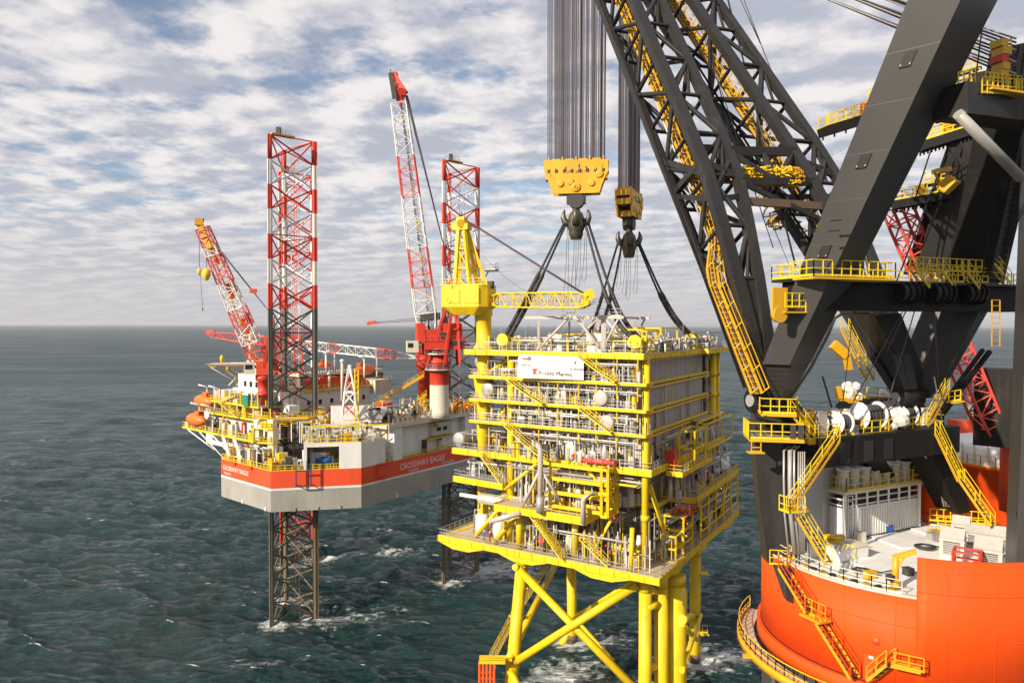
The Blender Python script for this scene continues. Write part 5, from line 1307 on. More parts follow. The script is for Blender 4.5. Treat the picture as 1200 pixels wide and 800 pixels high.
    for k in range(5): mb.tube(V((hp.x + 3 + 1.6 * k, hp.y + 2, hp.z - .5)), V((hp.x - 2 + 2 * k, hp.y + 3, hp.z - 5.5)), .2, 'cream', n=6)
    mb.build('helideck', rig, 'helideck on raking struts')
    mb = MB()
    for px_, y0, y1, D in ((293, 440, 392, 168), (401, 470, 425, 160), (386, 462, 440, 170)): mb = MB(); mb.tube(P(px_, y0, D), P(px_, y1, D), .3, 'cream', n=8); mb.lathe(P(px_, y1, D), [(.3, 0), (.5, .1), (.5, .5), (.001, .8)], 'white', 8); mb.build('mast', rig)
    mb = MB(); 
    for px_ in (416, 420):
        mb.bar(P(px_, 526, 154), P(px_, 434, 154), .25, .25, 'yellow')
    for k in range(13): mb.bar(P(416, 526 - k * 7, 154), P(420, 522 - k * 7, 154), .15, .15, 'yellow')
    mb.build('ladder_tower', rig)

def lattice_boom(parent, stations, mats, r=.16, rw=.09, name='boom'):
    """four-chord boom through square sections: stations = [(centre, ex, ey)]"""
    mb = MB()
    S = [[c + ex + ey, c - ex + ey, c - ex - ey, c + ex - ey] for c, ex, ey in stations]
    for i in range(len(S) - 1):
        mt = mats(i)
        for k in range(4):
            mb.tube(S[i][k], S[i + 1][k], r, mt, n=5, caps=False)
            a, b = (S[i][k], S[i + 1][(k + 1) % 4]) if i % 2 else (S[i][(k + 1) % 4], S[i + 1][k])
            mb.tube(a, b, rw, mt, n=5, caps=False); mb.tube(S[i][k], S[i][(k + 1) % 4], rw, mt, n=5, caps=False)
    for k in range(4): mb.tube(S[-1][k], S[-1][(k + 1) % 4], rw, mats(len(S) - 2), n=5, caps=False)
    return mb.build(name, parent)

def build_rig_cranes():
    # ---- main crane with nearly upright boom
    D = 168; base = P(515, 490, D)
    t_ = thing('pedestal_crane', 'tall red and white rig crane with its lattice boom raised almost upright', 'crane', base)
    mb = MB(); c = V((base.x, base.y, 0))
    mb.lathe(c, [(.001, 43.6), (2.6, 43.6), (2.2, 45), (2.2, 51.2)], 'cream', 20)
    mb.lathe(c, [(2.2, 51.2), (2.2, 56.0), (2.5, 56.1), (2.5, 56.8), (2.1, 57), (2.1, 59.2), (.001, 59.2)], 'red', 20)
    for z in (54.6, 58.2): mb.lathe(c, [(2.2, z), (3.4, z), (3.4, z + .2), (2.2, z + .2)], 'steel', 18); mb.rail([c + V((3.3 * math.cos(R(a)), 3.3 * math.sin(R(a)), z + .2)) for a in range(0, 361, 45)], 'steel', step=1.3)
    mb.build('pedestal', t_)
    e1 = V((.97, .24, 0)); e2 = V((-.24, .97, 0))
    mb = MB(); o = c + UP * 59.4
    mb.dbox(o + e1 * 1.0, e1, e2, 9.5, 5.5, 2.0, 'red'); mb.dbox(o + e1 * 2.9 + UP * 2.0, e1, e2, 4.2, 5, 4.0, 'red'); mb.dbox(o - e1 * 1.6 + UP * 2.0 - e2 * .5, e1, e2, 3.4, 4, 2.6, 'red'); mb.dbox(o - e1 * 4.4 + UP * 1.4, e1, e2, 1.8, 4.5, 4.6, 'red')
    mb.dbox(o + e1 * 4.0 + UP * 1.0, e1, e2, 3.6, 5.8, 1.2, 'dark'); mb.dbox(o + e1 * .6 + UP * 2.2 - e2 * 2, e1, e2, 1.8, 1.2, 1.6, 'dark')
    mb.rail([o - e1 * 5 - e2 * 3 + UP * 2, o + e1 * 6 - e2 * 3 + UP * 2], 'pink', step=1.2); mb.build('machinery_house', t_)
    mb = MB(); mb.dbox(o - e1 * 6.4 - UP * .6 - e2 * 1.5, e1, e2, 2.6, 2.4, 2.6, 'cream'); cab = mb.build('cab', t_)
    mb = MB(); mb.dbox(o - e1 * 6.9 + UP * .5 - e2 * 2.72, e1, e2, 1.2, .06, 1.0, 'glass'); mb.build('window', cab)
    mb = MB()
    for (a, b) in ((P(500, 428, D - 2), P(531, 335, D - 1)), (P(521, 428, D - 3), P(533, 335, D - 2)), (P(539, 425, D - 2), P(534, 335, D - 1)), (P(510, 425, D + 3), P(529, 330, D + 1)), (P(536, 428, D + 3), P(533, 330, D + 1))): mb.bar(a, b, .55, .55, 'red')
    mb.bar(P(512, 390, D - 2), P(537, 385, D - 2), .35, .35, 'red'); mb.tube(P(529, 332, D - 2), P(535, 332, D + 1.5), .9, 'red', n=12)
    for k in range(4): mb.bar(P(519 + k * 4, 407 - k * 7, D - 1.5), P(533, 405 - k * 7, D - 1.5), .2, .2, 'red')
    mb.build('a_frame', t_)
    B0, B1 = P(503, 398, D), P(467, 122, D)
    N = 18; d = (B1 - B0).normalized(); ex, ey = basis(d, V((0, -1, 0)))
    cols = lambda i: ['white', 'white', 'white', 'white', 'pink', 'pink', 'pink', 'white', 'white', 'white', 'white', 'pink', 'pink', 'pink', 'white', 'white', 'white', 'white'][min(i, 17)]
    st = []
    for i in range(N + 1):
        s_ = i / N; w = 2.35 * min(1, .45 + s_ / .14) * (1 - .32 * max(0, s_ - .15))
        st.append((B0.lerp(B1, s_), ex * w, ey * w * .62))
    lattice_boom(t_, st, cols, .17, .085)
    mb = MB()   # tip with sheaves
    T0 = P(456, 84, D); mb.bar(P(457, 86, D - .6), P(462, 116, D - .6), .5, 1.1, 'dark'); mb.bar(P(461, 86, D + .6), P(468, 118, D + .6), .9, 1.6, 'red')
    for k in range(4): mb.bar(P(459 + k * 3.2, 90 + k * 7, D - 1), P(473 - k * 1.2, 112 + k * 5, D + 1), .35, .35, 'pink')
    mb.bar(P(459, 86, D), P(475, 110, D), 1.2, 1.2, 'pink'); mb.bar(P(474, 108, D), P(468, 124, D), .6, .7, 'pink'); mb.bar(P(457, 82, D), P(457, 87, D), .2, .2, 'dark')
    mb.tube(P(470, 108, D - 1), P(470, 108, D + 1), .9, 'red', n=12); mb.build('boom_head', t_)
    mb = MB(); 
    for k in range(20):
        a = B0.lerp(B1, k / 20 + .02) + ex * .5; b = B0.lerp(B1, k / 20 + .055) + ex * .5; mb.bar(a, b, .7, .3, 'brown' if k % 3 else 'gold')
    mb.build('boom_walkway', t_)
    mb = MB()
    for k in range(6): mb.tube(P(474 + k * .6, 112, D + k * .3), P(531, 333, D - 1 + k * .5), .06, 'wire', n=4)
    for k in range(3): mb.tube(P(468 + k, 120, D - .5 + k * .5), P(508 + k * 2, 395, D - .5), .05, 'wire', n=4)
    mb.build('pendant_rope', t_)
    mb = MB()
    for k in (-1, 1): mb.bar(P(498 + 4 * k, 372, D - 2), P(500 + 4 * k, 415, D - 2), .4, .4, 'dark')
    mb.dbox(P(504, 376, D), ex, ey, 4.5, 2.5, 1.6, 'dark'); mb.build('boom_foot', t_)
    for (x0, y0, x1, y1) in ((503, 372, 440, 378),):
        mb = MB(); mb.tube(P(x0, y0, D), P(x1, y1, D - 4), .07, 'wire', n=5); mb.tube(P(x0, y0 + 3, D), P(x1, y1 + 1, D - 4), .07, 'wire', n=5); mb.build('hoist_rope', t_)
        mb = MB(); q = P(432, 379, D - 4); mb.bar(q, q + V((1.6, 0, .2)), .8, .8, 'hullred'); mb.lathe(q, [(.001, -.5), (.4, -.2), (.45, .3), (.2, .8)], 'red', 8, V((1, 0, .1))); mb.build('hook_block', t_)
    # ---- crane with the boom laid flat in its rest
    D = 186; A0, A1 = P(488, 419, D), P(247, 393, D + 18)
    t_ = thing('resting_crane', 'red and white lattice crane lying with its boom flat across the back of the rig', 'crane', P(497, 436, D))
    mb = MB(); q = P(497, 436, D); c = V((q.x, q.y, 0)); mb.lathe(c, [(.001, 46), (1.5, 46), (1.5, 54), (2.0, 54.2), (2.0, 57), (.001, 57)], 'red', 16); mb.build('pedestal', t_)
    mb = MB(); mb.dbox(c + UP * 57, V((1, 0, 0)), V((0, 1, 0)), 4, 3.5, 2.6, 'red'); mb.build('machinery_house', t_)
    st = []; N = 22
    for i in range(N + 1):
        s_ = i / N; w = 1.15 * min(1, .2 + s_ / .16) * (1 if s_ < .85 else 1 - (s_ - .85) * 3)
        st.append((A0.lerp(A1, s_), V((0, w, 0)), UP * w))
    c2 = lambda i: 'white' if i < 2 or 4 <= i < 8 or 9 <= i < 13 else 'pink'
    lattice_boom(t_, st, c2, .13, .08)
    mb = MB(); q = A1; mb.dbox(q, V((1, 0, 0)), V((0, 1, 0)), 2.2, 1.2, 1.2, 'pink'); mb.build('boom_head', t_)
    for px_, y1 in ((260, 417), (267, 426)):
        mb = MB(); mb.tube(P(px_, 397, D + 17), P(px_, y1, D + 17), .06, 'wire', n=4); mb.build('hoist_rope', t_)
        mb = MB(); q = P(px_, y1, D + 17); mb.lathe(q - UP * 2.4, [(.001, 0), (.35, .3), (.5, 1.2), (.5, 2.0), (.001, 2.6)], 'yellow', 10); mb.build('hook_block', t_)
    mb = MB(); 
    for k in range(6): mb.bar(P(312 + k * 8, 395, D + 4), P(306 + k * 10, 437, D + 4), .4, .4, 'red')
    mb.bar(P(310, 395, D + 4), P(352, 398, D + 4), .5, .5, 'red'); mb.bar(P(306, 437, D + 4), P(356, 437, D + 4), .6, .6, 'red'); mb.build('boom_rest', t_)
    # ---- left crane
    D = 160; B0, B1 = P(308, 432, D), P(237, 268, D - 6)
    t_ = thing('lattice_crane', 'red and white crane with a yellow walkway raised over the left side of the rig', 'crane', P(309, 470, D))
    mb = MB(); q = P(309, 452, D); c = V((q.x, q.y, 0)); mb.lathe(c, [(.001, 42), (1.2, 42), (1.2, 49.4), (1.5, 49.5), (1.5, 50), (1.2, 50.1), (1.2, 52.4), (1.7, 52.6), (1.7, 54), (.001, 54)], 'red', 16); mb.build('pedestal', t_)
    mb = MB(); o = c + UP * 54; f1 = V((.95, .3, 0)); f2 = V((-.3, .95, 0)); mb.dbox(o + f1 * .8, f1, f2, 4.6, 3.6, 2.8, 'hullred'); mb.build('machinery_house', t_)
    mb = MB(); mb.dbox(o - f1 * 2.9 - f2 * .8 + UP * .2, f1, f2, 2.2, 2.0, 2.6, 'cream'); cab = mb.build('cab', t_)
    mb = MB(); mb.dbox(o - f1 * 3.0 - f2 * 1.83 + UP * 1.3, f1, f2, 1.5, .06, 1.0, 'glass'); mb.build('window', cab)
    mb = MB()
    for a, b in ((P(309, 432, D - 1.5), P(319, 372, D - 1)), (P(318, 432, D - 1.5), P(320, 372, D - 1)), (P(312, 432, D + 2), P(319, 372, D + 1)), (P(322, 432, D + 2), P(320, 372, D + 1))): mb.bar(a, b, .5, .5, 'red')
    for f_ in (.35, .7): mb.bar(P(309, 432, D - 1.5).lerp(P(319, 372, D - 1), f_), P(318, 432, D - 1.5).lerp(P(320, 372, D - 1), f_), .3, .3, 'red')
    mb.build('a_frame', t_)
    N = 16; d = (B1 - B0).normalized(); ex, ey = basis(d, V((0, -1, 0))); st = []
    for i in range(N + 1):
        s_ = i / N; w = 1.75 * min(1, .5 + s_ / .2) * (1 - .45 * max(0, s_ - .3)); st.append((B0.lerp(B1, s_), ex * w, ey * w * .8))
    c3 = lambda i: ['pink', 'pink', 'pink', 'white', 'white', 'pink', 'pink', 'white', 'white', 'white', 'pink', 'pink', 'pink', 'white', 'pink', 'pink'][min(i, 15)]
    lattice_boom(t_, st, c3, .17, .1)
    mb = MB()
    for i in range(N): 
        a, b = st[i][0] - st[i][1] * .25, st[i + 1][0] - st[i + 1][1] * .25; mb.bar(a, b, .75, .2, 'gold'); mb.bar(a + V((0, -.5, .7)), b + V((0, -.5, .7)), .08, .08, 'yellow')
    mb.build('boom_walkway', t_)
    mb = MB()
    for s_ in (.55, .3, .8):
        q = B0.lerp(B1, s_); mb.obox(q - ex * .9 - ey * 1.6 - d * 1.6, ex * .9, ey * .5, d * 3.6, 'orange'); mb.obox(q + ex * .4 - ey * 1.6 - d * .4, ex * .9, ey * .5, d * 3.0, 'red')
    mb.build('name_board', t_)
    mb = MB(); mb.dbox(P(233, 265, D - 6), f1, f2, 1.6, 1.6, 1.4, 'gold'); mb.bar(P(233, 262, D - 6), P(246, 292, D - 6), .9, 1.2, 'gold'); mb.bar(P(237, 261, D - 6), P(238, 257, D - 6), .3, .3, 'dark'); mb.build('boom_head', t_)
    for (x0, x1, yh, y2) in ((233, 233.5, 313, 362), (240, 242, 318, None)):
        mb = MB(); mb.tube(P(x0, 268, D - 6), P(x1, yh, D - 6), .06, 'wire', n=4)
        if y2: mb.tube(P(x1 + .5, yh, D - 6), P(x1 + 4, y2, D - 6), .045, 'wire', n=4); mb.bar(P(x1 + 4, y2, D - 6), P(x1 + 4, y2 + 3, D - 6), .2, .2, 'dark')
        mb.build('hoist_rope', t_)
        mb = MB(); q = P(x1, yh + 9, D - 6); k = .55 if y2 else 1; mb.lathe(q, [(.001, -.6 * k), (.5 * k, -.2), (.85 * k, .7), (.8 * k, 1.6 * k), (.001, 2.2 * k)], 'yellow', 10); mb.build('hook_block', t_)
    for k in range(3):
        mb = MB(); mb.tube(P(246 + k * 1.5, 282, D - 5 + k * .6), P(319, 370, D - .5 + k * .5), .055, 'wire', n=4); mb.build('pendant_rope', t_)
    mb = MB(); q = P(297, 344, D - 2); mb.dbox(q, f1, f2, 1.5, 1.0, .9, 'hullred'); mb.build('floating_sheave', t_)

def build_rig_things():
    # row of red baskets along the accommodation roof
    C0 = flat(P(306, 460, 163)); z = 49.3
    names = ['first', 'second', 'third', 'fourth', 'fifth', 'sixth']
    # (offset along roof, length, height)
    row = [(14.5, 3.0, 2.3), (18.0, 2.6, 2.6), (21.0, 3.6, 2.5), (25.2, 3.0, 2.2), (28.6, 2.8, 2.3), (31.8, 1.6, 1.5)]
    for i, (s_, L, h) in enumerate(row):
        o = C0 + eR * s_ + eL * 1.5
        t_ = thing('cargo_basket', f'{names[i]} red cargo basket from the left in the row on the accommodation roof', 'cargo basket', o + UP * z, 'red cargo baskets on the rig')
        mb = MB(); mb.obox(o + UP * z, eR * L, eL * 2.4, UP * h, 'hullred'); ribs(mb, o + UP * z, eR, L, UP * h, nR, .6, 'red'); mb.build('basket_body', t_)
        mb = MB(); mb.bar(o + UP * (z + h) , o + eR * L + UP * (z + h), .2, .2, 'orange'); mb.bar(o + UP * (z + h) + eL * 2.4, o + eR * L + UP * (z + h) + eL * 2.4, .2, .2, 'orange'); mb.build('top_rim', t_)
    for (px, py, D, L, h, lab) in ((393, 494, 163, 3.0, 3.0, 'red cargo container on the side deck, left of a taller one'), (412, 489, 166, 2.6, 2.7, 'small red cargo container behind the white lattice flare tower'), (449, 482, 168, 3.0, 2.9, 'red cargo container standing alone behind the white windbreak wall'),):
        o = flat(P(px, py, D)); z_ = 43.7 if px > 420 else 43.4
        t_ = thing('cargo_container', lab, 'container', o + UP * z_, 'red cargo containers on the rig')
        mb = MB(); mb.obox(o + UP * z_, eR * L, eL * 2.4, UP * h, 'hullred'); ribs(mb, o + UP * z_, eR, L, UP * h, nR, .5, 'red'); ribs(mb, o + UP * z_, eL, 2.4, UP * h, nL, .5, 'red'); mb.build('box', t_)
        mb = MB(); mb.obox(o + UP * (z_ + h) - eR * .05 - eL * .05, eR * (L + .1), eL * 2.5, UP * .15, 'orange'); mb.build('roof', t_)
    names = ['first', 'second', 'third', 'fourth', 'fifth', 'sixth', 'seventh', 'eighth', 'ninth']
    r0 = flat(hB_) + eR * 9
    for i in range(9):
        o = r0 + eR * (14 + i * 2.3) - nR * (2 + (i % 2) * .8)
        t_ = thing('gas_bottle_rack', f'{names[i]} orange bottle rack from the left at the foot of the upright rig crane', 'bottle rack', o + UP * 43.65, 'orange racks along the side deck rail')
        mb = MB()
        for k in range(3): mb.tube(o + eR * (k * .55) + UP * 43.65, o + eR * (k * .55) + UP * (45.3 + .3 * (i % 3)), .25, 'orange' if i % 4 else 'gold', n=8)
        mb.build('bottle', t_)
        mb = MB(); mb.rail([o - eR * .3 + nR * .3 + UP * 43.65, o + eR * 1.5 + nR * .3 + UP * 43.65], 'red', step=.8); mb.build('rack_frame', t_)
    # lifeboats
    def lifeboat(c, ex, L, lab):
        t_ = thing('lifeboat', lab, 'lifeboat', c, 'enclosed orange lifeboats')
        mb = MB(); n = 14; m_ = 12; side = V((-ex.y, ex.x, 0)); vs = []
        for i in range(n + 1):
            s_ = i / n; w = math.sin(math.pi * min(1, max(0, s_))) ** .5 if 0 < s_ < 1 else .02
            for k in range(m_):
                a = 2 * math.pi * k / m_; vs.append(c + ex * ((s_ - .5) * L) + side * (math.cos(a) * L * .17 * w) + UP * (1.4 + math.sin(a) * L * (.2 if math.sin(a) > 0 else .17) * w))
        fs = [(i * m_ + k, i * m_ + (k + 1) % m_, (i + 1) * m_ + (k + 1) % m_, (i + 1) * m_ + k) for i in range(n) for k in range(m_)]
        mb.add(vs, fs, 'lifeboat', True); mb.build('hull', t_)
        mb = MB(); mb.dbox(c + ex * (-L * .2) + UP * (1.4 + L * .17), ex, side, L * .22, L * .16, L * .09, 'lifeboat'); cu = mb.build('conning_hatch', t_)
        mb = MB(); mb.dbox(c + ex * (-L * .2) + UP * (1.4 + L * .19), ex, side, L * .225, L * .1, L * .04, 'glass'); mb.build('window', cu)
        d = MB()
        for q in (-.3, .3): d.path([c + ex * (q * L) - side * 2 + UP * -.5, c + ex * (q * L) - side * 2 + UP * 4.6, c + ex * (q * L) + UP * 5.2], .22, 'white', 6); d.tube(c + ex * (q * L) + UP * 5.1, c + ex * (q * L) + UP * 3.2, .05, 'wire', n=4)
        d.build('davit', t_)
    lifeboat(P(239, 478, 172), eL, 8.6, 'upper enclosed orange lifeboat at the left end of the rig galleries')
    lifeboat(P(230, 500, 168), eL, 8.6, 'lower enclosed orange lifeboat at the left end of the rig galleries')
    lifeboat(P(428, 440, 196), eR, 7.8, 'far orange lifeboat on the right behind the brown cantilever deck')
    lifeboat(P(381, 434, 196), eR, 5.0, 'small far orange lifeboat above the brown cantilever deck')
    # white lattice flare tower
    t_ = thing('lattice_tower', 'small white and red lattice tower on the rig deck before the beige wall', 'tower', P(410, 492, 155))
    mb = MB(); B = [P(401, 489, 153), P(418, 489, 153), P(402, 487, 157), P(417, 487, 157)]; M_ = [P(404, 460, 154), P(416, 460, 154), P(405, 459, 156), P(415, 459, 156)]; TT = [P(408.5, 432, 154.6), P(411, 432, 154.6), P(409, 432, 155.4), P(411, 432, 155.4)]
    for a, b, c in zip(B, M_, TT): mb.bar(a, b, .3, .3, 'white'); mb.bar(b, c, .3, .3, 'white')
    for i, k in ((0, 1), (1, 3), (3, 2), (2, 0)):
        for lo, hi in ((B, M_), (M_, TT)):
            for f0, f1 in ((0, .5), (.5, 1)):
                mb.bar(lo[i].lerp(hi[i], f0), lo[k].lerp(hi[k], f1), .2, .2, 'white'); mb.bar(lo[k].lerp(hi[k], f0), lo[i].lerp(hi[i], f1), .2, .2, 'white' if f0 else 'red')
        mb.bar(M_[i], M_[k], .35, .35, 'white')
    mb.build('lattice', t_)
    mb = MB(); mb.tube(P(410, 434, 155), P(410, 428, 155), .42, 'white', n=10); mb.build('cap', t_)
    t_ = thing('blue_winch', 'blue winch inside the wide opening of the white forecastle', 'winch', P(380, 548, 149.5))
    mb = MB(); o = flat(hA.lerp(hB_, .58)) - nB * 2.6; mb.dbox(o + UP * HT, eB, nB, 3.6, 1.6, .5, 'dark'); mb.tube(o - eB * 1.6 + UP * (HT + 1.4), o + eB * 1.6 + UP * (HT + 1.4), .8, 'blue', n=14)
    mb.build('drum', t_)
    mb = MB()
    for q in (-1.7, 1.7): mb.tube(o + eB * q + UP * (HT + 1.4), o + eB * (q + .15) + UP * (HT + 1.4), 1.2, 'blue', n=16)
    mb.build('flange', t_)
    t_ = thing('green_tank', 'green and white box on the upper gallery beside an orange one', 'tank', P(296, 471, 158))
    o = flat(P(297, 470, 158)); z = P(303, 478, 155).z
    mb = MB(); mb.obox(o + UP * z, eL * 2.4, nL * 1.3, UP * 2.4, 'green'); mb.build('box', t_)
    mb = MB(); mb.obox(o + UP * (z + 2.4), eL * 2.4, nL * 1.3, UP * .4, 'white'); mb.build('lid', t_)
# ================================================================ HEAVY LIFT CRANE IN THE FOREGROUND
LA = V((.947, .32, 0)).normalized()      # lateral axis of the boom
F1, F2 = P(905, 478, 60), P(1085, 470, 66)
GE1, GE2 = V((.72, -.69, 0)).normalized(), V((.69, .72, 0)).normalized()
TC = V((33.5, 61.1, 0)); TR = 11.6; TZ0, TZ1 = 39.9, 45.8

def tub_pt(a, r, z): return V((TC.x + r * math.cos(R(a)), TC.y + r * math.sin(R(a)), z))

def build_heavy_crane():
    cr = thing('heavy_lift_crane', 'huge near black heavy lift crane with twin lattice boom on an orange tub', 'crane', V((TC.x, TC.y, 18)))
    # ---- boom
    apex = V((3.4, 101, 134))
    legs = [(P(889, 470, 60), P(701, 0, 84), 3.4, 5.0), (P(1057, 466, 66), P(757, 0, 87), 3.5, 5.0)]
    boom_nodes = []
    for li, (C0, C1, w, dp) in enumerate(legs):
        d = (C1 - C0); dn = d.normalized()
        p = LA.cross(dn).normalized()
        if p.y > 0: p = -p
        smax = 1.60
        NS = 17; ss = [i * smax / (NS - 1) for i in range(NS)]
        def g(s_):
            if s_ < .42: return .14 + .86 * (s_ / .42) ** .72
            return 1 if s_ < 1.15 else 1 - .45 * (s_ - 1.15) / .45
        ch = []
        for (i, k) in ((0, 0), (1, 0), (1, 1), (0, 1)):
            ch.append([C0 + d * s_ + LA * (w * g(s_) * i) + p * (dp * g(s_) * k) for s_ in ss])
        boom_nodes.append(ch)
        mb = MB()
        cw = [.72, .72, .95, 1.15]
        for c, w_ in zip(ch, cw):
            for a, b in zip(c, c[1:]): mb.bar(a, b + (b - a).normalized() * .1, w_, .72, 'black', up=p)
        for (i, k, fl) in ((0, 3, 0), (3, 2, 1), (2, 1, 0), (1, 0, 1)):
            A_, B_ = ch[i], ch[k]
            for q in range(2, NS - 1):
                mb.tube(A_[q], B_[q], .2, 'black', n=8, caps=False)
                a, b = (A_[q], B_[q + 1]) if (q + fl) % 2 else (B_[q], A_[q + 1])
                mb.tube(a, b, .24, 'black', n=8, caps=False)
                if i in (3, 1) and q % 2 == 0: mb.tube(A_[q].lerp(B_[q], .5), (B_[q + 1] if (q + fl) % 2 else A_[q + 1]), .16, 'black', n=6, caps=False)
        # plated lower part
        for (i, k) in ((0, 3), (3, 2), (2, 1), (1, 0)):
            for q in range(0, 2):
                vs = [ch[i][q], ch[k][q], ch[k][q + 1], ch[i][q + 1]]; n_ = (vs[1] - vs[0]).cross(vs[3] - vs[0]).normalized() * .06
                mb.hexa([v - n_ for v in vs] + [v + n_ for v in vs], 'black')
            # tapered gusset above the plates with open middle
            a0, b0, a1, b1 = ch[i][2], ch[k][2], ch[i][3], ch[k][3]
            for (u0, u1) in ((0, .24), (.76, 1)):
                vs = [a0.lerp(b0, u0 * 1.0), a0.lerp(b0, u1), a1.lerp(b1, u1 if u0 == 0 else u1), a1.lerp(b1, u0)]
                if u0 == 0: vs[2] = a1.lerp(b1, .1)
                else: vs[3] = a1.lerp(b1, .9)
                n_ = (vs[1] - vs[0]).cross(vs[3] - vs[0]).normalized() * .05; mb.hexa([v - n_ for v in vs] + [v + n_ for v in vs], 'black')
        mb.build('boom_leg', cr, 'left lattice leg of the boom' if li == 0 else 'right lattice leg of the boom')
        mb = MB(); c_ = C0 + LA * .3 + p * .3; mb.tube(c_ - LA * 1.2, c_ + LA * 1.2, 1.0, 'blacks', n=18); mb.tube(c_ - LA * 1.4, c_ - LA * 1.2, .5, 'steel', n=12); mb.build('boom_hinge', cr)
        # walkway running up inside the leg
        mb = MB(); s0 = .0 if li == 0 else .12
        def wp(s_, off=0, up=0):
            gg = g(s_)
            if li == 0 and s_ < .30: return C0 + d * s_ + LA * (-1.3 + 2.0 * max(0, (s_ - .22) / .08) if s_ > .22 else -1.3) + p * 1.6 + LA * off + p * up
            return C0 + d * s_ + LA * (w * gg * .34 + off) + p * (dp * gg * .34 + up)
        st = [s0 + k * .04 for k in range(int((1.5 - s0) / .04))]
        for a, b in zip(st, st[1:]):
            mb.bar(wp(a), wp(b), .8, .06, 'brown', up=p)
            for o_ in (-.5, .5):
                mb.bar(wp(a, o_, .12), wp(b, o_, .12), .1, .26, 'gold', up=p)
                for hh in (.6, 1.15): mb.bar(wp(a, o_, hh), wp(b, o_, hh), .06, .06, 'gold', up=p)
                mb.bar(wp(a, o_, 0), wp(a, o_, 1.15), .08, .08, 'yellow')
            for q in range(4): c_ = wp(a + .04 * q / 4, -.45, .1); mb.bar(c_, wp(a + .04 * q / 4, .45, .1), .1, .06, 'decktan' if q % 2 else 'gold', up=p)
        mb.tube(wp(s0 + .01, .95, .2), wp(1.45, .95, .2), .09, 'steel', n=6); mb.tube(wp(s0 + .01, -1.0, .2), wp(1.45, -1.0, .2), .12, 'blacks', n=6)
        mb.build('boom_walkway', cr, 'yellow walkway on the boom')
    # frame tying the two legs together
    L_, R_ = boom_nodes
    mb = MB()
    def near(ch, k, yt):
        best = None
        c = ch[k]
        for a, b in zip(c, c[1:]):
            for f_ in range(11):
                q = a.lerp(b, f_ / 10); yy = 381 - (q.z - 65) * FPX / q.y
                if best is None or abs(yy - yt) < best[0]: best = (abs(yy - yt), q)
        return best[1]
    for yt, th in ((176, .8), (212, .7)):
        for a_, b_ in ((2, 3), (1, 0)):
            a, b = near(L_, a_, yt), near(R_, b_, yt); mb.bar(a, b, .7, th, 'black')
    for a_, b_ in ((2, 3), (1, 0)):
        a0, b0, a1, b1 = near(L_, a_, 176), near(R_, b_, 176), near(L_, a_, 212), near(R_, b_, 212)
        m0, m1 = a0.lerp(b0, .5), a1.lerp(b1, .5)
        for u, v in ((a0, m1), (m1, b0), (m0, m1)): mb.bar(u, v, .45, .45, 'black')
    a, b = near(L_, 2, 236), near(R_, 3, 240); mb.bar(a, b, .5, .7, 'brown'); mb.bar(near(L_, 2, 212), near(R_, 3, 262), .4, .4, 'black'); mb.bar(near(L_, 1, 230), near(R_, 0, 176), .35, .35, 'black')
    # wide node plates where the legs kink
    for ch in (L_, R_):
        for (i, k) in ((0, 3), (3, 2)):
            a, b = near(ch, i, 188), near(ch, k, 188); c2, d2 = near(ch, i, 225), near(ch, k, 205)
            mb.bar(a, d2, .5, .55, 'black'); mb.bar(near(ch, i, 225), b, .55, .6, 'black'); mb.bar(near(ch, i, 232), near(ch, k, 232), .4, .5, 'black')
    mb.build('boom_tie_frame', cr)
    mb = MB(); hd = [q[-1] for q in L_] + [q[-1] for q in R_]
    cL = sum((q[-1] for q in L_), V((0, 0, 0))) / 4; cR = sum((q[-1] for q in R_), V((0, 0, 0))) / 4
    mb.bar(cL, cR, 3, 4, 'black'); mb.bar((cL + cR) / 2, V((9.9, 113.5, 148)), 2.6, 2.6, 'black'); mb.bar(V((9.9, 113.5, 148.6)), V((23, 131, 148.6)), 2.0, 1.6, 'black'); mb.bar((cL + cR) / 2, V((20, 128, 148)), 2, 2, 'black'); mb.build('boom_head', cr)
    # hanging yellow slings on the tie frame
    rd = random.Random(9)
    def bundle(a, b, n_, drop, nm='stowed_sling'):
        mb = MB()
        for k in range(n_):
            q = a.lerp(b, rd.random()); w_ = rd.uniform(.7, 2.0); h_ = rd.uniform(.3, drop)
            pts = [q + V((w_ * math.cos(t_) * .6 + rd.uniform(-.2, .2), rd.uniform(-.5, .5), h_ * math.sin(t_) - rd.uniform(0, .5))) for t_ in [j * .75 + rd.random() for j in range(8)]]
            mb.path(pts, .09, 'gold' if rd.random() < .5 else 'yellow', 5)
        mb.build(nm, cr)
    bundle(P(872, 204, 68.4) , P(934, 204, 69.4), 110, .9); bundle(P(880, 200, 69) , P(930, 200, 70), 40, .6); bundle(P(915, 238, 74), P(930, 232, 76), 14, .8)
    for (x0, y0, x1, y1) in ((905, 245, 912, 262), (928, 255, 955, 285), (895, 228, 925, 262)): bundle(P(x0, y0, 76), P(x1, y1, 76), 6, .7)
    # ---- gantry (A-frame): front legs, top beam, back leg, mid beam
    def boxleg(a, b, wa, da, wb, db, name, lab=None, mat='black'):
        mb = MB(); mb.tbox(a, b, GE1, GE2, wa, da, wb, db, mat)
        d = (b - a)
        for k in range(1, 9):      # weld seams
            q = a.lerp(b, k / 9); f_ = k / 9; w = wa + (wb - wa) * f_; dd = da + (db - da) * f_
            n_ = -GE2 * (dd / 2 + .004)
            mb.obox(q + n_ - GE1 * w * .49, GE1 * w * .98, GE2 * -.012, UP * .035, mat)
        return mb.build(name, cr, lab)
    gl = boxleg(P(922, 425, 59), P(1143, -60, 46.5), 2.2, 4.2, 3.5, 6.4, 'gantry_leg', 'near gantry leg crossing the sky', 'greyblack')
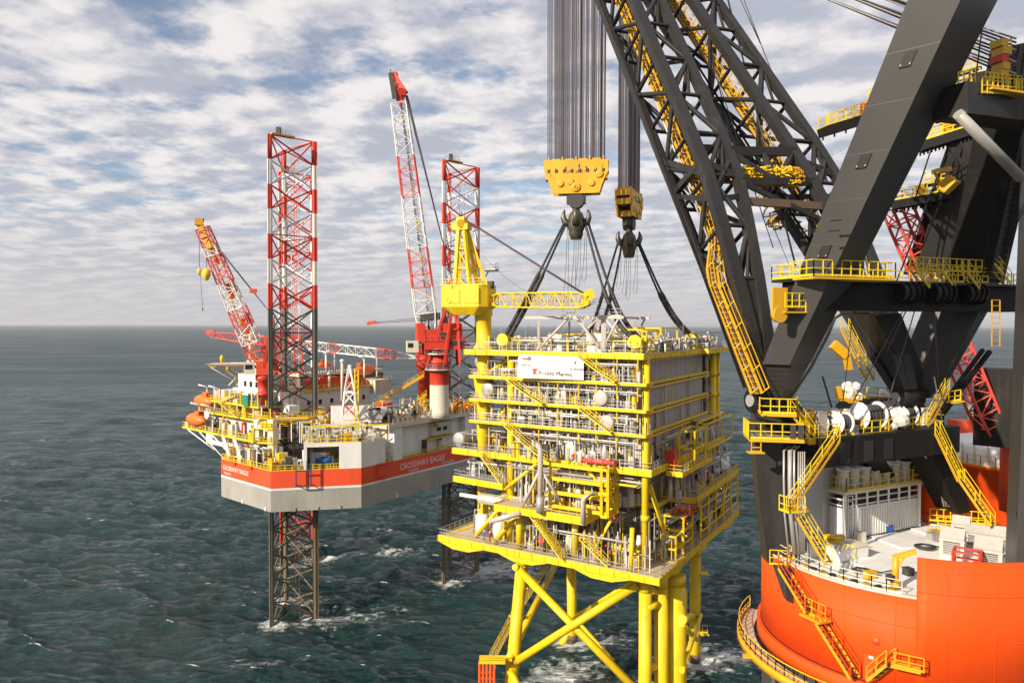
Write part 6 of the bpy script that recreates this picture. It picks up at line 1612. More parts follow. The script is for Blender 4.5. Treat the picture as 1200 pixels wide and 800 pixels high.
    boxleg(P(909, 476, 60), P(924, 425, 59), 1.2, 1.4, 2.0, 3.6, 'gantry_leg_foot')
    mb = MB()
    for (x, y, D_) in ((972, 258, 54.5), (970, 270, 54.5)):
        mb = MB(); q = P(x, y, D_ - 3.4); mb.bar(q, q + GE1 * .8, .1, .1, 'blacks'); mb.lathe(q, [(.001, -.12), (.12, 0), (.001, .12)], 'dark', 8); mb.build('lug', gl)
    ga, gb = P(922, 425, 59), P(1143, -60, 46.5); gd = (gb - ga).normalized()
    for f_, w_, d_ in ((.3, 2.6, 4.9), (.52, 2.9, 5.35), (.74, 3.2, 5.8)):
        mb = MB(); q = ga.lerp(gb, f_) - GE2 * (d_ / 2 + .05); mb.obox(q - GE1 * .35, GE1 * .7, -GE2 * .05, gd * 1.0, 'black')
        for sx in (-.28, .28): mb.obox(q + GE1 * (sx - .04) - GE2 * .05 + gd * .1, GE1 * .08, -GE2 * .04, gd * .12, 'steel')
        mb.build('access_hatch', gl)
    g2 = boxleg(P(1088, 462, 67), P(1135, 352, 66.3), 1.6, 1.6, 3.2, 3.6, 'gantry_leg_foot')
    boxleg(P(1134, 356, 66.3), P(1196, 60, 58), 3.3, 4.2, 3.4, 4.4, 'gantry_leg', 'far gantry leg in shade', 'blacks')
    mb = MB(); a, b = P(1196, 40, 54.5), P(1185, 683, 54.5); mb.tbox(b + GE1 * 2.2, a + GE1 * 2.4 + V((.6, 0, 0)), V((.92, -.38, 0)), V((.38, .92, 0)), 4.6, 3.2, 4.6, 3.2, 'greyblack')
    for k in range(4):
        for q in (0, 1): c_ = b.lerp(a, .04 + .09 * q) + V((.9 + k * .4, -1.75, 0)); mb.bar(c_, c_ + V((0, -.06, 0)), .14, .14, 'blacks')
    mb.obox(b + V((-.9, -1.75, 0)) + UP * 5.6, V((3.6, .3, 0)), V((0, -.06, 0)), UP * .4, 'blacks')
    mb.build('gantry_back_leg', cr, 'tall black back leg at the right edge')
    # mid beam with railings and side platform
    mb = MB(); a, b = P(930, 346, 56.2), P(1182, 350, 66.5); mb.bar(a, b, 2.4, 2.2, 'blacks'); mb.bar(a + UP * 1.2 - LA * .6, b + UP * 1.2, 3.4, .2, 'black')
    beam = mb.build('gantry_beam', cr, 'lower gantry cross beam')
    mb = MB(); n_ = V((LA.y, -LA.x, 0)); z_ = UP * 1.3
    a1 = a + n_ * 1.6; b1 = b + n_ * 1.6
    aw = a + n_ * 3.5 - LA * 1.2; bw = aw + LA * 7.6
    mb.prism([aw, bw, bw - n_ * 2.2, aw - n_ * 2.2], a.z + 1.12, a.z + 1.26, 'gold', 'deckgrey'); mb.rail([aw - n_ * 2.2 + z_, aw + z_, bw + z_, bw - n_ * 1.9 + z_], 'yellow', step=.8, t=.065, h=1.2)
    mb.rail([a1 + z_ - LA * .8, a - n_ * 1.6 + z_ - LA * .8, b - n_ * 1.6 + z_ ], 'yellow', step=1.1, t=.07)
    mb.rail([a1.lerp(b1, .42) + z_ + UP * .9, a1.lerp(b1, .86) + z_ + UP * .9], 'yellow', step=.8, t=.07); mb.rail([a1.lerp(b1, .87) + z_ - UP * .2, b1 + z_ - UP * .2 + LA * .5], 'yellow', step=.8, t=.07)
    mb.stair(a1.lerp(b1, .90) + z_, a1.lerp(b1, .80) + z_ + UP * 1.9, n_, .7, 'yellow')
    for f_ in (.44, .56, .68): mb.stair(a1.lerp(b1, f_) + z_ + UP * .9, a1.lerp(b1, f_ + .06) + z_ - UP * .5, n_, .6, 'yellow')
    for f_ in (.5, .62, .74):   # gates
        q = a1.lerp(b1, f_) + z_; mb.rail([q, q + LA * 1.3], 'yellow', h=1.3, step=.65, t=.07)
    mb.build('railing', beam)
    mb = MB()
    for f_ in (.42, .57, .73):
        q = a.lerp(b, f_) + n_ * 1.3 + UP * .4; mb = MB(); mb.tube(q - LA * 1.0, q + LA * 1.0, .72, 'dark', n=16)
        for k in (-1.0, -.3, .4, 1.0): mb.tube(q + LA * (k - .07), q + LA * (k + .07), .92, 'blacks', n=18)
        mb.build('rope_sheave', beam)
    mb = MB(); q = P(928, 360, 55.5); mb.dbox(q - UP * .4, LA, n_, 2.6, 1.6, .12, 'gold'); mb.rail([q - LA * 1.3 + n_ * .8, q + LA * 1.3 + n_ * .8], 'yellow', h=1.1, step=.6, t=.065); mb.ladder(q + LA * .9 + n_ * .8 - UP * .3, q + LA * .9 + n_ * .8 + UP * 3.4, LA, .6, 'yellow'); mb.dbox(q - LA * 1.5 - UP * .5 + n_ * .4, LA, n_, 1.3, .25, 2.0, 'gold')
    mb.tube(q - LA * 1.5 - UP * .5 + n_ * .2, q - LA * 1.5 - UP * .5 + n_ * .6, .62, 'gold', n=16); mb.build('side_platform', beam)
    mb = MB(); pts = [P(988, 366, 54), P(978, 372, 54), P(970, 392, 54.5), P(950, 430, 56), P(922, 472, 57.5)]; mb.path([P(1018, 366, 54.5)] + pts, .1, 'greyblack', 8)
    for a_, b_ in zip(pts, pts[1:]):
        for k in range(12): q = a_.lerp(b_, k / 12); mb.bar(q - V((.16, 0, 0)), q + V((.16, 0, 0)), .1, .05, 'steel'); mb.build('cable_tray', cr)
    # top beam and strut
    mb = MB(); mb.bar(P(1112, 118, 49.5), P(1215, 132, 55), 2.4, 2.1, 'black'); tb = mb.build('gantry_top_beam', cr)
    mb = MB(); mb.tube(P(1122, 132, 48.8), P(1196, 207, 51), .36, 'steel', n=12); mb.build('gantry_strut', cr)
    mb = MB(); mb.rail([P(1122, 103, 49), P(1142, 99, 50)], 'yellow', step=.7, t=.07); mb.rail([P(1150, 108, 49), P(1186, 110, 50.5), P(1200, 110, 52)], 'yellow', step=.6, t=.065); mb.dbox(P(1172, 110, 50.5), LA, n_, 3.6, 1.6, .15, 'gold'); mb.rail([P(1154, 102, 50), P(1196, 106, 53)], 'yellow', step=.6, t=.065)
    mb.build('railing', tb)
    mb = MB(); 
    for k in range(5): q = P(1170 + 2 * (k % 2), 55 + k * 9, 52); mb.dbox(q, LA, n_, .7, .9, .5, 'gold' if k != 2 else 'red')
    mb.rail([P(1168, 72, 52), P(1184, 62, 52)], 'yellow', step=.5); mb.build('rope_guide', tb)
    # luffing ropes toward the boom head
    for k in range(11):
        y1 = 44 + k * 4.6; mb = MB(); mb.tube(P(1190, y1, 52 + .25 * (k % 3)), P(560 + (k % 4) * 9, -165 - (k % 4) * 5 + k * 1.2, 101), .075, 'steel' if k % 3 == 0 else 'wire', n=6); mb.build('luffing_rope', cr)
    for (x0, y0, D0, x1, y1, D1, r_) in ((1176, -30, 52, 1117, 100, 52, .05), (1164, -30, 52, 1107, 120, 54, .05), (1158, -30, 52, 1142, 95, 52, .05), (816, 0, 84, 880, 250, 74, .07), (842, -40, 85, 932, 310, 66, .1), (800, -30, 86, 906, 290, 70, .05), (871, 0, 87, 906, 90, 80, .06), (858, -20, 87, 890, 50, 83, .06), (865, 110, 80, 972, 300, 68, .13), (1090, 300, 64, 1035, 490, 63, .05), (1077, 330, 62, 1040, 410, 62, .05), (1092, 330, 62, 1100, 440, 64, .08), (1095, 440, 64, 1104, 490, 63, .06), (964, 440, 70, 985, 510, 66, .1), (1000, 360, 62, 985, 500, 64, .04), (1060, 360, 63, 1000, 470, 64, .04), (904, 260, 72, 933, 330, 64, .04)):
        mb = MB(); mb.tube(P(x0, y0, D0), P(x1, y1, D1), r_, 'wire' if r_ < .1 else 'black', n=6); mb.build('guide_rope', cr)
    # ---- portal: winch deck, columns and braces
    mb = MB()
    colp = flat(P(920, 500, 60.5)) + V((.2, 0, 0))
    vs = []
    prof = [(482, 890, 946), (500, 889, 946), (520, 889, 946), (560, 892, 946), (600, 896, 945), (640, 902, 944), (664, 905, 944)]
    for (y, x0, x1) in prof:
        a, b = P(x0, y, 60), P(x1, y, 59.3); mid = (a + b) / 2; z = mid.z; w = (b - a).length / 2
        for k in range(10):
            t_ = 2 * math.pi * k / 10 + .31; vs.append(V((mid.x + math.cos(t_) * w, mid.y + 2.0 + math.sin(t_) * 2.2, z)))
    fs = [(i * 10 + k, i * 10 + (k + 1) % 10, (i + 1) * 10 + (k + 1) % 10, (i + 1) * 10 + k) for i in range(len(prof) - 1) for k in range(10)]
    mb.add(vs, fs, 'black'); mb.build('portal_column', cr, 'fluted black column above the near side of the tub')
    mb = MB()
    for x_, r_ in ((926, .17), (931, .09), (919, .08)): mb.path([P(x_ + 6, 522, 57.8), P(x_, 527, 57.5), P(x_, 560, 57.2), P(x_ + 1, 600, 57), P(x_ + 6, 648, 57)], r_, 'pipe' if r_ > .2 else 'steel', 8)
    for k in range(4): mb.tube(P(936 + k * 2.4, 528, 57.4), P(936 + k * 2.4, 645, 57), .06, 'steel', n=5)
    mb.build('column_pipe', cr)
    mb = MB(); a, b = P(945, 527, 58.8), P(1105, 510, 66)
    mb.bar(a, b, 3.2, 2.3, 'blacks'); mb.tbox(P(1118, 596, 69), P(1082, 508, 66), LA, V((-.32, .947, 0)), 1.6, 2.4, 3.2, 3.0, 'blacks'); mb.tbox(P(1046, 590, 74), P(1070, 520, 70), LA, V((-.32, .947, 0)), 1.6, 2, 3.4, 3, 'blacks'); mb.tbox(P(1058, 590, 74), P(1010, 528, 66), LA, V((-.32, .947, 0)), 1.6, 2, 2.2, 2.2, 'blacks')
    for k in range(3): mb.path([P(1076 + k * 3, 520, 65), P(1090 + k * 3, 540, 66), P(1103 + k * 3, 575, 68), P(1107 + k * 3, 592, 68)], .1, 'steel', 6)
    for f_ in (.16, .32, .46): q = a.lerp(b, f_) + n_ * 1.63; mb.obox(q - LA * .5 - UP * 1.0, LA * 1.0, n_ * .04, UP * 1.7, 'black')
    mb.build('portal_frame', cr, 'black portal frame under the winch deck')
    mb = MB(); d0, d1 = P(948, 513, 57.6), P(1106, 494, 65.2); bk = V((-.32, .947, 0)) * 6.5
    mb.prism([d0, d1, d1 + bk, d0 + bk], 55.6, 55.9, 'gold', 'deckgrey')
    zD = 55.9
    q0, q1 = V((d0.x, d0.y, zD)), V((d1.x, d1.y, zD))
    mb.bar(q0 - UP * .15, q1 - UP * .15, .18, .4, 'gold'); dk = mb.build('winch_deck', cr)
    mb = MB(); mb.rail([q0, q1, q1 + bk], 'yellow', h=1.15, step=1.05, t=.07); mb.build('railing', dk)
    # left corner platforms
    mb = MB(); c0, c1 = P(879, 515, 57), P(943, 520, 56.2); mb.prism([c0, c1, c1 + V((.3, 3.5, 0)), c0 + V((.6, 3.5, 0))], c0.z - .1, c0.z + .12, 'gold', 'deckgrey'); zz = UP * (c0.z + .12)
    f0, f1 = flat(c0) + zz, flat(c1) + zz; mb.rail([f0 + V((.6, 3.4, 0)), f0, f1, f1 + V((.2, 1.4, 0))], 'yellow', h=1.25, step=.75, t=.07)
    for k in (.74, .88): q = f0.lerp(f1, k); mb.obox(q + UP * .1, (f1 - f0) * .1, V((0, -.06, 0)), UP * 1.1, 'dark')
    mb.dbox(flat(P(886, 526, 57)) + UP * (c0.z - 1.0), V((1, 0, 0)), V((0, 1, 0)), 1.2, .8, .1, 'gold'); mb.rail([flat(P(881, 526, 57)) + UP * (c0.z - 1), flat(P(892, 526, 57)) + UP * (c0.z - 1)], 'gold', h=.9, step=.5)
    c0, c1 = P(893, 485, 57.6), P(934, 487, 57); mb.prism([c0, c1, c1 + V((.3, 3, 0)), c0 + V((.3, 3, 0))], c0.z - .12, c0.z + .1, 'gold', 'deckgrey'); zz = UP * (c0.z + .1); f0, f1 = flat(c0) + zz, flat(c1) + zz
    mb.rail([f0 + V((.3, 3, 0)), f0, f1, f1 + V((1.2, 3, 0))], 'yellow', h=1.2, step=.7, t=.07); mb.build('corner_platform', cr)
    mb = MB(); mb.tube(P(905, 490, 61), P(930, 492, 60), 1.9, 'blacks', n=20); mb.tube(P(918, 474, 60), P(918, 500, 60), 1.5, 'blacks', n=16); mb.path([P(884, 478, 59), P(888, 487, 58.5), P(896, 489, 57.6), P(914, 492, 57), P(920, 505, 57)], .22, 'blacks', 8); mb.build('hinge_block', cr)
    # winches
    for (x, y, D_, r_, L_, m_) in ((957, 496, 62.5, .75, 1.8, 'gold'), (972, 505, 60.5, .75, 1.5, 'white'), (986, 503, 60, .85, 1.0, 'white'), (1000, 488, 66, 1.0, 2.2, 'dark'), (1018, 498, 63, 1.1, 2.0, 'white'), (1034, 494, 64.5, 1.2, 1.8, 'dark'), (1046, 497, 64.6, .85, 1.4, 'white'), (1060, 496, 65.6, .9, 1.4, 'white'), (1028, 480, 68, .9, 2.4, 'dark'), (1072, 492, 67, .8, 1.4, 'dark')):
        q = P(x, y, D_); c_ = V((q.x, q.y, zD + r_ + .25)); ax = LA
        mb = MB(); mb.tube(c_ - ax * L_ / 2, c_ + ax * L_ / 2, r_ * .82, 'dark' if m_ != 'gold' else 'gold', n=16)
        for s_ in (-1, 1): mb.tube(c_ + ax * s_ * (L_ / 2 - .06), c_ + ax * s_ * (L_ / 2 + .06), r_ * 1.08, m_, n=20)
        mb.lathe(c_ - ax * (L_ / 2 + .06), [(.001, -.3), (r_ * .4, -.28), (r_ * .45, 0)], m_ if m_ != 'dark' else 'steel', 12, ax)
        mb.dbox(V((c_.x, c_.y, zD)), LA, n_, L_ * .9, r_ * 1.3, .3, 'dark')
        for s_ in (-1, 1):
            e_ = c_ + ax * s_ * (L_ / 2 + .2); mb.bar(V((e_.x, e_.y, zD)) + n_ * r_ * .8, e_, .14, .2, 'gold'); mb.bar(V((e_.x, e_.y, zD)) - n_ * r_ * .8, e_, .14, .2, 'gold')
        mb.dbox(V((c_.x, c_.y, zD)) + ax * (L_ / 2 + .55) , LA, n_, .6, r_ * 1.2, r_ * 1.3, 'white' if m_ != 'white' else 'steel'); mb.tube(c_ + ax * (L_ / 2 + .3) + n_ * .3, c_ + ax * (L_ / 2 + 1.0) + n_ * .3, r_ * .3, 'dark', n=10)
        for k in range(5): q_ = -L_ / 2 + L_ * (k + .5) / 5; mb.tube(c_ + ax * (q_ - .03), c_ + ax * (q_ + .03), r_ * .86, 'wire', n=14)
        mb.build('winch', cr)
    mb = MB()
    rd2 = random.Random(4)
    for k in range(42):
        f_ = rd2.random(); q = q0.lerp(q1, f_) + bk * rd2.uniform(.12, .9); part_box(cr, 'winch_cabinet', q, LA, n_, rd2.uniform(.25, .9), rd2.uniform(.25, .7), rd2.uniform(.4, 2.0), rd2.choice(['white', 'dark', 'gold', 'steel', 'white', 'blacks', 'cream']))
    for (x, y) in ((1037, 472), (1062, 478)): q = P(x, 494, 66); mb.path([V((q.x, q.y, zD)), V((q.x, q.y, zD + 2)), V((q.x + .5, q.y, zD + 2.8)), V((q.x - .4, q.y, zD + 3.2))], .28, 'white', 8)
    mb.build('winch_deck_fitting', cr)
    for (x, y) in ((985, 498), (1050, 492)):
        mb = MB(); q = P(x, y, 62.5)
        for k in range(6):
            c_ = V((q.x + rd2.uniform(-.8, .8), q.y + rd2.uniform(-.6, .6), zD + rd2.uniform(.5, 1.8))); r_ = rd2.uniform(.35, .7)
            mb.lathe(c_, [(.001, -r_), (r_ * .8, -r_ * .6), (r_, 0), (r_ * .6, r_ * .7), (.001, r_)], 'cowl' if k % 3 else 'white', 7, V((rd2.random() - .5, rd2.random() - .5, 1)), smooth=False)
        mb.build('tarpaulin', cr)
    # covered white bundle with yellow cradle high on the far side
    mb = MB(); 
    for k in range(11):
        q = P(998 + rd2.uniform(-9, 9), 458 + rd2.uniform(-12, 8), 70); r_ = rd2.uniform(.3, .7); mb.lathe(q, [(.001, -r_), (r_ * .75, -r_ * .6), (r_, 0), (r_ * .6, r_ * .8), (.001, r_)], 'white', 8, V((rd2.random() - .5, .2, 1)), smooth=False)
    sh = mb.build('covered_hoist', cr, 'white wrapped hoist'); mb = MB(); q = P(984, 466, 69.5); mb.bar(q, P(1014, 474, 69.5), .3, .5, 'gold'); mb.rail([q, P(1014, 474, 69.5)], 'yellow', step=.7, h=.9); mb.bar(q, P(982, 452, 69.5), .5, .5, 'gold'); mb.build('cradle', sh); mb = MB(); mb.bar(P(976, 402, 70), P(992, 416, 70), .7, .9, 'gold'); mb.bar(P(992, 416, 70), P(995, 432, 70), .5, .6, 'gold'); mb.build('hoist_arm', sh)
    mb = MB(); q = P(1016, 465, 68.5); mb.rail([q, P(1052, 466, 68.5)], 'yellow', h=1.0, step=.9, t=.07); mb.bar(q, P(1052, 466, 68.5), .9, .15, 'gold'); mb.stair(P(990, 385, 68), P(1020, 445, 68), V((.9, .3, 0)), .9, 'gold', rmat='yellow'); mb.tbox(P(1030, 500, 69), P(1030, 466, 69), LA, n_, 1.6, 1.6, 2.4, 1.6, 'blacks'); mb.build('far_platform', cr)
    mb = MB(); mb.tbox(P(1078, 464, 68), P(1028, 366, 66), LA, V((-.32, .947, 0)), 1.6, 1.6, 3.2, 2.2, 'black'); mb.build('boom_foot_plate', cr)
    # ---- stairs on the portal
    def st(name, segs, w=.75, mat='gold'):
        mb = MB()
        for a, b in segs: mb.stair(a, b, V((.85, .5, 0)), w, mat, tread='dark', rmat='yellow')
        mb.build(name, cr)
    st('portal_stair', [(P(981, 516, 57), P(926, 597, 55))]); st('portal_stair', [(P(938, 604, 55), P(972, 660, 54.5))])
    mb = MB(); q = P(930, 598, 55); mb.dbox(q, LA, n_, 1.6, 1.2, .15, 'gold'); mb.rail([q - LA * .8 + n_ * .6, q + LA * .6 + n_ * .6], 'yellow', h=1.2, step=.6, t=.065); mb.rail([q - LA * .8 + n_ * .6, q - LA * .8 - n_ * .6], 'yellow', h=1.2, step=.6, t=.065); mb.build('stair_landing', cr)
    st('portal_stair', [(P(1099, 506, 62), P(1126, 562, 62))]); st('portal_stair', [(P(1128, 562, 62), P(1164, 614, 61))]); st('portal_stair', [(P(1089, 495, 64), P(1110, 455, 65))], .7); st('boom_stair', [(P(930, 482, 57.4), P(952, 512, 57.6))], .7)
    mb = MB(); mb.ladder(P(1167, 404, 60), P(1167, 350, 60), LA, .9, 'gold'); mb.build('gantry_ladder', cr); mb = MB(); mb.rail([P(1112, 470, 66), P(1126, 468, 66)], 'yellow', h=1.0, step=.5); mb.bar(P(1112, 470, 66), P(1126, 468, 66), 1.2, .12, 'gold'); mb.bar(P(1100, 490, 66), P(1160, 410, 68), .35, .35, 'blacks'); mb.bar(P(1096, 486, 66), P(1152, 408, 68), .3, .3, 'blacks'); mb.build('gangway', cr)
    # ---- tub
    mb = MB(); n = 96
    def ringwall(r0, r1, z0, z1, a0, a1, mat, step=3.0):
        N = max(2, int((a1 - a0) / step)); vs = []
        for i in range(N + 1):
            a = a0 + (a1 - a0) * i / N; vs += [tub_pt(a, r0, z0), tub_pt(a, r1, z0), tub_pt(a, r1, z1), tub_pt(a, r0, z1)]
        fs = []
        for i in range(N):
            o = i * 4; 
            for k in range(4): fs.append((o + k, o + (k + 1) % 4, o + 4 + (k + 1) % 4, o + 4 + k))
        fs += [(0, 3, 2, 1), (N * 4, N * 4 + 1, N * 4 + 2, N * 4 + 3)]
        mb.add(vs, fs, mat, [k % 4 in (1, 3) for k in range(N * 4)] + [False, False])
    ringwall(TR - .5, TR, TZ0 - .8, TZ1, 0, 360, 'orange')
    ringwall(TR - .5, TR + .35, TZ0 - 2.0, TZ0 - .8, 0, 360, 'orange')
    ringwall(TR - .8, TR - .1, 18, TZ0 - 2.0, 0, 360, 'dark')
    ringwall(TR + .001, TR + .05, TZ0 - .86, TZ0 - .74, 0, 360, 'blacks')
    for a in range(170, 300, 17): ringwall(TR + .001, TR + .012, TZ0 - .6, TZ1 - .05, a, a + .32, 'orange', .4)
    for z in (41.6, 43.7): ringwall(TR + .001, TR + .014, z, z + .07, 150, 310, 'orange')
    for a in (205, 231, 262): ringwall(TR + .001, TR + .03, 42.0, 42.5, a, a + 2.2, 'hullred', .6)
    tub = mb.build('tub', cr, 'orange slewing tub')
    # raised outer screen on the right
    mb = MB()
    aS = math.degrees(math.atan2(P(1075, 698, 50.6).y - TC.y, P(1075, 698, 50.6).x - TC.x)) % 360
    aE = 300
    ringwall(TR + .02, TR + .22, TZ0 - .8, 48.8, aS, aE - 14, 'orange'); ringwall(TR + .02, TR + .22, TZ0 - .8, 47.9, aE - 14, aE + 40, 'orange')
    for a in (aS + 9, aS + 24, aS + 39, aS + 54): ringwall(TR + .22, TR + .236, TZ0 - .7, 47.8, a, a + .3, 'orange', .4)
    ringwall(TR + .22, TR + .235, 43.2, 43.27, aS, aE + 30, 'orange'); ringwall(TR + .22, TR + .235, 46.4, 46.46, aS, aE + 30, 'orange')
    mb.build('tub_screen', cr, 'raised orange screen')
    mb = MB(); vs = [tub_pt(a, TR - .25, TZ1) for a in range(0, 360, 4)]; mb.add(vs, [tuple(range(len(vs)))], 'deckwhite'); 
    ringwall(TR - .5, TR + .06, TZ1, TZ1 + .16, 0, 360, 'cream')
    tdk = mb.build('tub_deck', cr, 'white tub deck')
    mb = MB()
    for (x0, y0, x1, y1) in ((1035, 617, 1130, 642), (1005, 648, 1075, 670), (1000, 612, 1075, 600)):
        a, b = PZ(x0, y0, TZ1 + .01), PZ(x1, y1, TZ1 + .01); mb.bar(a, b, .16, .06, 'dark')
    for (x, y, sx, sy) in ((1060, 632, 4.4, 3.6), (1100, 622, 3.4, 3.0), (1030, 660, 3.6, 3.0)): mb.dbox(PZ(x, y, TZ1), LA, n_, sx, sy, .12, 'white')
    mb.build('hatch', tdk)
    mb = MB(); mb.rail([tub_pt(a, TR - .3, TZ1 + .1) for a in range(165, int(aS), 5)], 'cream', h=1.0, step=1.3, t=.06)
    mb.build('railing', tdk)
    mb = MB(); 
    for k in range(9):
        a = 200 + k * 4.5; q = tub_pt(a, TR - .9, TZ1); mb = MB(); mb.dbox(q, LA, n_, .5, .3, .25, 'dark' if k % 2 else 'gold'); mb.build('bollard', tdk)
    for k in range(20):
        q = P(946 + rd2.uniform(0, 40), 650, 61 + rd2.uniform(-1.5, 2)); part_box(cr, 'deck_cabinet', V((q.x, q.y, TZ1)), LA, n_, rd2.uniform(.3, 1.2), .4, rd2.uniform(.3, 1.4), rd2.choice(['gold', 'steel', 'cream', 'yellow']))
    mb = MB(); q = P(910, 668, 58); mb.rail([V((q.x - .5, q.y, TZ1)), V((q.x + 1.5, q.y - .3, TZ1)), V((q.x + 1.6, q.y + 2, TZ1))], 'yellow', h=1.2, step=.6, t=.065); mb.build('guard_rail', tdk); mb = MB(); q = P(962, 628, 61); mb.rail([V((q.x, q.y, TZ1)), V((q.x + 2, q.y - 2, TZ1))], 'yellow', h=1.2, step=.5, t=.065)
    mb.build('guard_rail', tdk); mb = MB()
    q = P(1100, 590, 66); mb.rail([V((q.x, q.y, TZ1 + .6)), V((q.x + 4, q.y - 1.5, TZ1 + .6))], 'yellow', h=1.2, step=.6, t=.065); mb.rail([V((q.x + 1, q.y + 3, TZ1 + .6)), V((q.x + 6, q.y + 1.5, TZ1 + .6))], 'yellow', h=1.2, step=.6, t=.065); mb.dbox(V((q.x + 3, q.y, TZ1 + .3)), LA, n_, 7, 3, .25, 'gold')
    mb.build('deck_fitting', tdk)
    mb = MB(); mb.tbox(P(1105, 602, 71) , P(1082, 566, 71), LA, n_, 4.4, 2, .6, 2, 'orange'); mb.build('tub_fin', cr)
    for (x, y, rr) in ((1010, 668, .7), (1085, 640, .9), (1060, 606, .8)):
        mb = MB(); q = PZ(x, y, TZ1 + .12); mb.path([q + V((rr * math.cos(t_ * .5) * (1 - t_ * .012), rr * math.sin(t_ * .5) * (1 - t_ * .012), .05 + .004 * t_)) for t_ in range(40)] + [q + V((rr + .6, -.4, .05)), q + V((rr + 2.2, .3, .05))], .06, 'dark', 6); mb.build('coiled_hose', tdk)
    for (x, y, a_, b_, h_, m_) in ((1020, 676, .8, .5, .5, 'gold'), (1095, 632, 1.1, .7, .7, 'steel'), (1040, 622, .9, .6, .6, 'blue'), (1088, 612, .7, .7, .9, 'hullred'), (1008, 632, 1.0, .5, .7, 'cream'), (1065, 672, .6, .6, .5, 'dark')):
        part_box(tdk, 'deck_chest', PZ(x, y, TZ1 + .02), LA, n_, a_, b_, h_, m_)
    # foot walkway
    WR = TR + 1.9
    mb = MB()
    ringwall(TR + .6, WR, TZ0 - 2.4, TZ0 - 2.2, 140, 300, 'decktan'); ringwall(WR - .05, WR + .15, TZ0 - 2.6, TZ0 - 1.95, 140, 300, 'gold'); ringwall(TR + .36, TR + .65, TZ0 - 2.9, TZ0 - 2.4, 140, 300, 'dark')
    for a in range(142, 300, 7): mb.bar(tub_pt(a, TR + .2, TZ0 - 2.7), tub_pt(a, WR, TZ0 - 2.6), .2, .3, 'gold')
    w_ = mb.build('foot_walkway', cr, 'ring walkway round the foot of the tub')
    mb = MB(); mb.rail([tub_pt(a, WR, TZ0 - 2.2) for a in range(140, 301, 4)], 'yellow', h=1.2, step=1.1, t=.065); mb.build('railing', w_)
    mb = MB()
    q = tub_pt(186, WR + .1, TZ0 - 2.3); mb.bar(q, q + V((-.7, 0, .0)), .3, .3, 'gold')
    for a in (196, 204): q = tub_pt(a, WR - .6, TZ0 - 6); mb.tube(q, q + UP * 3.6, .3, 'dark', n=10)
    mb.build('walkway_bracket', w_)
    # stair down the outside of the tub
    def tp(px, py, D_): return P(px, py, D_)
    mb = MB(); 
    def on_tub(px, py, off):
        # point on the tub side seen at this pixel
        lo, hi = 30.0, 62.0
        best = None
        for i in range(400):
            D_ = lo + (hi - lo) * i / 399; q = P(px, py, D_); rr = math.hypot(q.x - TC.x, q.y - TC.y)
            if rr <= TR + off: return q
        return P(px, py, 56)
    s0, s1, s2, s3 = on_tub(918, 664, .8), on_tub(950, 716, .8), on_tub(962, 728, .8), on_tub(1003, 793, .8)
    t0 = V((s1.x - s0.x, s1.y - s0.y, 0)); wd = V((-t0.y, t0.x, 0))
    mb.stair(s0, s1, wd, .9, 'gold', tread='dark', rmat='orange'); mb.stair(s2, s3, wd, .9, 'gold', tread='dark', rmat='orange')
    c_ = (s1 + s2) / 2; ax = t0.normalized(); mb.dbox(c_ - UP * .1, ax, V((-ax.y, ax.x, 0)), 2.0, 1.2, .14, 'gold'); mb.rail([c_ - ax - V((-ax.y, ax.x, 0)) * -.0, c_ + ax], 'gold', h=1.2, step=.6, t=.065)
    mb.build('tub_stair', tub)
    mb = MB(); a, b, c3 = on_tub(1022, 795, .8), on_tub(1045, 776, .8), on_tub(1080, 784, .8)
    mb.stair(a, b, wd, .9, 'gold', tread='dark', rmat='gold'); mb.bar(b, c3, 1.0, .15, 'gold'); mb.rail([b - V((0, .4, 0)), c3 - V((0, .4, 0))], 'gold', h=1.0, step=.8, t=.065); mb.build('tub_stair', tub)
    mb = MB(); q = on_tub(1022, 778, .03); dd = V((q.x - TC.x, q.y - TC.y, 0)).normalized(); tg = V((-dd.y, dd.x, 0)); mb.obox(q - tg * .5 - UP * 1.1, tg * 1.0, dd * .05, UP * 1.9, 'orange'); mb.obox(q - tg * .15 + dd * .05 + UP * .5, tg * .3, dd * .03, UP * .2, 'white'); mb.build('tub_door', tub)
    mb = MB(); a0 = tub_pt(196, TR + .03, TZ1 - .1); mb.hexa([tub_pt(197, TR + .01, TZ1 - 2.6), tub_pt(199, TR + .01, TZ1 - 2.9), tub_pt(199, TR + .7, TZ1 - 2.6), tub_pt(197, TR + .7, TZ1 - 2.4), tub_pt(191, TR + .01, TZ1 - .05), tub_pt(199, TR + .01, TZ1 - .05), tub_pt(199, TR + .9, TZ1 - .05), tub_pt(191, TR + .9, TZ1 - .05)], 'dark'); mb.build('bracket', tub)
    return cr

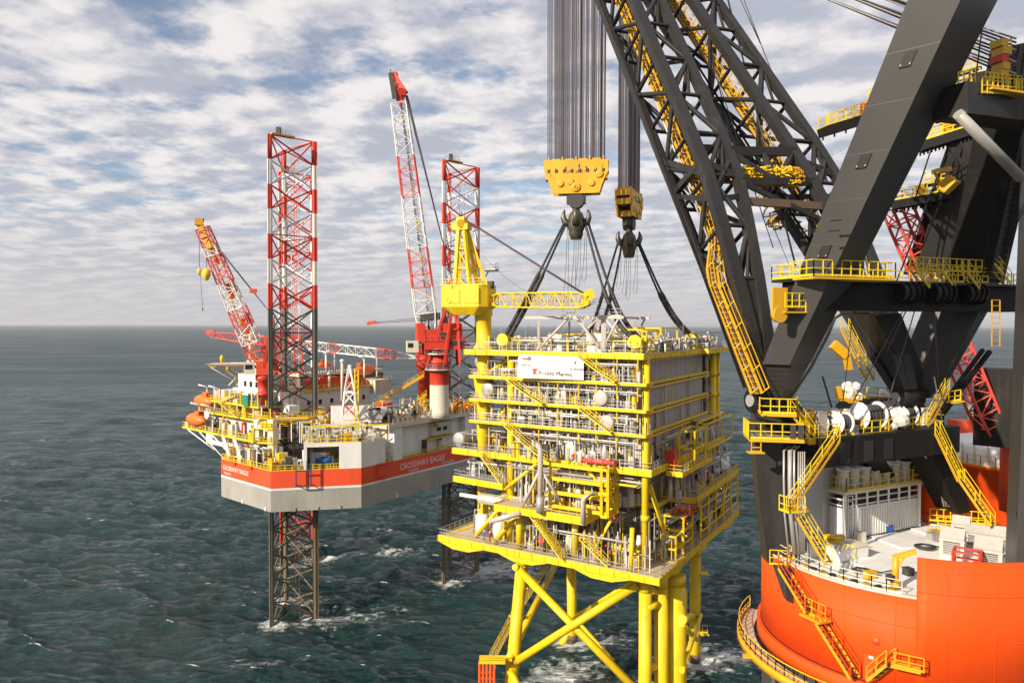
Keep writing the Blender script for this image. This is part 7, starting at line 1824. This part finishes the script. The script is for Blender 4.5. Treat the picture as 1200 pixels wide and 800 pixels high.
def build_crane_deck_things():
    n_ = V((LA.y, -LA.x, 0)); bk = V((-.45, .89, 0))
    o = flat(P(990, 630, 64.4)); e = flat(P(1077, 613, 69)) - o; L = e.length; e.normalize(); w = V((-e.y, e.x, 0)); z0 = TZ1 + .15
    g = thing('engine_container', 'white ribbed generator container with round silencers on the tub deck', 'container', o + e * L / 2 + UP * z0)
    mb = MB(); mb.obox(o + UP * z0, e * L, w * 4.0, UP * 2.75, 'white'); ribs(mb, o + UP * z0, e, L, UP * 2.75, -w, .34, 'white', .12); ribs(mb, o + UP * z0 + w * 4, -w, 4.0, UP * 2.75, -e, .5, 'white', .12)
    mb.obox(o + UP * (z0 - .1) - w * .1 - e * .1, e * (L + .2), w * 4.2, UP * .1, 'dark'); mb.build('body', g)
    mb = MB(); mb.ladder(o + e * .5 - w * .18 + UP * z0, o + e * .5 - w * .18 + UP * (z0 + 3.9), e, .6, 'white'); mb.build('ladder', g)
    mb = MB()
    for k in range(8):
        q = o + e * (L * k / 7) ; mb.bar(q + UP * (z0 + 2.75) , q + UP * (z0 + 4.0), .16, .16, 'white'); mb.bar(q + w * 4 + UP * (z0 + 2.75), q + w * 4 + UP * (z0 + 4.0), .16, .16, 'white'); mb.bar(q + UP * (z0 + 2.8), q + w * 4 + UP * (z0 + 2.8), .1, .1, 'dark')
    for z in (2.95, 3.5): mb.bar(o + UP * (z0 + z), o + e * L + UP * (z0 + z), .1, .1, 'white'); mb.bar(o + UP * (z0 + z), o + w * 4 + UP * (z0 + z), .1, .12, 'white')
    mb.bar(o + UP * z0, o + UP * (z0 + 4), .25, .25, 'white'); mb.bar(o + e * L + UP * z0, o + e * L + UP * (z0 + 4), .25, .25, 'white')
    mb.obox(o + UP * (z0 + 2.9) + w * .6 + e * .2, e * (L - .4), w * 3, UP * .7, 'dark'); mb.build('support_frame', g)
    mb = MB(); mb.obox(o + UP * (z0 + 4.0) - w * .2 - e * .2, e * (L + .4), w * 4.4, UP * .3, 'cream'); dk = mb.build('roof', g)
    mb = MB(); a, b = o + UP * (z0 + 4.3) - w * .15, o + e * L + UP * (z0 + 4.3) - w * .15; mb.rail([a + w * 4.3, a, b, b + w * 4.3], 'yellow', h=1.2, step=1.1, t=.065); mb.build('railing', dk)
    for r_ in range(2):
        for k in range(7):
            q = o + e * (.9 + k * (L - 1.8) / 6) + w * (.95 + r_ * 1.9) + UP * (z0 + 4.3)
            mb = MB(); mb.lathe(q, [(.56, 0), (.56, .12), (.5, .14), (.5, 1.6), (.62, 1.62), (.62, 1.86), (.54, 1.86), (.5, 1.5), (.001, 1.5)], 'white' if r_ == 0 else 'steel', 16); s_ = mb.build('silencer', g)
            mb = MB(); mb.lathe(q, [(.5, 1.5), (.44, 1.52), (.001, 1.53)], 'dark', 12); mb.build('grille', s_)
    g = thing('machinery_box', 'large grey cabin partly hidden behind the portal stair on the tub deck', 'cabin', flat(P(965, 600, 69)) + UP * TZ1)
    q = flat(P(972, 600, 69)); mb = MB(); mb.dbox(q + UP * TZ1, e, w, 7, 4.5, 6.2, 'steel'); mb.build('wall', g); mb = MB(); mb.dbox(q + UP * (TZ1 + 6.2), e, w, 7.3, 4.8, .25, 'steel'); mb.build('roof', g); mb = MB(); mb.obox(q - w * 2.29 - e * 1 + UP * TZ1, e * .9, w * .04, UP * 2, 'white'); mb.build('door', g)
    g = thing('white_cover', 'low white box cover lying on the tub deck near its left rim', 'cover', PZ(990, 650, TZ1))
    mb = MB(); q = PZ(992, 651, TZ1 + .1); mb.dbox(q, e, w, 3.4, 1.6, .95, 'white'); mb.build('box', g); mb = MB(); mb.dbox(q + UP * .95, e, w, 3.55, 1.75, .1, 'cream'); mb.build('lid', g)
    # mitred ventilation cowls
    for (x, y, D_, h, wd, lab) in ((1117, 654, 60, 2.35, 1.75, 'grey white ventilation cowl left of the red frame on the tub deck'), (1127, 628, 64.5, 2.2, 1.4, 'farthest ventilation cowl of the cluster, behind the left one'), (1159, 664, 57, 2.4, 1.9, 'nearest ventilation cowl of the cluster, right of the red frame'), (1173, 645, 61, 2.2, 1.8, 'rightmost ventilation cowl of the cluster beside the black back leg'), (1147, 634, 63, 1.8, 2.0, 'low white ventilation cowl in the middle of the cluster')):
        q = flat(P(x, y, D_)) + UP * TZ1
        g = thing('ventilation_cowl', lab, 'ventilator', q, 'ventilation cowls on the tub deck')
        mb = MB(); s_ = wd / 2; E1 = V((.8, -.6, 0)); E2 = V((.6, .8, 0))
        mb.dbox(q, E1, E2, wd, wd, h * .7, 'cowl'); mb.dbox(q + UP * h * .66, E1, E2, wd + .12, wd + .12, .08, 'cowl')
        t_ = q + UP * h * .7
        b_ = [t_ - E1 * s_ - E2 * s_, t_ + E1 * s_ - E2 * s_, t_ + E1 * s_ + E2 * s_, t_ - E1 * s_ + E2 * s_]
        u_ = UP * h * .34
        mb.hexa(b_ + [b_[0] + u_ * .25 - E2 * .1, b_[1] + u_ * .25 - E2 * .1, b_[2] - E2 * s_ * .8 + u_, b_[3] - E2 * s_ * .8 + u_], 'cowl'); mb.build('trunk', g)
        mb = MB(); o_ = q - E2 * (s_ + .03) - E1 * s_ * .7 + UP * h * .2
        for k in range(7): mb.obox(o_ + UP * k * h * .06, E1 * wd * .7, E2 * .03, UP * h * .035, 'steel')
        mb.obox(o_ - UP * .04 + E2 * .015, E1 * wd * .7, E2 * .012, UP * h * .45, 'dark'); mb.build('louvre', g)
    g = thing('pipe_rack', 'red tubular frame standing between the ventilation cowls', 'frame', flat(P(1132, 662, 54)) + UP * TZ1)
    mb = MB(); q = flat(P(1134, 664, 56.2)) + UP * TZ1; E1 = V((.8, -.6, 0)); E2 = V((.6, .8, 0))
    for a in (-.9, .9):
        for b in (-.7, .7): mb.bar(q + E1 * a + E2 * b, q + E1 * a + E2 * b + UP * 1.7, .14, .14, 'red')
    for z in (.9, 1.7):
        for s_ in (-1, 1): mb.bar(q + E1 * -.9 + E2 * .7 * s_ + UP * z, q + E1 * .9 + E2 * .7 * s_ + UP * z, .14, .14, 'red'); mb.bar(q + E1 * .9 * s_ - E2 * .7 + UP * z, q + E1 * .9 * s_ + E2 * .7 + UP * z, .14, .14, 'red')
    mb.build('frame', g); mb = MB(); mb.dbox(q, E1, E2, 1.2, .9, .7, 'cream'); mb.build('pump', g)
    g = thing('davit', 'small yellow davit crane on the white tub deck by the orange screen', 'davit', PZ(1048, 687, TZ1))
    mb = MB(); q = PZ(1050, 686, TZ1 + .15); mb.tube(q, q + UP * 2.3, .22, 'gold', n=10); mb.tube(q, q + UP * .5, .34, 'gold', n=10); mb.build('post', g)
    h_ = P(1074, 645, q.y - .6); mb = MB(); mb.bar(q + UP * 2.2 - (h_ - q) * .0, h_, .28, .34, 'gold'); mb.bar(q + UP * 1.2, q.lerp(h_, .55) + UP * 1.0, .14, .14, 'gold'); mb.build('jib', g)
    mb = MB(); mb.dbox(q + UP * .5 - V((.35, 0, 0)), LA, n_, .5, .5, .4, 'dark'); mb.build('winch', g)

# ================================================================ SECOND CRANE BEYOND
def build_far_vessel():
    # second crane tub with white roof
    t_ = thing('far_crane', 'second heavy lift crane with white roofed orange tub, seen through the near gantry', 'crane', V((82, 118, 18)))
    mb = MB(); c = V((78.5, 113, 0)); mb.lathe(c, [(9.6, 18), (9.6, 43.6), (9.9, 43.7), (9.9, 44.1), (9.4, 44.1)], 'orange', 48); tub = mb.build('tub', t_, 'far orange tub')
    mb = MB(); mb.lathe(c, [(9.4, 44.1), (9.2, 46.6), (8, 47.3), (.001, 47.6)], 'white', 40)
    for k in range(30): a = R(k * 12); q = c + V((math.cos(a) * 9.5, math.sin(a) * 9.5, 44.1)); mb.bar(q, q + UP * 3.0, .2, .2, 'cream')
    mb.rail([c + V((9.6 * math.cos(R(a)), 9.6 * math.sin(R(a)), 44.1)) for a in range(150, 330, 12)], 'yellow', h=1.6, step=2); mb.build('tub_roof', t_, 'white cage roof')
    def box(a, b, w, d, mat, nm):
        mb = MB(); mb.tbox(a, b, GE1, GE2, w, d, w, d, mat); return mb.build(nm, t_)
    box(P(1096, 316, 92), P(1160, 88, 82.5), 3.2, 5.0, 'black', 'gantry_leg'); box(P(1066, 320, 96), P(1128, 140, 88), 1.2, 1.5, 'blacks', 'gantry_leg')
    box(P(1046, 490, 92), P(1098, 360, 92), 2.4, 3, 'black', 'gantry_leg'); box(P(1170, 520, 96), P(1172, 430, 96), 5, 4, 'blacks', 'machinery_house')
    # service arms with railings
    for (x0, y0, x1, y1, D0, D1) in ((964, 154, 1146, 98, 80, 83), (1078, 172, 1142, 152, 80, 78), (1046, 240, 1112, 228, 88, 86)):
        mb = MB(); a, b = P(x0, y0, D0), P(x1, y1, D1); mb.bar(a, b, 2.0, .95, 'blacks'); mb.bar(a.lerp(b, .5) - UP * .3, a.lerp(b, .8) - UP * 3.4, .4, .4, 'blacks')
        n = V((b.y - a.y, -(b.x - a.x), 0)).normalized()
        for k in range(14): q = a.lerp(b, k / 14); mb.bar(q - UP * .4, q - UP * .9, .14, .14, 'blacks')
        arm = mb.build('service_arm', t_)
        mb = MB(); z = UP * .5
        for s_ in (-1, 1): mb.rail([a + n * s_ + z, a.lerp(b, .96) + n * s_ + z], 'yellow', h=1.25, step=1.1, t=.1)
        q = a.lerp(b, .28 if x0 == 964 else .55) + z; mb.bar(q + UP * 1.2, b + UP * 1.8, .9, .4, 'blacks'); mb.rail([q + UP * 1.5, b + UP * 2.1], 'yellow', h=1.2, step=1.0, t=.1); mb.dbox(a.lerp(b, .26 if x0 == 964 else .5) + z, V((1, 0, 0)), V((0, 1, 0)), .8, .5, 1.3, 'red' if x0 == 964 else 'gold'); mb.build('railing', arm)
    mb = MB(); mb.bar(P(1094, 200, 82), P(1112, 197, 82), 1.0, .5, 'gold'); mb.bar(P(1104, 222, 84), P(1118, 208, 83), 1.4, 1.2, 'gold'); mb.bar(P(1094, 200, 82), P(1109, 226, 84), .2, .2, 'gold'); mb.build('sheave_bracket', t_)
    mb = MB()
    for (x0, y0, x1, y1) in ((1090, 176, 1072, 232), (1112, 176, 1090, 232), (1132, 160, 1080, 290), (1108, 180, 1050, 330)): mb = MB(); mb.tube(P(x0, y0, 84), P(x1, y1, 86), .09, 'blacks', n=5); mb.build('guy_rope', t_)
    mb = MB()
    mb.tbox(P(1160, 330, 66), P(1196, 170, 60), V((.9, -.4, 0)), V((.4, .9, 0)), 2.0, 1, 2.0, 1, 'dark'); mb.build('gantry_tie', t_)
    mb = MB(); mb.ladder(P(1162, 330, 60), P(1190, 175, 60), V((.9, -.3, 0)), 1.6, 'blacks')
    mb.build('gantry_ladder', t_)
    # red lattice crane
    r_ = thing('red_crane', 'red lattice boom crane leaning left behind the black gantry legs', 'crane', P(1172, 545, 96))
    A0, A1 = P(1166, 512, 96), P(1050, 240, 92); d = (A1 - A0).normalized(); ex, ey = basis(d, V((0, -1, 0))); st = []; N = 16
    for i in range(N + 1): s_ = i / N; w = 1.25 * min(1, .5 + s_ / .15); st.append((A0.lerp(A1, s_), ex * w, ey * w))
    lattice_boom(r_, st, lambda i: 'pink', .2, .11)
    mb = MB(); mb.bar(A1, P(1003, 212, 91), .7, .7, 'hullred'); mb.bar(P(1003, 212, 91), P(984, 206, 91), .8, .5, 'orange'); mb.bar(A1 + UP * 1, P(1020, 216, 91), .3, .3, 'hullred'); mb.build('jib_head', r_)
    mb = MB(); q = P(1187, 545, 98); mb.tube(V((q.x, q.y, 40)), V((q.x, q.y, 53)), 1.5, 'hullred', n=16); mb.build('pedestal', r_)
    mb = MB(); mb.dbox(V((q.x, q.y, 49.5)), V((1, 0, 0)), V((0, 1, 0)), 4, 4, 3, 'hullred'); mb.build('machinery_house', r_)
    mb = MB(); mb.dbox(P(1090, 408, 94), V((1, 0, 0)), V((0, 1, 0)), 2.4, 2, .8, 'hullred'); mb.build('winch', r_)
    # deck houses beyond
    d_ = thing('deckhouse', 'far orange deckhouse seen under the winch deck between the silencers and portal', 'deckhouse', P(1018, 560, 96))
    mb = MB(); q = flat(P(1018, 560, 98)); mb.dbox(q + UP * 36, LA, V((-.32, .947, 0)), 4.6, 4, 12.2, 'orange'); mb.build('wall', d_); mb = MB(); mb.dbox(q + UP * 48.2, LA, V((-.32, .947, 0)), 5.2, 4.6, .3, 'gold'); mb.build('roof', d_)
    d_ = thing('funnel', 'short white and red funnel behind the black gantry leg foot', 'funnel', P(1145, 520, 112))
    mb = MB(); q = flat(P(1144, 520, 124)); mb.tube(q + UP * 44, q + UP * 52, 1.3, 'cream', n=16); mb.tube(q + UP * 52, q + UP * 52.4, 1.5, 'steel', n=16); mb.build('stack', d_); mb = MB(); mb.dbox(q + V((-2.6, 0, 44)), V((1, 0, 0)), V((0, 1, 0)), 3, 3, 5, 'hullred'); mb.dbox(q + V((.5, 0, 40)), V((1, 0, 0)), V((0, 1, 0)), 6, 5, 6.8, 'white'); mb.build('base', d_)

# ================================================================ RUN
build_camera()
build_light()
build_rig(); build_rig_cranes(); build_rig_things()
build_jacket(); build_topside(); build_topside_things(); build_platform_crane(); build_hooks()
person(T(30.6, 1.5, 29.8), 2.6, 'worker in a blue coverall standing by the lower deck railing', 'bluecloth')
person(T(29.4, 1.4, 29.8), 3.6, 'worker in a red coverall standing by the lower deck railing', 'redcloth')
build_heavy_crane(); build_crane_deck_things(); build_far_vessel()
build_sea()

def build_haze():
    mb = MB(); s = 175000
    mb.obox(V((-s, -s, -8)), V((2 * s, 0, 0)), V((0, 2 * s, 0)), UP * 180, 'white')
    o = mb.build('haze', kind='stuff', label='thin pale sea haze over the water', cat='haze', loc=(0, 0, -8))
    m = bpy.data.materials.new('sea haze'); m.use_nodes = True; nt = m.node_tree; nt.nodes.clear()
    out = nt.nodes.new('ShaderNodeOutputMaterial'); v = nt.nodes.new('ShaderNodeVolumePrincipled')
    v.inputs['Color'].default_value = (.86, .89, .95, 1); v.inputs['Density'].default_value = HAZE; v.inputs['Anisotropy'].default_value = .2
    nt.links.new(v.outputs[0], out.inputs['Volume'])
    o.data.materials.clear(); o.data.materials.append(m)
HAZE = 3.2e-5
build_haze()
